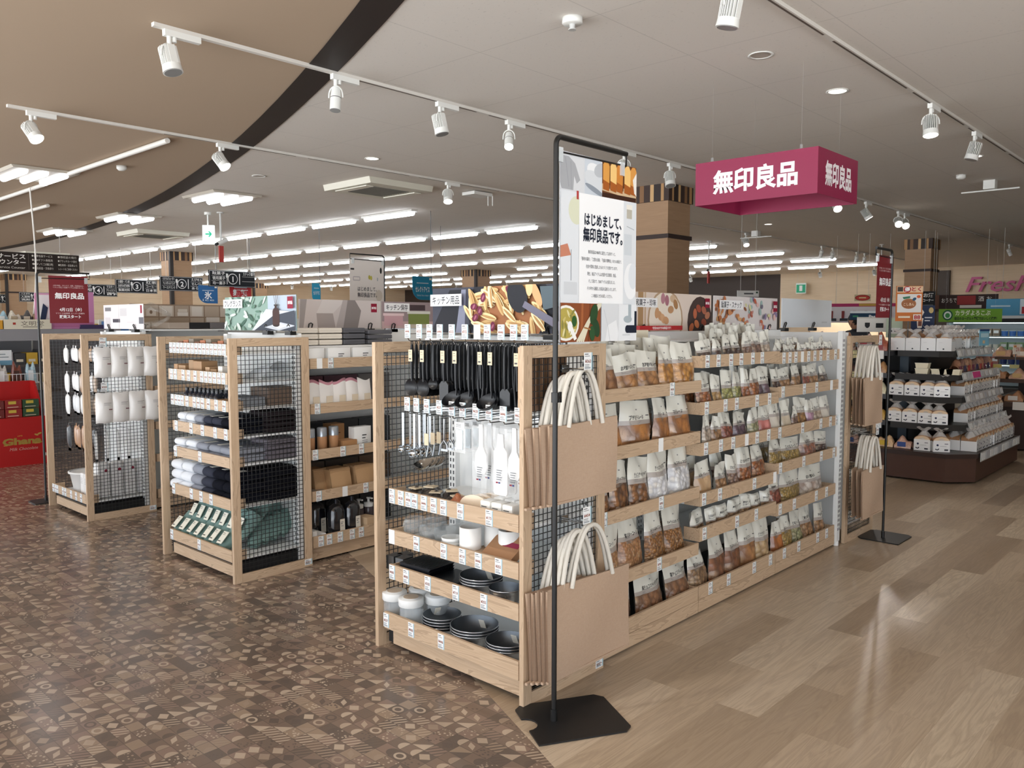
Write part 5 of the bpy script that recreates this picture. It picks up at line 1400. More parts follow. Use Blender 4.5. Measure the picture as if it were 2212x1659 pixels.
def stack(tr, z, items, h_, d_, levels, word):
    for (y, w_, col) in items:
        for k in range(levels):
            towel((2.245 + rnd.uniform(0, .012) + .008 * k, y, z + k * h_ * 1.0), f'{["lowest", "middle", "top"][k if levels == 3 else k * 2]} {CN[col]} {word}, {ORD[tr]} towel tray, by {"aisle end" if y > 4.75 else "mid tray" if y > 4.5 else "mesh side"} at {"front" if k else "base"}'.replace(' at front', '').replace(' at base', ''), w_, d_, h_ * .98, col, f'folded {word}s in the {ORD[tr]} towel tray', FX, k == levels - 1)
stack(0, .82, [(4.83, .1, CW), (4.71, .1, CW), (4.6, .09, CG), (4.5, .09, CD), (4.4, .1, CD), (4.29, .1, CB)], .045, .3, 2, 'face towel')
stack(1, .663, [(4.86, .13, CW), (4.72, .13, CW), (4.57, .13, CG), (4.43, .13, CG), (4.29, .13, CG)], .043, .3, 2, 'small towel')
stack(2, .427, [(4.93, .13, CW), (4.79, .13, CW), (4.66, .12, CG), (4.53, .12, CD), (4.4, .12, CB), (4.28, .11, CB)], .06, .4, 3, 'bath towel')
# stock piles seen through the wire side
for i, (z, h_, col, nm) in enumerate(((.822, .03, '#2b2528', 'dark brown'), (.662, .03, '#77727a', 'grey'), (.427, .045, '#14151c', 'black'))):
    for k in range(4):
        towel((2.46, 4.29, z + k * h_), f'{["lowest", "second", "third", "top"][k]} {nm} folded cloth of the pile behind the wire side', .2, .22, h_ * .98, col, f'{nm} cloths behind the wire side', FX)
# slippers
SLSC = 1.12
SLP = mat('#76918b', .85, spec=.15, bump=.3, bscale=300.)
def slipper(loc, label, rz=FX, pitch=.5):
    t = thing('slipper', label, 'slipper', loc, rz, 'green slippers in the bottom tray')
    T_ = Matrix.Rotation(pitch, 4, 'X')
    b = MB(SLP); b.T = T_
    sole = [(.044 * s * (1 if v < .5 else .96) * (math.sin(PI * (.08 + .84 * v)) ** .45), v * .25) for s, vv in ((-1, range(0, 11)), (1, range(10, -1, -1))) for v in [q / 10 for q in vv]]
    b.prism(sole, 0, .012, 'z'); b.build('sole', t)
    u = MB(SLP); u.T = T_
    def S(a_, v):
        y = .0 + .14 * v; w_ = .046 * (math.sin(PI * (.1 + .45 * v)) ** .5); ang = PI * a_
        return (-w_ * math.cos(ang), y, .008 + (.022 + .04 * v) * math.sin(ang) ** .8)
    u.grid(S, 12, 10); u.grid(lambda a_, v: tuple(Vector(S(a_, v)) * 1.0 + Vector((0, .002, -.003))), 12, 10); u.build('upper', t)
    c = MB(mat('#e8e4d3')); c.T = T_ @ Matrix.Translation((.002, .085, .071)) @ Matrix.Rotation(.3 - PI / 2, 4, 'X'); c.box((-.022, -.002, -.07), (.022, 0, 0)); draw(c, .044, .07, [('r', .004, .058, .02, .003, '#77746a'), ('r', .004, .05, .026, .002, '#8a877c'), ('r', .004, .01, .022, .005, '#55534c')], y=-.002, x0=-.022, z0=-.07, step=.0005)
    c.build('paper_tag', t)
    return t
sp = slipper((2.25, 4.94, .133), 'green slipper with paper tag, first from the aisle end'); sp.scale = (SLSC, SLSC, SLSC)
for i in range(1, 7): dup(sp, (2.25 + rnd.uniform(0, .01), 4.94 - .095 * i, .133), FX + rnd.uniform(-.08, .08), f'green slipper with paper tag, {ORD[i]} from the aisle end')
for i in range(7): dup(sp, (2.36, 4.9 - .095 * i, .2), FX + rnd.uniform(-.08, .08), f'green slipper in the raised rear row, {ORD[i]} from the aisle end', rot=(.25, 0, FX))
sp2 = dup(sp, (2.5, 4.33, .14))
for q_ in list(sp2.children):
    if q_.name.startswith('paper_tag'): bpy.data.objects.remove(q_)
for i in range(8): (dup(sp2, (2.42 + .06 * (i % 4), 4.31 + .1 * (i // 4), .14 + .012 * (i % 4) + .06 * (i // 4)), 0., f'green slipper lying behind the wire side, {ORD[i]} from the front', rot=(.15, .3, FX + .9)))
bpy.data.objects.remove(sp2.children[0]); bpy.data.objects.remove(sp2.children[0]); bpy.data.objects.remove(sp2)
# small goods on the upper trays of the same unit
for i in range(9):
    carton('soap_box', f'small brown orange carton, {ORD[i]} along the top tray', (2.27, 4.83 - .07 * i, 1.287), (.06, .06, .055 + .008 * (i % 3)), ['#8a5a40', '#b5704a', '#7d7263'][i % 3], FX, (), 'small cartons on the top tray')
for i, (y, w_, h_, c_) in enumerate(((4.9, .05, .075, '#b08a63'), (4.82, .09, .07, '#a98660'), (4.7, .06, .105, '#9f7e5b'), (4.62, .1, .1, '#a5815c'), (4.5, .05, .07, '#b28f6a'), (4.43, .07, .06, '#a8855f'), (4.35, .05, .08, '#e5e0d6'))):
    carton('craft_box', f'brown paper box, {ORD[i]} from the aisle end of the second tray', (2.27, y, 1.127), (w_, .1, h_), c_, FX, (), 'brown paper boxes on the second tray')
def small_bottle(loc, label, col='#1d2330', r_=.022, h_=.07, group='dark small bottles on the third tray'):
    t = thing('small_bottle', label, 'bottle', loc, 0, group)
    b = MB(mat(col, .15, spec=.7)); b.lathe([(0, 0), (r_, 0), (r_, h_ * .75), (r_ * .5, h_ * .85), (r_ * .45, h_)], n=16); b.build('body', t)
    b = MB(mat('#11141a', .3)); b.cyl((0, 0, h_), (0, 0, h_ * 1.2), r_ * .5, n=12); b.build('cap', t); return t
sb = small_bottle((2.3, 4.82, .977), 'dark small bottle, first in the front row of the third tray')
for i in range(1, 16): dup(sb, (2.3 + .055 * (i % 2), 4.82 - .052 * (i // 2) * 1.0 - .01, .977), label=f'dark small bottle, {ORD[i // 2]} in the {"front" if i % 2 == 0 else "rear"} row of the third tray')
carton('craft_box', 'brown paper box lying among the dark small bottles', (2.26, 4.34, .977), (.12, .1, .04), '#b08a63', FX)
carton('film_box', 'grey clear topped box behind the wire side, third tray', (2.42, 4.25, .976), (.14, .25, .05), '#7d8187', 0., (), None)
carton('craft_box', 'brown box pile behind the wire side, third tray', (2.6, 4.23, .976), (.2, .2, .1), '#6d5a4c', 0., (), None)
b = MB(mat('#dfe4e8', .2)); b.grid(lambda u, v: (.2 * u, .2 * v, .1 * math.sin(u * 2.6) * (1 - .4 * v)), 8, 6); tag(b.build('clear_packet', None, (2.45, 4.22, 1.13)), 'pale clear packet behind the wire side, second tray', 'packet')
# the bay beside it: towels in film, sachets, spray cans, paper bags, refill bottles
def film_pack(loc, label, w_, h_, d_=.2, col='#eeefee', group=None, lines=True):
    b = MB(mat(col, .25, coat=.5)); b.grid(lambda u, v: ((u - .5) * w_, -.012 * math.sin(PI * u) * math.sin(PI * v), h_ * v), 8, 6); b.box((-w_ / 2, .0005, 0), (w_ / 2, d_, h_ * .99))
    if lines: draw(b, w_, h_, [('r', w_ * .4, h_ * .62, w_ * .26, h_ * .045, '#3a3a3c'), ('r', w_ * .4, h_ * .5, w_ * .2, h_ * .04, '#3a3a3c')] + [('r', w_ * .4, h_ * (.4 - .08 * i), w_ * .32, h_ * .025, '#8f8f8f') for i in range(3)], y=-.013, x0=-w_ / 2)
    return tag(b.build('linen_pack', None, loc), label, 'packet', group)
for i, x in enumerate((2.81, 2.98, 3.165)): film_pack((x, 4.21, 1.194), f'white linen pack, {ORD[i]} from the wire side on the top tray', .165 if i else .12, .105, group='white linen packs on the top tray', lines=i > 0)
for i in range(3):
    for k in range(3):
        b = MB(mat('#e9e2d6' if i < 2 else '#5c5d63', .5)); b.box((-.085, 0, .002), (.085, .22, .034)); draw(b, .17, .034, [('r', 0, .016, .17, .002, '#cfc6b6' if i < 2 else '#3f4046')], x0=-.085)
        tag(b.build('towel_pack', None, (2.84 + .18 * i, 4.35, 1.312 + .037 * k), None, bevel=.006), f'{["lower", "middle", "upper"][k]} {["cream", "ivory", "grey"][i]} towel pack on top of the bay, {ORD[i]} stack', 'towel pack', 'towel packs on top of the bay')
for k in range(3):
    b = MB(mat('#5c5d63', .4, coat=.5)); b.box((-.1, 0, .002), (.1, .22, .03)); tag(b.build('towel_pack', None, (3.41, 4.35, 1.312 + .032 * k), None, bevel=.006), f'{["lower", "middle", "upper"][k]} dark grey towel pack beside the kitchen tool unit', 'towel pack', 'towel packs on top of the bay')
b = MB(WHITEM); b.box((0, 0, 0), (1.7, .26, .012)); tag(b.build('shelf_board', None, (2.745, 4.335, 1.298)), 'white top shelf board carrying the towel packs', 'shelf')
for i in range(5):
    t = thing('wool_pack', f'white sock pack with pink top, {ORD[i]} on the second tray', 'packet', (2.8 + .095 * i, 4.215, .922), 0, 'white sock packs with pink tops')
    b = MB(mat('#eeebe8', .5)); sd = i * 2.1
    b.grid(lambda u, v: ((u - .5) * .1 + .02 * v, -.012 * math.sin(PI * u) * (1 - v * .5) + .05 * v, .175 * v + .012 * math.sin(u * 4 + sd) * v), 8, 10, mfn=lambda u, v: mat('#c98f9c', .6) if v > .85 and i < 4 else 0)
    b.box((-.048, .055, 0), (.05, .12, .16)); b.build('pack', t)
    c = MB(mat('#d9cbb4')); c.box((-.02, -.016, .03), (.025, -.013, .085)); c.build('card', t)
def spray(loc, label):
    t = thing('spray_can', label, 'can', loc, 0, 'brown spray cans')
    b = MB(mat('#b98a63', .3, coat=.4)); b.lathe([(0, 0), (.03, 0), (.03, .115)], n=20); b.build('body', t)
    b = MB(mat('#a9b0b8', .2, .5)); b.lathe([(.0305, .115), (.0305, .165), (.026, .17), (0, .17)], n=20); b.build('cap', t)
for i, x in enumerate((2.775, 2.86, 2.945)): spray((x, 4.235, .645), f'brown spray can with grey cap, {ORD[i]} from the wire side')
carton('craft_box', 'brown carton lying in front of the taller one by the spray cans', (3.045, 4.2, .645), (.105, .1, .075), '#ad8157', 0., [('r', .02, .02, .05, .006, '#5a3d28')])
carton('craft_box', 'taller brown carton behind the spray can row', (3.03, 4.31, .645), (.1, .09, .17), '#a3794f', 0., [('r', .04, .11, .03, .005, '#5a3d28')])
film_pack((3.155, 4.22, .645), 'white cotton pouch at the end of the spray can tray', .13, .15, .06, group=None)
for i, (x, w_) in enumerate(((2.9, .1), (3.0, .15), (3.19, .15))):
    t = thing('paper_bag', f'brown paper bag, {ORD[i]} on the fourth tray', 'bag', (x, 4.23 + (.07 if i == 0 else 0), .392), 0, 'brown paper bags')
    b = MB(mat('#b8946c', .75, bump=.8, bscale=25.)); b.grid(lambda u, v: ((u - .5) * w_, -.02 * math.sin(PI * u) * (1 - v) + .03 * v * v, .15 * v), 8, 8); b.box((-w_ / 2, .02, 0), (w_ / 2, .15, .145)); draw(b, w_, .15, [('r', w_ * .75, .03, .02, .005, '#6b4a30')], y=-.02, x0=-w_ / 2); b.build('bag_body', t)
b = MB(mat('#8b7b6b', .7)); b.box((0, 0, 0), (.12, .2, .03)); tag(b.build('folded_cloth', None, (2.77, 4.2, .392)), 'flat grey brown pack lying beside the paper bags', 'packet')
def refill(loc, label):
    t = thing('refill_pouch', label, 'pouch', loc, 0, 'black glossy refill pouches')
    b = MB(mat('#17191f', .12, spec=.8, coat=.6)); b.lathe([(0, 0), (.058, 0), (.06, .01), (.058, .17), (.045, .2), (.02, .215), (.012, .22)], n=24, sy=.7); b.build('body', t)
    b = MB(mat('#23262e', .2)); b.cyl((0, 0, .215), (0, 0, .245), .013, n=14); b.build('cap', t)
    c = MB(mat('#ded9cc')); c.T = Matrix.Rotation(-.03, 4, 'X'); c.box((0, -.0445, .03), (.036, -.043, .12)); draw(c, .036, .09, [('r', .006, .07, .02, .003, '#333333'), ('r', .006, .06, .012, .004, '#333333'), ('r', .006, .05, .02, .002, '#777777'), ('r', .006, .044, .02, .002, '#777777')], y=-.0446, z0=.03); c.build('label', t)
for i, (x, y) in enumerate(((2.965, 4.25), (3.085, 4.25), (2.9, 4.36), (3.03, 4.37))): refill((x, y, .107), f'black refill pouch, {["front one near the white boxes", "front one near the pump bottles", "rear one near the white boxes", "rear one near the pump bottles"][i]}')
for i in range(5): carton('white_box', f'slim white box, {ORD[i]} in the bottom tray beside the refill pouches', (2.775 + .032 * (i % 4), 4.2 + .0, .107 + (.042 if i == 4 else 0)), (.03, .2, .04 + .02 * (i == 2)), '#e6e5e2', 0., (), 'slim white boxes')
def pump(loc, label):
    t = thing('pump_bottle', label, 'bottle', loc, 0, 'dark pump bottles with white tops')
    b = MB(mat('#4a4247', .2, spec=.6)); b.lathe([(0, 0), (.034, 0), (.035, .13), (.03, .14)], n=20); b.build('body', t)
    b = MB(WHITEM); b.lathe([(.031, .14), (.031, .165), (.008, .168), (.008, .19), (.014, .192), (.014, .2), (0, .2)], n=16); b.box((-.006, -.04, .192), (.006, 0, .2)); b.build('pump', t)
pump((3.19, 4.32, .107), 'dark pump bottle with white top, nearer the refill pouches'); pump((3.27, 4.32, .107), 'dark pump bottle with white top, nearer the kitchen tool unit')
carton('craft_box', 'beige sloping carton in front of the pump bottles', (3.2, 4.2, .107), (.08, .09, .1), '#cdb190', .2, ())

for r_, (z, h_, cols) in enumerate(((.922, .19, ['#6b3f48', '#5a3a44', '#74706f']), (.645, .17, ['#33363a', '#2b2d31', '#3a3d41']), (.392, .17, ['#55473b', '#3a3029', '#5f4c3c']), (.107, .2, ['#1d2025', '#1a1c20', '#202329']))):
    for i in range(3): carton('shade_stock_pack', f'dark pack standing for shade and stock at the back of the {["second", "third", "fourth", "bottom"][r_]} tray, {ORD[i]} from the wire side', (2.89 + .27 * i, 4.45, z), (.26, .09, h_), cols[i], 0., (), 'dark packs for shade and stock at the back of the bay')  # shadow at the shelf backs put into dark packs, along with real dark goods

# ================================================================== goods on the third unit
def white_pouch(loc, label):
    b = MB(mat('#eceae7', .25, coat=.6))
    w_, h_ = .118, .222
    def S(u, v, s):
        return ((u - .5) * w_ * (1 + .05 * v), s * .028 * (math.sin(PI * u) ** .6) * max(0, 1 - abs(2 * v - 1.15) ** 3 * .7) * (1 if v < .97 else .2), -h_ * v + .003 * math.sin(u * 9))
    b.grid(lambda u, v: S(u, v, -1), 10, 14); b.grid(lambda u, v: S(u, v, 1), 10, 14)
    for (x, z, ww, hh, c_) in ((-.01, -.075, .05, .003, '#8f8a8a'), (-.01, -.083, .04, .002, '#aaa6a6'), (-.01, -.09, .045, .002, '#aaa6a6'), (.022, -.125, .024, .008, '#7d5a5e')):
        b.add([(x, -.0305, z), (x + ww, -.0305, z), (x + ww, -.0305, z + hh), (x, -.0305, z + hh)], [(0, 1, 2, 3)], mat(c_))
    return tag(b.build('white_pouch', None, loc), label, 'pouch', 'white pouches hung on the wire side')
hook((2.34, 6.27, 1.28), 'wire hook with tag above the upper white pouches', .06, (0, -1), '900'); hook((2.34, 6.27, .955), 'wire hook with tag above the lower white pouches', .06, (0, -1), '900')
wp = white_pouch((2.345, 6.23, 1.275), 'white pouch nearest the front post, upper row')
for i in range(8):
    r_, k = divmod(i, 4)
    if i == 0: continue
    dup(wp, (2.345 + .117 * k, 6.23 - .004 * k, 1.275 - .333 * r_), label=f'white pouch, {ORD[k]} from the front post, {["upper", "lower"][r_]} row', rot=(0, 0, rnd.uniform(-.05, .05)))
# hanging household goods between the frames
def hang_pack(loc, label, w_, h_, col, rz=FX, group='household packs hanging inside the third unit'):
    b = MB(mat(col, .3, coat=.4)); 
    for s_ in (-1, 1): b.grid(lambda u, v: ((u - .5) * w_, s_ * .016 * (math.sin(PI * u) * math.sin(PI * min(1, .12 + v))) ** .35 * (0 if v in (0, 1) else 1), -h_ * v), 8, 9)
    b.box((-.004, -.002, 0), (.004, .002, .02)); b.box((-.0015, .0, .018), (.0015, .2, .021), CHROME)
    return tag(b.build('hanging_pack', None, loc, (0, 0, rz)), label, 'packet', group)
cl = ['#e6e6e4', '#d9dcdf', '#c9b19a', '#ececec', '#dadada', '#b99b80', '#e8e8e6', '#cfd2d5']
for r_, (z, h_) in enumerate(((1.26, .13), (1.06, .16), (.9, .17), (.66, .2))):
    for i in range(8):
        if r_ == 3 and i > 5: continue
        c_ = cl[(i + r_ * 3) % 8] if r_ != 3 else ['#1c1c20', '#b98f6c', '#c39a76', '#a87f5d', '#b68c68', '#2a2a2c'][i]
        hang_pack((2.3 + .03 * (i % 3), 6.82 - .068 * i, z), f'{["white", "pale", "soft", "brush like"][r_]} pack, {ORD[i]} from the aisle side, {ORD[r_]} hanging row', .06, h_ * (1 - .15 * (i % 2)), c_)
t = thing('wash_tub', 'white oval tub in the bottom tray of the third unit', 'tub', (2.36, 6.66, .145)); b = MB(mat('#ecebe8', .4)); b.lathe([(0, 0), (.075, 0), (.09, .02), (.115, .155), (.122, .157), (.122, .165), (.112, .165), (.088, .025), (0, .01)], n=32, sy=1.1); b.build('body', t)
b = MB(mat('#e2e1dd', .4)); b.lathe([(.12, .158), (.128, .16), (.128, .172), (.118, .174)], n=32, sy=1.1); b.build('rim', t)
for i in range(3):
    b = MB(mat('#e9e8e6', .4)); b.box((-.035, 0, 0), (.035, .06, .18)); draw(b, .07, .18, [('e', .048, .025, .009, .009, '#7d2a3a')] + [('r', .01, .14 - .012 * q, .04, .003, '#a5a5a5') for q in range(4)], x0=-.035)
    tag(b.build('tissue_pack', None, (2.27, 6.51 - .075 * i, .146), (0, 0, FX), bevel=.008), f'white roll pack, {ORD[i]} beside the white oval tub', 'packet', 'white roll packs')
for i in range(4):
    b = MB(mat('#e8e8e7', .35)); b.box((0, 0, 0), (.085, .08, .26)); draw(b, .085, .26, [('e', .06, .2, .012, .012, '#8a2a40'), ('r', .012, .1, .03, .003, '#999999')])
    tag(b.build('tissue_pack', None, (2.33 + .098 * i, 6.36, .147), None, bevel=.006), f'tall white pack, {ORD[i]} behind the wire side', 'packet', 'tall white packs behind the wire side')
for i in range(4): hang_pack((2.36 + .08 * i, 6.45, .62), f'white brush handle pack, {ORD[i]} behind the wire side', .02, .22, '#efefed', 0., 'brush packs behind the wire side')
for i in range(5): hang_pack((2.34 + .075 * i, 6.42, .92 + .01 * (i % 2)), f'white cloth pack, {ORD[i]} behind the wire side', .075, .17, '#e3e4e5', 0., 'cloth packs behind the wire side')
for i in range(5): carton('fabric_bin', f'{["grey", "black", "dark grey", "black", "cream"][i]} fabric bin on top of the third run, {ORD[i]} along', (2.98 + .17 * i, 6.35, 1.405), (.165, .3, .05), ['#b3a597', '#1d1d20', '#6e6a6b', '#18181b', '#d7ccba'][i], 0., (), 'fabric bins on top of the third run')
b = MB(WHITEM); b.box((0, 0, 0), (1.7, .4, .012)); tag(b.build('shelf_board', None, (2.745, 6.33, 1.39)), 'white top shelf board carrying the fabric bins', 'shelf')


# ================================================================== bread display on the right
DK = mat('#23211f', .45); BRN = mat('#4a2e22', .45, var=.15, bscale=8.)
bs = thing('bread_stand', 'dark stepped bread display stand with brown base', 'display stand', (0, 0, 0))
def ring(off, yb=4.6, xr=9.85):
    return [(xr, 1.9 + off), (8.2 + off * .6, 1.9 + off), (8.0 + off, 2.1 + off * .6), (8.0 + off, yb), (xr, yb)]
b = MB(BRN); b.prism(ring(0), .02, .235, 'z'); b.build('base', bs)
b = MB(mat('#32201a', .4)); b.prism(ring(-.012), .235, .275, 'z'); b.build('base_rim', bs)
b = MB(mat('#141313', .5)); b.box((8.75, 2.9, .27), (9.6, 4.5, 1.2)); b.box((8.8, 2.5, .27), (9.8, 2.92, 1.25)); b.build('core', bs)
b = MB(mat('#2c3d4a', .4)); b.box((8.46, 2.58, .27), (8.52, 2.66, 1.25)); b.build('post', bs)
SH = [(.52, .12, 9.85), (.77, .16, 9.82), (.975, .2, 9.78), (1.19, .26, 9.74)]
for z, off, xr in SH:
    b = MB(DK); b.prism(ring(off, 2.62, xr), z - .055, z, 'z'); b.build('shelf', bs)
    b = MB(mat('#c9cbcb', .2, coat=.5)); b.T = Matrix.Translation((8.3 + off * .6, 1.885 + off, z - .06)) @ Matrix.Rotation(-.25, 4, 'X'); b.box((0, -.004, 0), (xr - 8.3 - off * .6, .0, .075))
    for i in range(9): b.box((.03 + .16 * i, -.0055, .012), (.12 + .16 * i, -.004, .062), mat(['#e9e9e7', '#b9babd', '#d9dadb'][i % 3]))
    if z < 1 and z > .9: b.box((.35, -.007, .008), (.62, -.0056, .066), mat('#d8408a')); 
    b.T = None; b.build('price_rail', bs)
b = MB(mat('#c9cbcb', .2, coat=.5)); b.box((8.25, 1.872, .2), (9.8, 1.878, .285))
for i in range(10): b.box((8.28 + .15 * i, 1.87, .21), (8.4 + .15 * i, 1.872, .275), mat(['#dfe0e0', '#b5b6ba', '#e9e9e7'][i % 3]))
b.build('price_rail', bs)
for z, off in ((.48, .0), (.73, .0), (.93, .0), (1.14, .0)):
    b = MB(mat('#3c3c40', .4)); b.box((8.12 + off, 2.66, z), (8.75, 4.4, z + .045)); b.build('shelf', bs)
    for i in range(5):
        q = MB(); q.box((8.112, 2.7 + .17 * i, z - .03), (8.118, 2.84 + .17 * i, z + .05), mat(['#efefec', '#f0e3a8', '#e8ebee', '#f1efe9', '#cfdcea'][i])); q.build('price_card', bs)
CRUST = mat('#a87c58', .6, var=.3, bscale=25.); CRUMB = mat('#e3c8a6', .7); CLR = mat('#e9e6e2', .2, alpha=.62, spec=.7)
def loaf(plain=False):
    t = thing('bread_loaf', '', 'bread', (0, 0, 0))
    w_, d_, h_ = .125, .12, .125
    arch = [(-w_ / 2, 0), (w_ / 2, 0), (w_ / 2, h_ * .75)] + [(w_ * .54 * math.cos(a_), h_ * .78 + h_ * .3 * math.sin(a_)) for a_ in [PI * k / 8 for k in range(9)]] + [(-w_ / 2, h_ * .75)]
    b = MB(CRUST, CRUMB); b.prism(arch, .0, d_, 'y', 0, True); b.add([(x * .93, -.001, z * .95 + .003) for x, z in arch], [tuple(range(len(arch)))], 1); b.build('loaf', t)
    p = MB(mat('#eeedeb' if not plain else '#e2e1df', .3, coat=.6))
    hh = h_ * (.8 if not plain else .98)
    p.box((-w_ / 2 - .003, -.006, .001), (w_ / 2 + .003, -.002, hh)); p.box((-w_ / 2 - .004, -.004, .001), (-w_ / 2 - .001, d_, hh * .9)); p.box((w_ / 2 + .001, -.004, .001), (w_ / 2 + .004, d_, hh * .9))
    nv = mat('#2a3050')
    if not plain:
        draw(p, w_, hh, [('e', .03, .06, .009, .009, '#2a3050'), ('r', .085, .07, .028, .005, '#3a3a44'), ('l', [(.012, .026), (.03, .018), (.042, .03)], .008, '#23252e'), ('r', .084, .014, .03, .012, '#2a2c36'), ('r', .05, .05, .05, .002, '#777777')], y=-.006, x0=-w_ / 2, step=.0006)
    else: draw(p, w_, hh, [('e', .06, .02, .008, .007, '#44464c'), ('r', .02, .08, .03, .002, '#bbbbbb')], y=-.006, x0=-w_ / 2, step=.0006)
    p.build('wrapper', t)
    g = MB(CLR); g.grid(lambda u, v: ((.066 - .052 * min(1, v * 1.5) ** 1.4 + .05 * max(0, v - .66) * 3) * math.cos(2 * PI * u) * (1 + .16 * math.sin(u * 44) * v), d_ * .5 + (.066 - .052 * min(1, v * 1.5) ** 1.4 + .03 * max(0, v - .66) * 3) * math.sin(2 * PI * u), h_ * (.82 + .8 * v + .07 * math.sin(u * 31) * v)), 28, 9); g.build('bag_top', t)
    k = MB(nv if not plain else mat('#2c3560')); k.cyl((0, d_ * .5, h_ * 1.33), (0, d_ * .5, h_ * 1.4), .016, n=10); k.build('tie', t)
    return t
LF = loaf(); LP = loaf(True); uf = {}
def put_loaf(src, x, y, z, rz, label, group, sc=1.):
    if src.name in uf: o = dup(src)
    else: o = src; uf[src.name] = 1
    o.location = (x, y, z); o.rotation_euler = (0, 0, rz); o.scale = (sc, sc, sc); o['label'] = label; o['group'] = group
for i in range(12):
    for k in range(2):
        put_loaf(LF, 8.37 + .125 * i, 1.93 + .135 * k, .277 + .0 * k, rnd.uniform(-.1, .1), f'bagged loaf, {ORD[i]} from the corner, {["front", "rear"][k]} row on the brown base', 'loaves on the base of the bread stand', 1.05)
for i in range(2): put_loaf(LF, 8.07 + .02 * i, 2.32 - .16 * i, .277, FX + .5 * i, f'bagged loaf facing the snack shelves, {ORD[i]} on the brown base', 'loaves on the base of the bread stand', 1.05)
for n_, (z, off, xr) in enumerate(SH[:2]):
    for i in range(4): put_loaf(LF, 8.03 + off, 2.6 - .14 * i + (0 if i < 3 else .02), z, FX + (0 if i < 3 else .35), f'bagged loaf facing the snack shelves, {ORD[i]} on the {["lowest", "second"][n_]} dark shelf', f'loaves on the {["lowest", "second"][n_]} dark shelf')
    for i in range(11): put_loaf(LF, 8.46 + off * .6 + .122 * i, 1.93 + off, z, rnd.uniform(-.1, .1), f'bagged loaf, {ORD[i]} along the aisle side of the {["lowest", "second"][n_]} dark shelf', f'loaves on the {["lowest", "second"][n_]} dark shelf', .97)
z, off, xr = SH[3]
for i in range(4): put_loaf(LP, 8.03 + off, 2.63 - .135 * i, z, FX, f'plain white wrapped loaf, {ORD[i]} on the top dark shelf', 'plain white loaves on the top shelf', .98)
for i in range(9): put_loaf(LP if i % 3 else LF, 8.5 + .13 * i, 1.96 + off, z, rnd.uniform(-.15, .15), f'bagged loaf, {ORD[i]} along the aisle side of the top shelf', 'loaves along the top shelf', .95)
for i in range(8): put_loaf(LF, 8.5 + .14 * i, 2.3 + .1 * (i % 2), z + .02, rnd.uniform(-.3, .3), f'bagged loaf with dark tie in the rear of the top shelf, {ORD[i]} along', 'loaves in the rear of the top shelf', 1.05)
z, off, xr = SH[2]
for i, (y, dz) in enumerate(((2.4, 0), (2.4, .052), (2.26, 0), (2.19, 0), (2.13, 0))):
    b = MB(mat('#e9dfc2', .4)); b.prism([(-.05, 0), (.05, 0), (.058, .045), (-.058, .045)], 0, .08, 'y'); b.box((-.06, -.004, .045), (.06, .084, .05), mat('#f3ecd6', .3))
    tag(b.build('cream_tub', None, (8.25, y, z + dz), (0, 0, FX)), f'cream coloured tub on the third dark shelf, {["lower left", "upper left", "middle", "next", "corner"][i]} one', 'tub', 'cream tubs')
def bun_pack(loc, label, cols, w_=.13, h_=.1, rz=0., group=None, d_=.09):
    b = MB(mat(cols[0], .3, coat=.6, bump=.8, bscale=60., var=.4)); q = rnd.uniform(0, 6)
    b.grid(lambda u, v: ((u - .5) * w_, -.0 + d_ * (1 - math.cos(PI * v)) / 2, h_ * math.sin(PI * v) ** .6 * (.8 + .2 * math.sin(u * 9 + q)) * math.sin(PI * (.06 + .88 * u)) ** .4), 10, 10)
    b.box((-w_ * .4, .004, 0), (w_ * .4, d_ * .96, .01))
    b.box((-w_ * .3, -.004, .015), (w_ * .2, .0, h_ * .5), mat(cols[1], .3))
    return tag(b.build('bun_pack', None, loc, (0, 0, rz)), label, 'bread', group)
for i in range(9): bun_pack((8.55 + .145 * i, 1.94 + off, z), f'reddish bun pack, {ORD[i]} along the aisle side of the third dark shelf', [['#a5755a', '#7c3550'], ['#8f6a5c', '#3a3560'], ['#b58a70', '#b5443f']][i % 3], .13, .14, 0., 'reddish bun packs')
# goods of the neighbouring shelves seen past the banner
col4 = [('#c9a04a', '#d8b04e'), ('#e6d6b5', '#b5483a'), ('#b98a5a', '#8a4a2e'), ('#8f5a3c', '#4a3040'), ('#5d3a30', '#4a2a50'), ('#c9c6c4', '#b5323a')]
for r_, z in enumerate((.525, .775, .975, 1.185)):
    for i in range(6):
        c_ = col4[(i + r_) % 6] if r_ != 3 else [('#a5563c', '#8e2a2a'), ('#e0bdb2', '#c23a40'), ('#9c6a4a', '#7a3a2a')][i % 3]
        bun_pack((8.15, 2.75 + .145 * i, z), f'bread pack, {ORD[i]} from the dark post on the {["lowest", "second", "third", "top"][r_]} rail shelf', c_, .13, .12 if r_ < 3 else .19, FX, f'bread packs on the {["lowest", "second", "third", "top"][r_]} rail shelf')
for i in range(6): bun_pack((8.1, 2.5 + .16 * i, .277), f'bread pack, {ORD[i]} from the corner on the brown base, left part', [('#cfa48f', '#2e4a8a'), ('#d9b48a', '#d8b53a'), ('#c98f86', '#2e4a8a')][i % 3], .15, .12, FX, 'bread packs on the base')
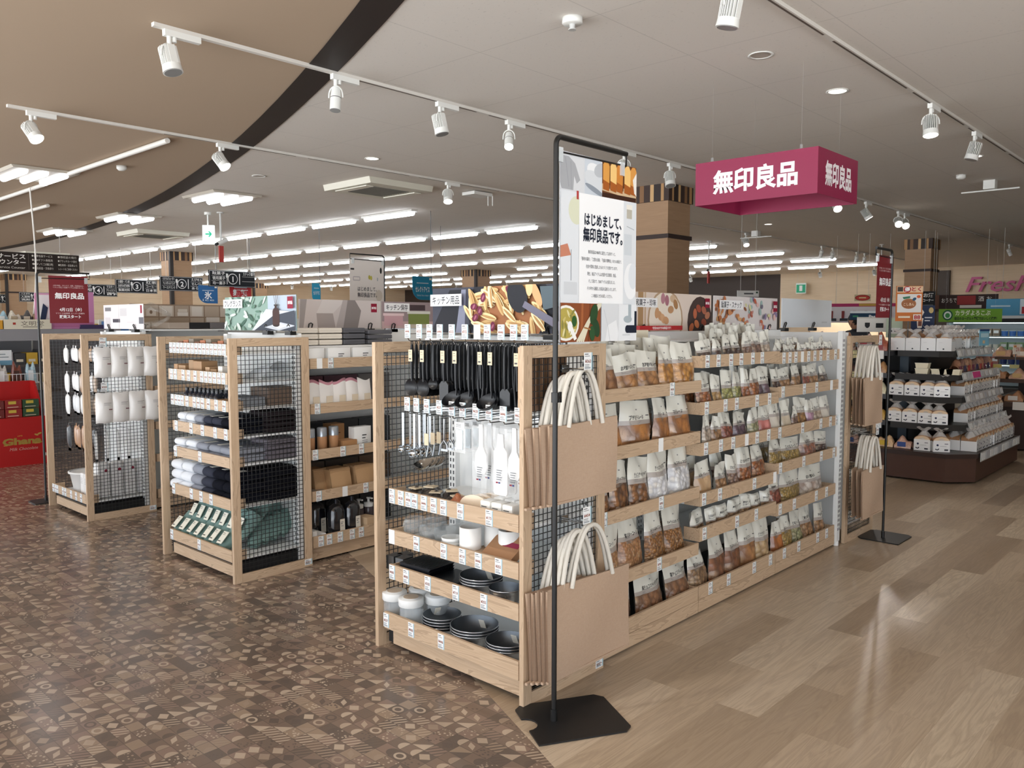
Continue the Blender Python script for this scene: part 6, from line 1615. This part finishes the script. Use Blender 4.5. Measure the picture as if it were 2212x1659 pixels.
# cards and posters standing over the bread
def card(label, W_, H_, sh, base, loc, rz, name='price_poster', pole=None, cat='poster'):
    t = thing(name, label, cat, loc, rz)
    board('face', W_, H_, sh, base, .004, .0012, t)
    b = MB(mat('#55585a', .4)); b.cyl((W_ / 2, .008, -(pole or .2)), (W_ / 2, .008, H_ * .9), .005, n=8); b.build('pole', t); return t
OR = '#d0793a'
card('orange framed price poster with a picture of round bread', .25, .345, [('r', 0, 0, .25, .345, OR), ('r', .012, .085, .226, .18, '#ece9e4'), ('e', .12, .17, .07, .05, '#b0764e'), ('e', .12, .165, .062, .04, '#a56a44'), ('p', [(.06, .235), (.13, .245), (.13, .225), (.07, .215)], '#3f7d62'), ('e', .17, .215, .02, .014, '#2c5a7a', .6), ('e', .21, .24, .018, .015, '#d8663a'),
      ('t', 'こしあん', .12, .165, .03, '#f0d9b5', dict(width=.1, bold=.02)), ('r', .004, .28, .242, .06, '#e9c9a4'), ('e', .1, .31, .035, .032, '#b5323a'), ('t', '得', .1, .31, .045, '#ffffff', dict(bold=.03)), ('t', 'とく', .185, .313, .045, '#b5323a', dict(bold=.03, width=.09)), ('r', .008, .29, .05, .045, '#4a4038'),
      ('t', '88', .195, .04, .05, '#b5323a', dict(bold=.03, width=.065)), ('r', .16, .012, .075, .055, '#f3e6d8'), ('t', '88', .197, .04, .05, '#b5323a', dict(bold=.03, width=.06)), ('r', .02, .03, .11, .02, '#f0dcc0')], OR, (8.53, 2.74, 1.47), -.95, pole=.28)
card('navy poster of a tied loaf beside the orange price poster', .22, .26, [('r', 0, 0, .22, .26, '#22304f'), ('e', .185, .21, .022, .03, '#c9b27a'), ('p', [(.06, .03), (.1, .03), (.115, .13), (.05, .13)], '#e6dccd'), ('p', [(.06, .15), (.1, .22), (.12, .19), (.09, .13), (.07, .13)], '#e9e4da'), ('r', .065, .05, .035, .05, '#7a4a3a'), ('r', .125, .13, .07, .012, '#cfd3da'), ('r', .125, .1, .05, .01, '#cfd3da')], '#22304f', (8.95, 2.72, 1.37), -1.05, pole=.18)
card('white picture board of black bread tins above the end unit', .45, .16, [('r', 0, .145, .45, .015, '#d9d6cc'), ('r', .08, .06, .05, .04, '#2b2c30'), ('e', .105, .07, .022, .028, '#2b2c30'), ('r', .19, .045, .075, .05, '#1f2126'), ('e', .36, .07, .035, .035, '#c9b8a5'), ('e', .42, .075, .03, .04, '#33415a'), ('r', .3, .03, .03, .01, '#8f6a50')], '#edeae4', (9.05, 3.3, 1.355), -1.05, pole=.15)
card('dark teal board with large white letters behind the right banner', .4, .1, [('r', 0, .075, .4, .025, '#dfe4e6'), ('t', 'Pas', .24, .038, .05, '#f0f2f2', dict(bold=.03)), ('r', .03, .03, .06, .018, '#3f8f6a')], '#1d3c56', (9.7, 3.62, 1.49), -1.05, pole=.3)
card('pale green notice card behind the right banner', .16, .2, [('r', .02, .04, .12, .06, '#eef0ea'), ('r', .04, .06, .02, .015, '#555555'), ('r', .08, .06, .02, .015, '#555555')], '#c4d3ba', (9.0, 2.98, 1.3), -1.05, pole=.12)
card('small white and red price card on the third bread shelf', .16, .1, [('t', '276', .1, .05, .05, '#b5443a', dict(bold=.02, width=.08)), ('r', .01, .07, .06, .02, '#d08a4a')], '#ece2d4', (9.7, 1.95, 1.13), -.2, pole=.1)
card('light blue card with a small bread notice on the top bread shelf', .2, .16, [('r', 0, .14, .2, .02, '#2c4a78'), ('r', .02, .08, .16, .04, '#bfe0ea'), ('r', .06, .02, .05, .03, '#d9c3a0')], '#7fb9d2', (9.0, 2.1, 1.23), -.2, pole=.03)
# tables of bread further right
tb = thing('bakery_table', 'dark brown stepped bakery table at the picture edge', 'table', (0, 0, 0))
b = MB(mat('#35231b', .5)); b.box((10.7, .2, .02), (12.6, 2.42, .5)); b.build('base', tb)
b = MB(mat('#4a3427', .5)); b.box((10.65, .15, .5), (12.6, 2.46, .55)); b.box((10.9, .3, .76), (12.4, 2.45, .8)); b.box((11.1, .4, 1.02), (12.2, 2.42, 1.05)); b.build('shelf', tb)
b = MB(mat('#2b1d17', .5)); b.box((11.3, .5, .55), (12., 2.2, 1.02)); b.build('core', tb)
for i in range(5):
    q = MB(mat('#e6dfd6')); q.box((10.64, 2.3 - .3 * i, .47), (10.648, 2.42 - .3 * i, .56)); q.build('price_card', tb)
for r_, (x, z) in enumerate(((10.78, .552), (10.95, .802), (11.15, 1.052))):
    for i in range(6): bun_pack((x, 2.36 - .22 * i, z), f'bread pack, {ORD[i]} on the {["lowest", "middle", "top"][r_]} step of the bakery table', [('#c99a7a', '#e9d9c8'), ('#b5825c', '#e6dcd0'), ('#d3a78c', '#d8b27a')][(i + r_) % 3], .19, .13, FX, 'bread packs on the bakery table', .2)

# ================================================================== chilled cases, signs over them
ch = thing('chilled_case', 'open chilled display case with bright shelf lights at the picture edge', 'refrigerator', (16.5, -2.5, 0))
b = MB(mat('#d9e3e6', .5)); b.box((.75, 0, .3), (.8, 6.9, 1.55)); b.box((0, 6.86, 0), (.8, 6.9, 1.9)); b.build('cabinet', ch)
b = MB(mat('#1d1b1a', .5)); b.box((-.02, 0, 1.46), (.8, 6.9, 1.62)); b.build('header', ch)
b = MB(mat('#3a302a', .5)); b.box((0, 0, 0), (.8, 6.9, .3)); b.build('plinth', ch)
for z in (.45, .72, .98, 1.22):
    b = MB(mat('#c9d4d6', .3)); b.box((.1, .02, z - .02), (.75, 6.85, z)); b.build('shelf', ch)
    b = MB(mat('#dff4f6', emit=2.2)); b.box((.12, .05, z - .03), (.16, 6.8, z - .021)); b.build('shelf_light', ch)
b = MB(mat('#dff4f6', emit=3.)); b.box((.05, .05, 1.445), (.12, 6.8, 1.459)); b.build('shelf_light', ch)
for i in range(9):
    q = MB(mat(['#e8df9a', '#f0f0ee', '#e9d27a'][i % 3])); q.box((.085, 6.6 - .3 * i, .655), (.09, 6.78 - .3 * i, .72)); q.build('price_card', ch)
    q = MB(mat(['#f0f0ee', '#e8df9a'][i % 2])); q.box((.085, 6.6 - .3 * i, .93), (.09, 6.75 - .3 * i, .98)); q.build('price_card', ch)
pcs = ['#7d6a55', '#3f6db0', '#cfd9e4', '#9c5a4a', '#2b3a70', '#e6e2d6', '#8aa87a']
for r_, z in enumerate((.45, .72, .98, 1.22)):
    for i in range(16):
        c_ = pcs[(i // 3 + r_ * 2) % 7]
        b = MB(mat(c_, .35)); 
        if (i // 3 + r_) % 2: b.cyl((0, 0, 0), (0, 0, .09), .048, .055, 14); b.cyl((0, 0, .09), (0, 0, .094), .057, n=14, m=mat('#eef1f2', .3))
        else: b.box((-.05, -.055, 0), (.05, .055, .13)); b.box((-.0515, -.04, .05), (-.05, .04, .1), mat('#eceff0'))
        tag(b.build('dairy_pack', None, (16.5 + .2, -2.5 + 6.75 - .125 * i, z)), f'chilled pack, {ORD[i]} from the aisle post on the {["lowest", "second", "third", "top"][r_]} chilled shelf', 'packet', 'packs in the chilled case')
t = thing('hanging_sign', 'bright green hanging sign with white Japanese writing and round emblem', 'sign', (14.72, 4.05, 1.47), -1.33)
board('face', .9, .21, [('e', .13, .11, .075, .085, '#1f5a3a'), ('e', .13, .11, .055, .062, '#e9f0e6'), ('e', .13, .105, .035, .04, '#3f8f4a'), ('t', 'カラダよろこぶ', .49, .145, .085, '#e6edc9', dict(width=.5, bold=.03)), ('t', '毎日のヨーグルト習慣でおいしく健康！', .53, .055, .05, '#23391d', dict(width=.6, bold=.03))], '#76a832', .012, .003, t)
for q_ in (.1, .8):
    b = MB(FILM); b.box((q_, .004, .21), (q_ + .002, .006, CZ - 1.471)); b.build('hanging_wire', t)
def wall_sign(label, W_, H_, sh, base, loc, rz=FX, name='sign_board', glow=False, hang=True):
    t = thing(name, label, 'sign', loc, rz)
    board('face', W_, H_, sh, base, .02, .004, t)
    if hang:
        for q_ in (.15, .85):
            b = MB(mat('#c4c2be', .4)); b.cyl((W_ * q_, .01, H_), (W_ * q_, .01, CZ - loc[2] - .001), .003, n=6); b.build('hanging_rod', t)
    return t
wall_sign('light blue sign with bar chart above the chilled case', 1.6, .34, [('r', 0, 0, 1.6, .05, '#e4e7e6'), ('t', 'もっとヨーグルト', .9, .025, .035, '#444444'), ('r', .55, .08, .09, .12, '#b5323a'), ('r', .67, .08, .08, .2, '#e9eef0'), ('r', .77, .08, .08, .17, '#4a86b0'), ('r', .52, .07, .35, .26, '#dbe8ee'), ('r', .55, .08, .09, .12, '#b5323a'), ('r', .67, .08, .08, .2, '#5a92b8'), ('r', .77, .08, .08, .17, '#4a86b0'), ('r', .08, .2, .3, .03, '#bcdbe8')], '#5aa0c4', (16.3, 3.72, 1.53))
wall_sign('dark brown photo board with white and red writing beside the green sign', 1.2, .3, [('r', .0, .05, .25, .25, '#6d4a3a'), ('r', .55, .12, .3, .16, '#8e2a2a'), ('t', 'おうちで', .42, .2, .09, '#e6ded6', dict(width=.25)), ('t', '酒 お', 1.0, .22, .09, '#e6ded6'), ('r', .6, .06, .35, .05, '#cfc6bd')], '#33211c', (16.35, 4.75, 1.66))
wall_sign('black board reading liquor corner in white', .22, .32, [('t', 'お酒', .11, .25, .075, '#eceae6', dict(width=.16, bold=.03)), ('t', 'コーナー', .11, .16, .06, '#eceae6', dict(width=.17, bold=.03)), ('r', .03, .03, .16, .05, '#777777')], '#1a1a1c', (15.9, 4.67, 1.7), -1.2)
wall_sign('white drink board with magenta header near the person', 1.3, .36, [('r', 0, .3, 1.3, .06, '#b83a6a'), ('r', .6, .31, .4, .045, '#c9a04a')] + [('r', .1 + .2 * i, .06, .05, .16, '#8a3a3a') for i in range(6)] + [('r', .07 + .2 * i, .03, .14, .05, '#3a3f48') for i in range(6)], '#e3dde0', (15.6, 6.3, 1.46), -1.2)
wall_sign('small oval red sign above the drink board', .28, .12, [('e', .14, .06, .13, .055, '#a5322e'), ('e', .14, .06, .11, .04, '#c9463a'), ('r', .08, .05, .12, .02, '#e9d9a0')], '#cbbf9a', (15.6, 5.75, 1.86), -1.2)
wall_sign('white hanging notice card above the sweets picture', .34, .09, [('r', .1, .035, .15, .02, '#55585c'), ('r', .29, .05, .03, .025, '#2f4a3a')], '#ebeae8', (11.05, 5.75, 1.835), -.6)
wall_sign('green and white emergency exit light on the pale wall', .34, .34, [('r', .02, .03, .3, .26, '#3fb489'), ('r', .12, .08, .1, .18, '#f0f6f2')], '#e2f0ea', (26.3, 11.6, 2.42), FX)
# big pink lettering on the back wall
def text_solid(mb, body, x, y, h, depth, m, **kw):
    pts, fs = text_pts(body, x, y, h, **kw)
    n = len(pts); vs = [(a, -depth, b) for a, b in pts] + [(a, 0, b) for a, b in pts]
    cnt = {}
    for f in fs:
        for i in range(len(f)):
            e = (f[i - 1], f[i]); cnt[frozenset(e)] = None if frozenset(e) in cnt else e
    mb.add(vs, list(fs) + [(e[0], e[1], e[1] + n, e[0] + n) for e in cnt.values() if e], m)
b = MB(mat('#c9568a', .45)); text_solid(b, 'Fresh B', 0, 0, .56, .06, 0, width=2.25, bold=.012, align='l', shear=.3)
tag(b.build('wall_lettering', None, (26.62, 6.62, 2.59), (0, 0, FX)), 'pink raised slanted letters on the pale back wall, cut by the picture edge', 'lettering')
# a shopper bending over beyond the snack shelves
def person():
    t = thing('person', 'person in dark clothes with short black hair beyond the snack shelves', 'person', (13.0, 4.72, 0), PI * .93)
    V = [(0, 0, .88), (.0, 0, 1.08), (.04, 0, 1.27), (.06, 0, 1.34), (.09, 0, 1.4), (0, .09, .84), (.02, .1, .46), (-.02, .1, .07), (.1, .1, .03), (0, -.09, .84), (.02, -.1, .46), (-.02, -.1, .07), (.1, -.1, .03),
         (.03, .17, 1.27), (.06, .22, 1.0), (.22, .2, .84), (.29, .18, .8), (.03, -.17, 1.27), (.06, -.22, 1.0), (.22, -.2, .84), (.29, -.18, .8)]
    E_ = [(0, 1), (1, 2), (2, 3), (3, 4), (0, 5), (5, 6), (6, 7), (7, 8), (0, 9), (9, 10), (10, 11), (11, 12), (2, 13), (13, 14), (14, 15), (15, 16), (2, 17), (17, 18), (18, 19), (19, 20)]
    Rr = [.15, .14, .13, .065, .05, .085, .06, .045, .04, .085, .06, .045, .04, .07, .048, .036, .03, .07, .048, .036, .03]
    me = bpy.data.meshes.new('body'); me.from_pydata(V, E_, []); o = bpy.data.objects.new('body', me); COL.objects.link(o); o.parent = t
    me.materials.append(mat('#2f3138', .8))
    s = o.modifiers.new('skin', 'SKIN'); s.use_smooth_shade = True
    for i, d in enumerate(me.skin_vertices[0].data): d.radius = (Rr[i], Rr[i]); d.use_root = i == 0
    o.modifiers.new('sub', 'SUBSURF').levels = 1
    h = MB(mat('#c08f72', .6)); T_ = Matrix.Translation((.115, 0, 1.475)) @ Matrix.Rotation(.45, 4, 'Y'); h.T = T_
    h.lathe([(.03, -.115), (.055, -.1), (.07, -.06), (.078, 0), (.074, .05), (.05, .09), (0, .105)], n=24, sx=1.12, sy=.95)
    h.tube([(.078, 0, .01), (.1, 0, -.025), (.083, 0, -.033)], [.008, .013, .008], 8)
    for s_ in (-1, 1): h.lathe([(0, -.02), (.01, -.01), (.012, .01), (0, .025)], (0, s_ * .076, -.005), 10); h.blob((.08, s_ * .03, .0), .007, mat('#1c1614'))
    h.tube([(-.02, 0, -.09), (-.06, 0, -.17)], .05, 12); h.build('head', t)
    k = MB(mat('#15120f', .6)); k.T = T_; k.lathe([(.083, -.03), (.088, .02), (.08, .07), (.052, .108), (0, .122)], (-.012, 0, 0), 24, sx=1.1, sy=1.); k.lathe([(.07, -.07), (.083, -.03)], (-.03, 0, 0), 24, sx=.95); k.build('hair', t)
person()

# ================================================================== aisle signs and flags
def aisle(x, y, n, left, right, label):
    W_, H_ = .92, .3
    wh = '#e8e8e6'
    sh = [('r', .008, .008, W_ - .016, H_ - .016, wh), ('r', .014, .014, W_ - .028, H_ - .028, '#1b1d22'), ('e', .46, .15, .1, .1, wh), ('e', .46, .15, .086, .086, '#1b1d22'), ('t', n, .46, .15, .13, wh, dict(bold=.03)), ('r', .335, .05, .013, .2, wh), ('r', .32, .17, .043, .07, wh), ('r', .578, .05, .018, .2, wh)]
    for i in (1, 2): sh += [('r', .03, .02 + .087 * i, .27, .004, wh), ('r', .63, .02 + .087 * i, .26, .004, wh)]
    for i, s in enumerate([q for q in left if q]): sh.append(('t', s, .165, .245 - .09 * i, .06, wh, dict(width=.25, bold=.015)))
    for i, s in enumerate(right):
        if s: sh.append(('t', s, .76, .245 - .09 * i, .06, wh, dict(width=.24, bold=.015)))
    t = wall_sign(label, W_, H_, sh, '#1b1d22', (x - W_ / 2, y, 2.115), 0., 'aisle_sign')
    t['group'] = 'numbered aisle signs'
aisle(7.7, 14.2, '1', ('駄菓子', '徳用菓子', '均一菓子'), ('スナック菓子', '', ''), 'black aisle sign numbered one')
aisle(7.94, 16.75, '2', ('ミネラルウォーター', 'ペットボトルドリンク', 'ケースドリンク'), ('えびせん', 'せんべい', 'あられ'), 'black aisle sign numbered two')
aisle(7.81, 18.66, '3', ('小麦粉・パン粉', 'お好み焼材料', '製菓材料'), ('紅茶', 'コーヒー', '日本茶'), 'black aisle sign numbered three')
aisle(8.05, 21.5, '4', ('砂糖', '味噌', '醤油'), ('マヨネーズ', 'ドレッシング', '酢'), 'black aisle sign numbered four, half behind the red banner')
aisle(8.82, 28.6, '6', ('ハミガキ', '入浴剤', '洗剤'), ('ラップ', 'ふきん', ''), 'black aisle sign numbered six behind the black stand')
aisle(8.75, 31.3, '7', ('猫砂', '犬', ''), ('雑貨', '電池', ''), 'black aisle sign numbered seven at the left picture edge')
sh = [('t', 'サービス', .95, .24, .085, '#ece8e2', dict(width=.42, bold=.02)), ('t', 'カウンター', .92, .145, .085, '#ece8e2', dict(width=.48, bold=.02)), ('t', 'Service Counter', .95, .06, .05, '#cfc9c0', dict(width=.4)), ('r', 1.2, .03, .006, .26, '#6a5f58')]
for i, (a_, c_) in enumerate((('●金券包装サービス', '●領収証の発行'), ('●JCBギフト券販売', '●プラッチカード受付'), ('●タバコ販売', '●駐車券・返金券より'), ('●商品返品・交換承り', 'レシートをご持参ください'))): sh += [('t', a_, 1.25, .265 - .068 * i, .042, '#d9d3ca', dict(width=.32, align='l')), ('t', c_, 1.65, .265 - .068 * i, .04, '#d9d3ca', dict(width=.3, align='l'))]
wall_sign('long dark brown service counter sign with white writing', 2.0, .31, sh, '#2a211d', (3.43, 15.3, 2.31), 0.)
def flag(x, y, z, W_, H_, base, body, label, th=.1, sub=''):
    sh = [('t', body, W_ * .5, H_ * .45, th, '#f0f2f2', dict(width=W_ * .72 if len(body) > 1 else None, bold=.03)), ('r', W_ * .2, H_ * .7, W_ * .6, .012, '#c9d6de'), ('r', W_ * .84, H_ * .86, W_ * .12, .03, '#e9e4d8')]
    if sub: sh.append(('t', sub, W_ * .5, H_ * .2, th * .4, '#d9e6ee', dict(width=W_ * .6)))
    t = thing('hanging_flag', label, 'flag', (x, y, z), 0.)
    q = MB(mat(base, .5)); R_ = W_ * .45
    if base[1] in '1c': pass
    poly = [(0, H_), (0, R_)] + [(R_ - R_ * math.cos(a_), R_ - R_ * math.sin(a_)) for a_ in [PI / 2 * i / 8 for i in range(1, 9)]] + [(W_, 0), (W_, H_)]
    q.prism(poly, 0, .006, 'y'); draw(q, W_, H_, sh, .002); q.build('face', t)
    b = MB(mat('#4a4d50', .4)); b.cyl((W_ * .97, .01, 0), (W_ * .97, .01, CZ - z - .001), .004, n=6); b.build('pole', t)
flag(8.05, 16.25, 1.86, .42, .37, '#1d5f98', '氷', 'blue hanging flag for ice with rounded corner', .15, 'ice')
flag(7.72, 14.35, 1.87, .44, .34, '#bf2a30', '麺類', 'red hanging flag for noodles with rounded corner', .12, 'noodles')
flag(7.78, 9.17, 1.79, .38, .34, '#1f87ad', 'セレクトアイス', 'teal hanging flag for ice cream, nearest of the teal ones', .085, 'Select Ice cream')
flag(7.98, 12.03, 1.83, .17, .3, '#2291b5', 'セレクトアイス', 'narrow teal hanging flag above the cushion picture', .07)
flag(9.3, 10.48, 1.83, .24, .16, '#2291b5', 'アイス', 'small teal flag behind the nearest teal flag', .05)
# freezer and low grocery shelving beyond
fz = thing('freezer_case', 'tall dark freezer case behind the food box picture', 'freezer', (9.7, 9.2, 0))
b = MB(mat('#2a2c2e', .5)); b.box((0, 0, 0), (1.6, 4.2, 1.8)); b.build('cabinet', fz)
b = MB(mat('#7d1f2c', .5)); b.box((-.03, .1, 1.72), (-.001, 1.3, 1.86)); b.build('header_card', fz)
for i in range(4):
    b = MB(mat('#4b565c', .15, spec=.8)); b.box((-.02, .08 + 1.02 * i, .3), (-.001, 1.04 + 1.02 * i, 1.68)); b.build('glass_door', fz)
gcols = ['#b5423a', '#d8b04a', '#3f6a9c', '#e3ddd0', '#5a8a56', '#8a5a3a']
for r_, y in enumerate((15.2, 17.6, 20.0, 22.6, 25.4)):
    g_ = thing('grocery_shelf', f'long grocery shelf row far behind, {ORD[r_]} beyond the freezer', 'shelf unit', (8.6, y, 0), 0, 'far grocery shelf rows')
    b = MB(mat('#d8d4ca', .5)); b.box((0, .4, 0), (9, .45, 1.55)); b.box((0, 0, 0), (9, .85, .15)); b.build('frame', g_)
    for z in (.5, .9, 1.25):
        b = MB(mat('#cfcac0', .5)); b.box((0, 0, z - .03), (9, .85, z)); b.build('shelf', g_)
        b = MB()
        x = .05
        while x < 8.8:
            w_ = rnd.uniform(.2, .6); b.box((x, .02, z), (x + w_ - .02, .36, z + rnd.uniform(.16, .26)), mat(rnd.choice(gcols), .5)); x += w_
        b.build('goods', g_)['kind'] = 'stuff'
for i, (x, y) in enumerate(((14.5, 29.5), (16.5, 29.5), (18.6, 29.5), (20.5, 29.5), (22.6, 29.5), (24.5, 26.), (24.5, 23.), (24.5, 20.5), (24.5, 18.2), (24.5, 14.5), (24.8, 10.2), (24.8, 8.6))):
    spot(x, y, f'small far wall spotlight, {ORD[i]} along the back of the shop', (.4, .55, -1) if i < 5 else (.7, 0, -1), True, power=14.)

# ================================================================== confectionery corner on the far left
cf = thing('gift_shelf', 'grey gift shelf of boxed sweets at the left picture edge', 'shelf unit', (1.4, 10.4, 0))
GW = 2.75
b = MB(mat('#8d8c90', .5)); b.box((0, .02, 1.25), (GW, .7, 1.38)); b.box((0, .65, 0), (GW, .7, 1.25)); b.build('top_panel', cf)
for z in (.35, .68, .98):
    b = MB(mat('#55504c', .5)); b.box((0, .02, z - .03), (2.05, .65, z)); b.build('shelf', cf)
r2 = random.Random(5)
gc = ['#caa43a', '#b9b27a', '#8f8a8c', '#5a3f30', '#d8cfa8', '#3e3f42', '#c9cdd0', '#8a2f2c', '#6a5a90']
for r_, z in enumerate((.35, .68, .98)):
    for i in range(9):
        carton('sweets_box', f'boxed sweets, {ORD[i]} from the picture edge on the {["lowest", "middle", "upper"][r_]} grey gift shelf', (2.28 + .125 * i, 10.43, z), (.115, .2, r2.uniform(.1, .21)), r2.choice(gc), 0., [('r', .02, .03, .07, .03, '#e0d9c6')], 'boxed sweets on the grey gift shelf')
carton('sign_box', 'long cream box with three brown characters on the grey shelf', (3.12, 10.42, 1.382), (.5, .2, .11), '#dcd6c2', 0., [('t', '文明堂', .3, .065, .055, '#5d5348', dict(width=.24)), ('r', .1, .05, .03, .025, '#a5382c'), ('r', .2, .02, .2, .01, '#8f887a')])
carton('sweets_box', 'yellow box at the picture edge on top of the grey shelf', (2.78, 10.42, 1.382), (.2, .2, .1), '#d0982c')
for i in range(5): bun_pack((2.8 + .13 * i, 10.65, 1.45), f'wrapped gift pack, {ORD[i]} behind the cream box', [('#b9c6cc', '#8fb0c2'), ('#9fc3d2', '#e6ecee'), ('#d8d2c4', '#b5a58c'), ('#4a4a4c', '#c9bfae'), ('#a58f76', '#e3d9c6')][i], .13, .16, 0., 'gift packs behind the cream box')
wall_sign('white and pink framed vertical sign behind the black stand', .3, .42, [('r', 0, 0, .3, .42, '#d59ab8'), ('r', .02, .02, .26, .38, '#eceae8'), ('r', .17, .04, .09, .34, '#f5f3f2'), ('r', .2, .1, .03, .24, '#7d6a70'), ('p', [(.04, .1), (.1, .1), (.13, .25), (.08, .3)], '#2a3550')], '#d59ab8', (3.26, 10.6, 1.381), 0., hang=False)
wall_sign('pink poster partly behind the dark red banner', .48, .44, [('r', .06, .3, .3, .06, '#c06a9c'), ('r', .3, .08, .1, .1, '#e3d27a'), ('r', .02, .02, .44, .06, '#b06a92')], '#c988b4', (3.38, 10.46, 1.381), 0., hang=False)
carton('magazine', 'dark magazine with yellow title beside the red banner', (3.78, 10.5, 1.381), (.17, .03, .23), '#4a4238', 0., [('t', 'TABI', .085, .19, .05, '#c9b94a', dict(width=.15, bold=.02)), ('e', .09, .08, .05, .05, '#8a6a4a'), ('e', .08, .06, .03, .03, '#5a4232')])
carton('sweets_box', 'purple and white box below the dark magazine', (3.82, 10.42, 1.381), (.26, .07, .05), '#3a3058')
gh = thing('chocolate_display', 'bright red cardboard chocolate display stand with gold lettering', 'display stand', (1.9, 9.3, 0))
RED = mat('#b0100f', .5)
b = MB(RED); b.box((0, 0, 0), (1.02, .42, .49)); draw(b, 1.02, .49, [('t', 'LOTTE', .77, .305, .014, '#c9a24a', dict(bold=.02)), ('t', 'Ghana', .79, .255, .085, '#a3873f', dict(width=.36, bold=.05)), ('r', .62, .213, .035, .008, '#b9974a'), ('r', .9, .213, .05, .008, '#b9974a'), ('t', 'Milk Chocolate', .8, .175, .04, '#d9a59a', dict(width=.26, shear=.3)), ('e', .95, .315, .02, .009, '#b9974a', .3), ('e', .92, .305, .02, .008, '#b9974a', -.4), ('r', .985, .08, .02, .03, '#e3d9d0')], .0008); b.build('body', gh)
b = MB(RED); b.box((0, .4, .49), (1.02, .42, .84)); b.prism([(.42, .49), (.42, .84), (.3, .84), (.06, .52), (.06, .49)], 1.0, 1.02, 'x'); b.build('back_panel', gh)
for i in range(6):
    for k in range(2):
        c_ = ['#7d1d1c', '#a0211d', '#2c5a33', '#6a1f1c', '#8f201d', '#24492c'][i]
        b = MB(mat(c_, .35, coat=.4)); b.box((-.075, 0, 0), (.075, .08, .085)); draw(b, .15, .085, [('r', .03, .045, .07, .03, '#c9b24a'), ('r', .02, .012, .1, .006, '#d9c9b0')], x0=-.075)
        tag(b.build('chocolate_box', None, (2.0 + .16 * i, 9.36, .492 + .09 * k)), f'{["lower", "upper"][k]} chocolate box, {ORD[5 - i]} from the right end of the red display', 'box', 'chocolate boxes in the red display')
bk = thing('wire_basket', 'white wire basket of packets behind the red display', 'basket', (2.3, 9.85, .8))
b = MB(WHITEM)
for i in range(20): b.box((.04 * i, 0, 0), (.04 * i + .004, .004, .1))
b.box((0, 0, .1), (.8, .005, .106)); b.box((0, 0, 0), (.8, .3, .005)); b.box((0, 0, -.8), (.02, .02, 0)); b.box((.78, 0, -.8), (.8, .02, 0)); b.build('wires', bk)
for i in range(5): bun_pack((2.42 + .14 * i, 9.9, .81), f'pale packet, {ORD[i]} in the white wire basket', [('#c9b8ae', '#b04a4a'), ('#d8d9da', '#9fb8c8'), ('#c9c5c0', '#e6e6e6'), ('#7a3f30', '#4a2a22'), ('#a9c6d2', '#e3ecf0')][i], .1, .26, 0., 'packets in the wire basket', .06)
card('white and blue notice hanging in front of the grey gift shelf', .2, .16, [('r', 0, 0, .2, .05, '#6f9fb8'), ('r', .02, .11, .12, .012, '#8f9aa0'), ('r', .02, .08, .15, .01, '#8f9aa0')], '#e3e8ea', (2.62, 9.98, 1.0), 0., 'notice_card', pole=.2, cat='card')
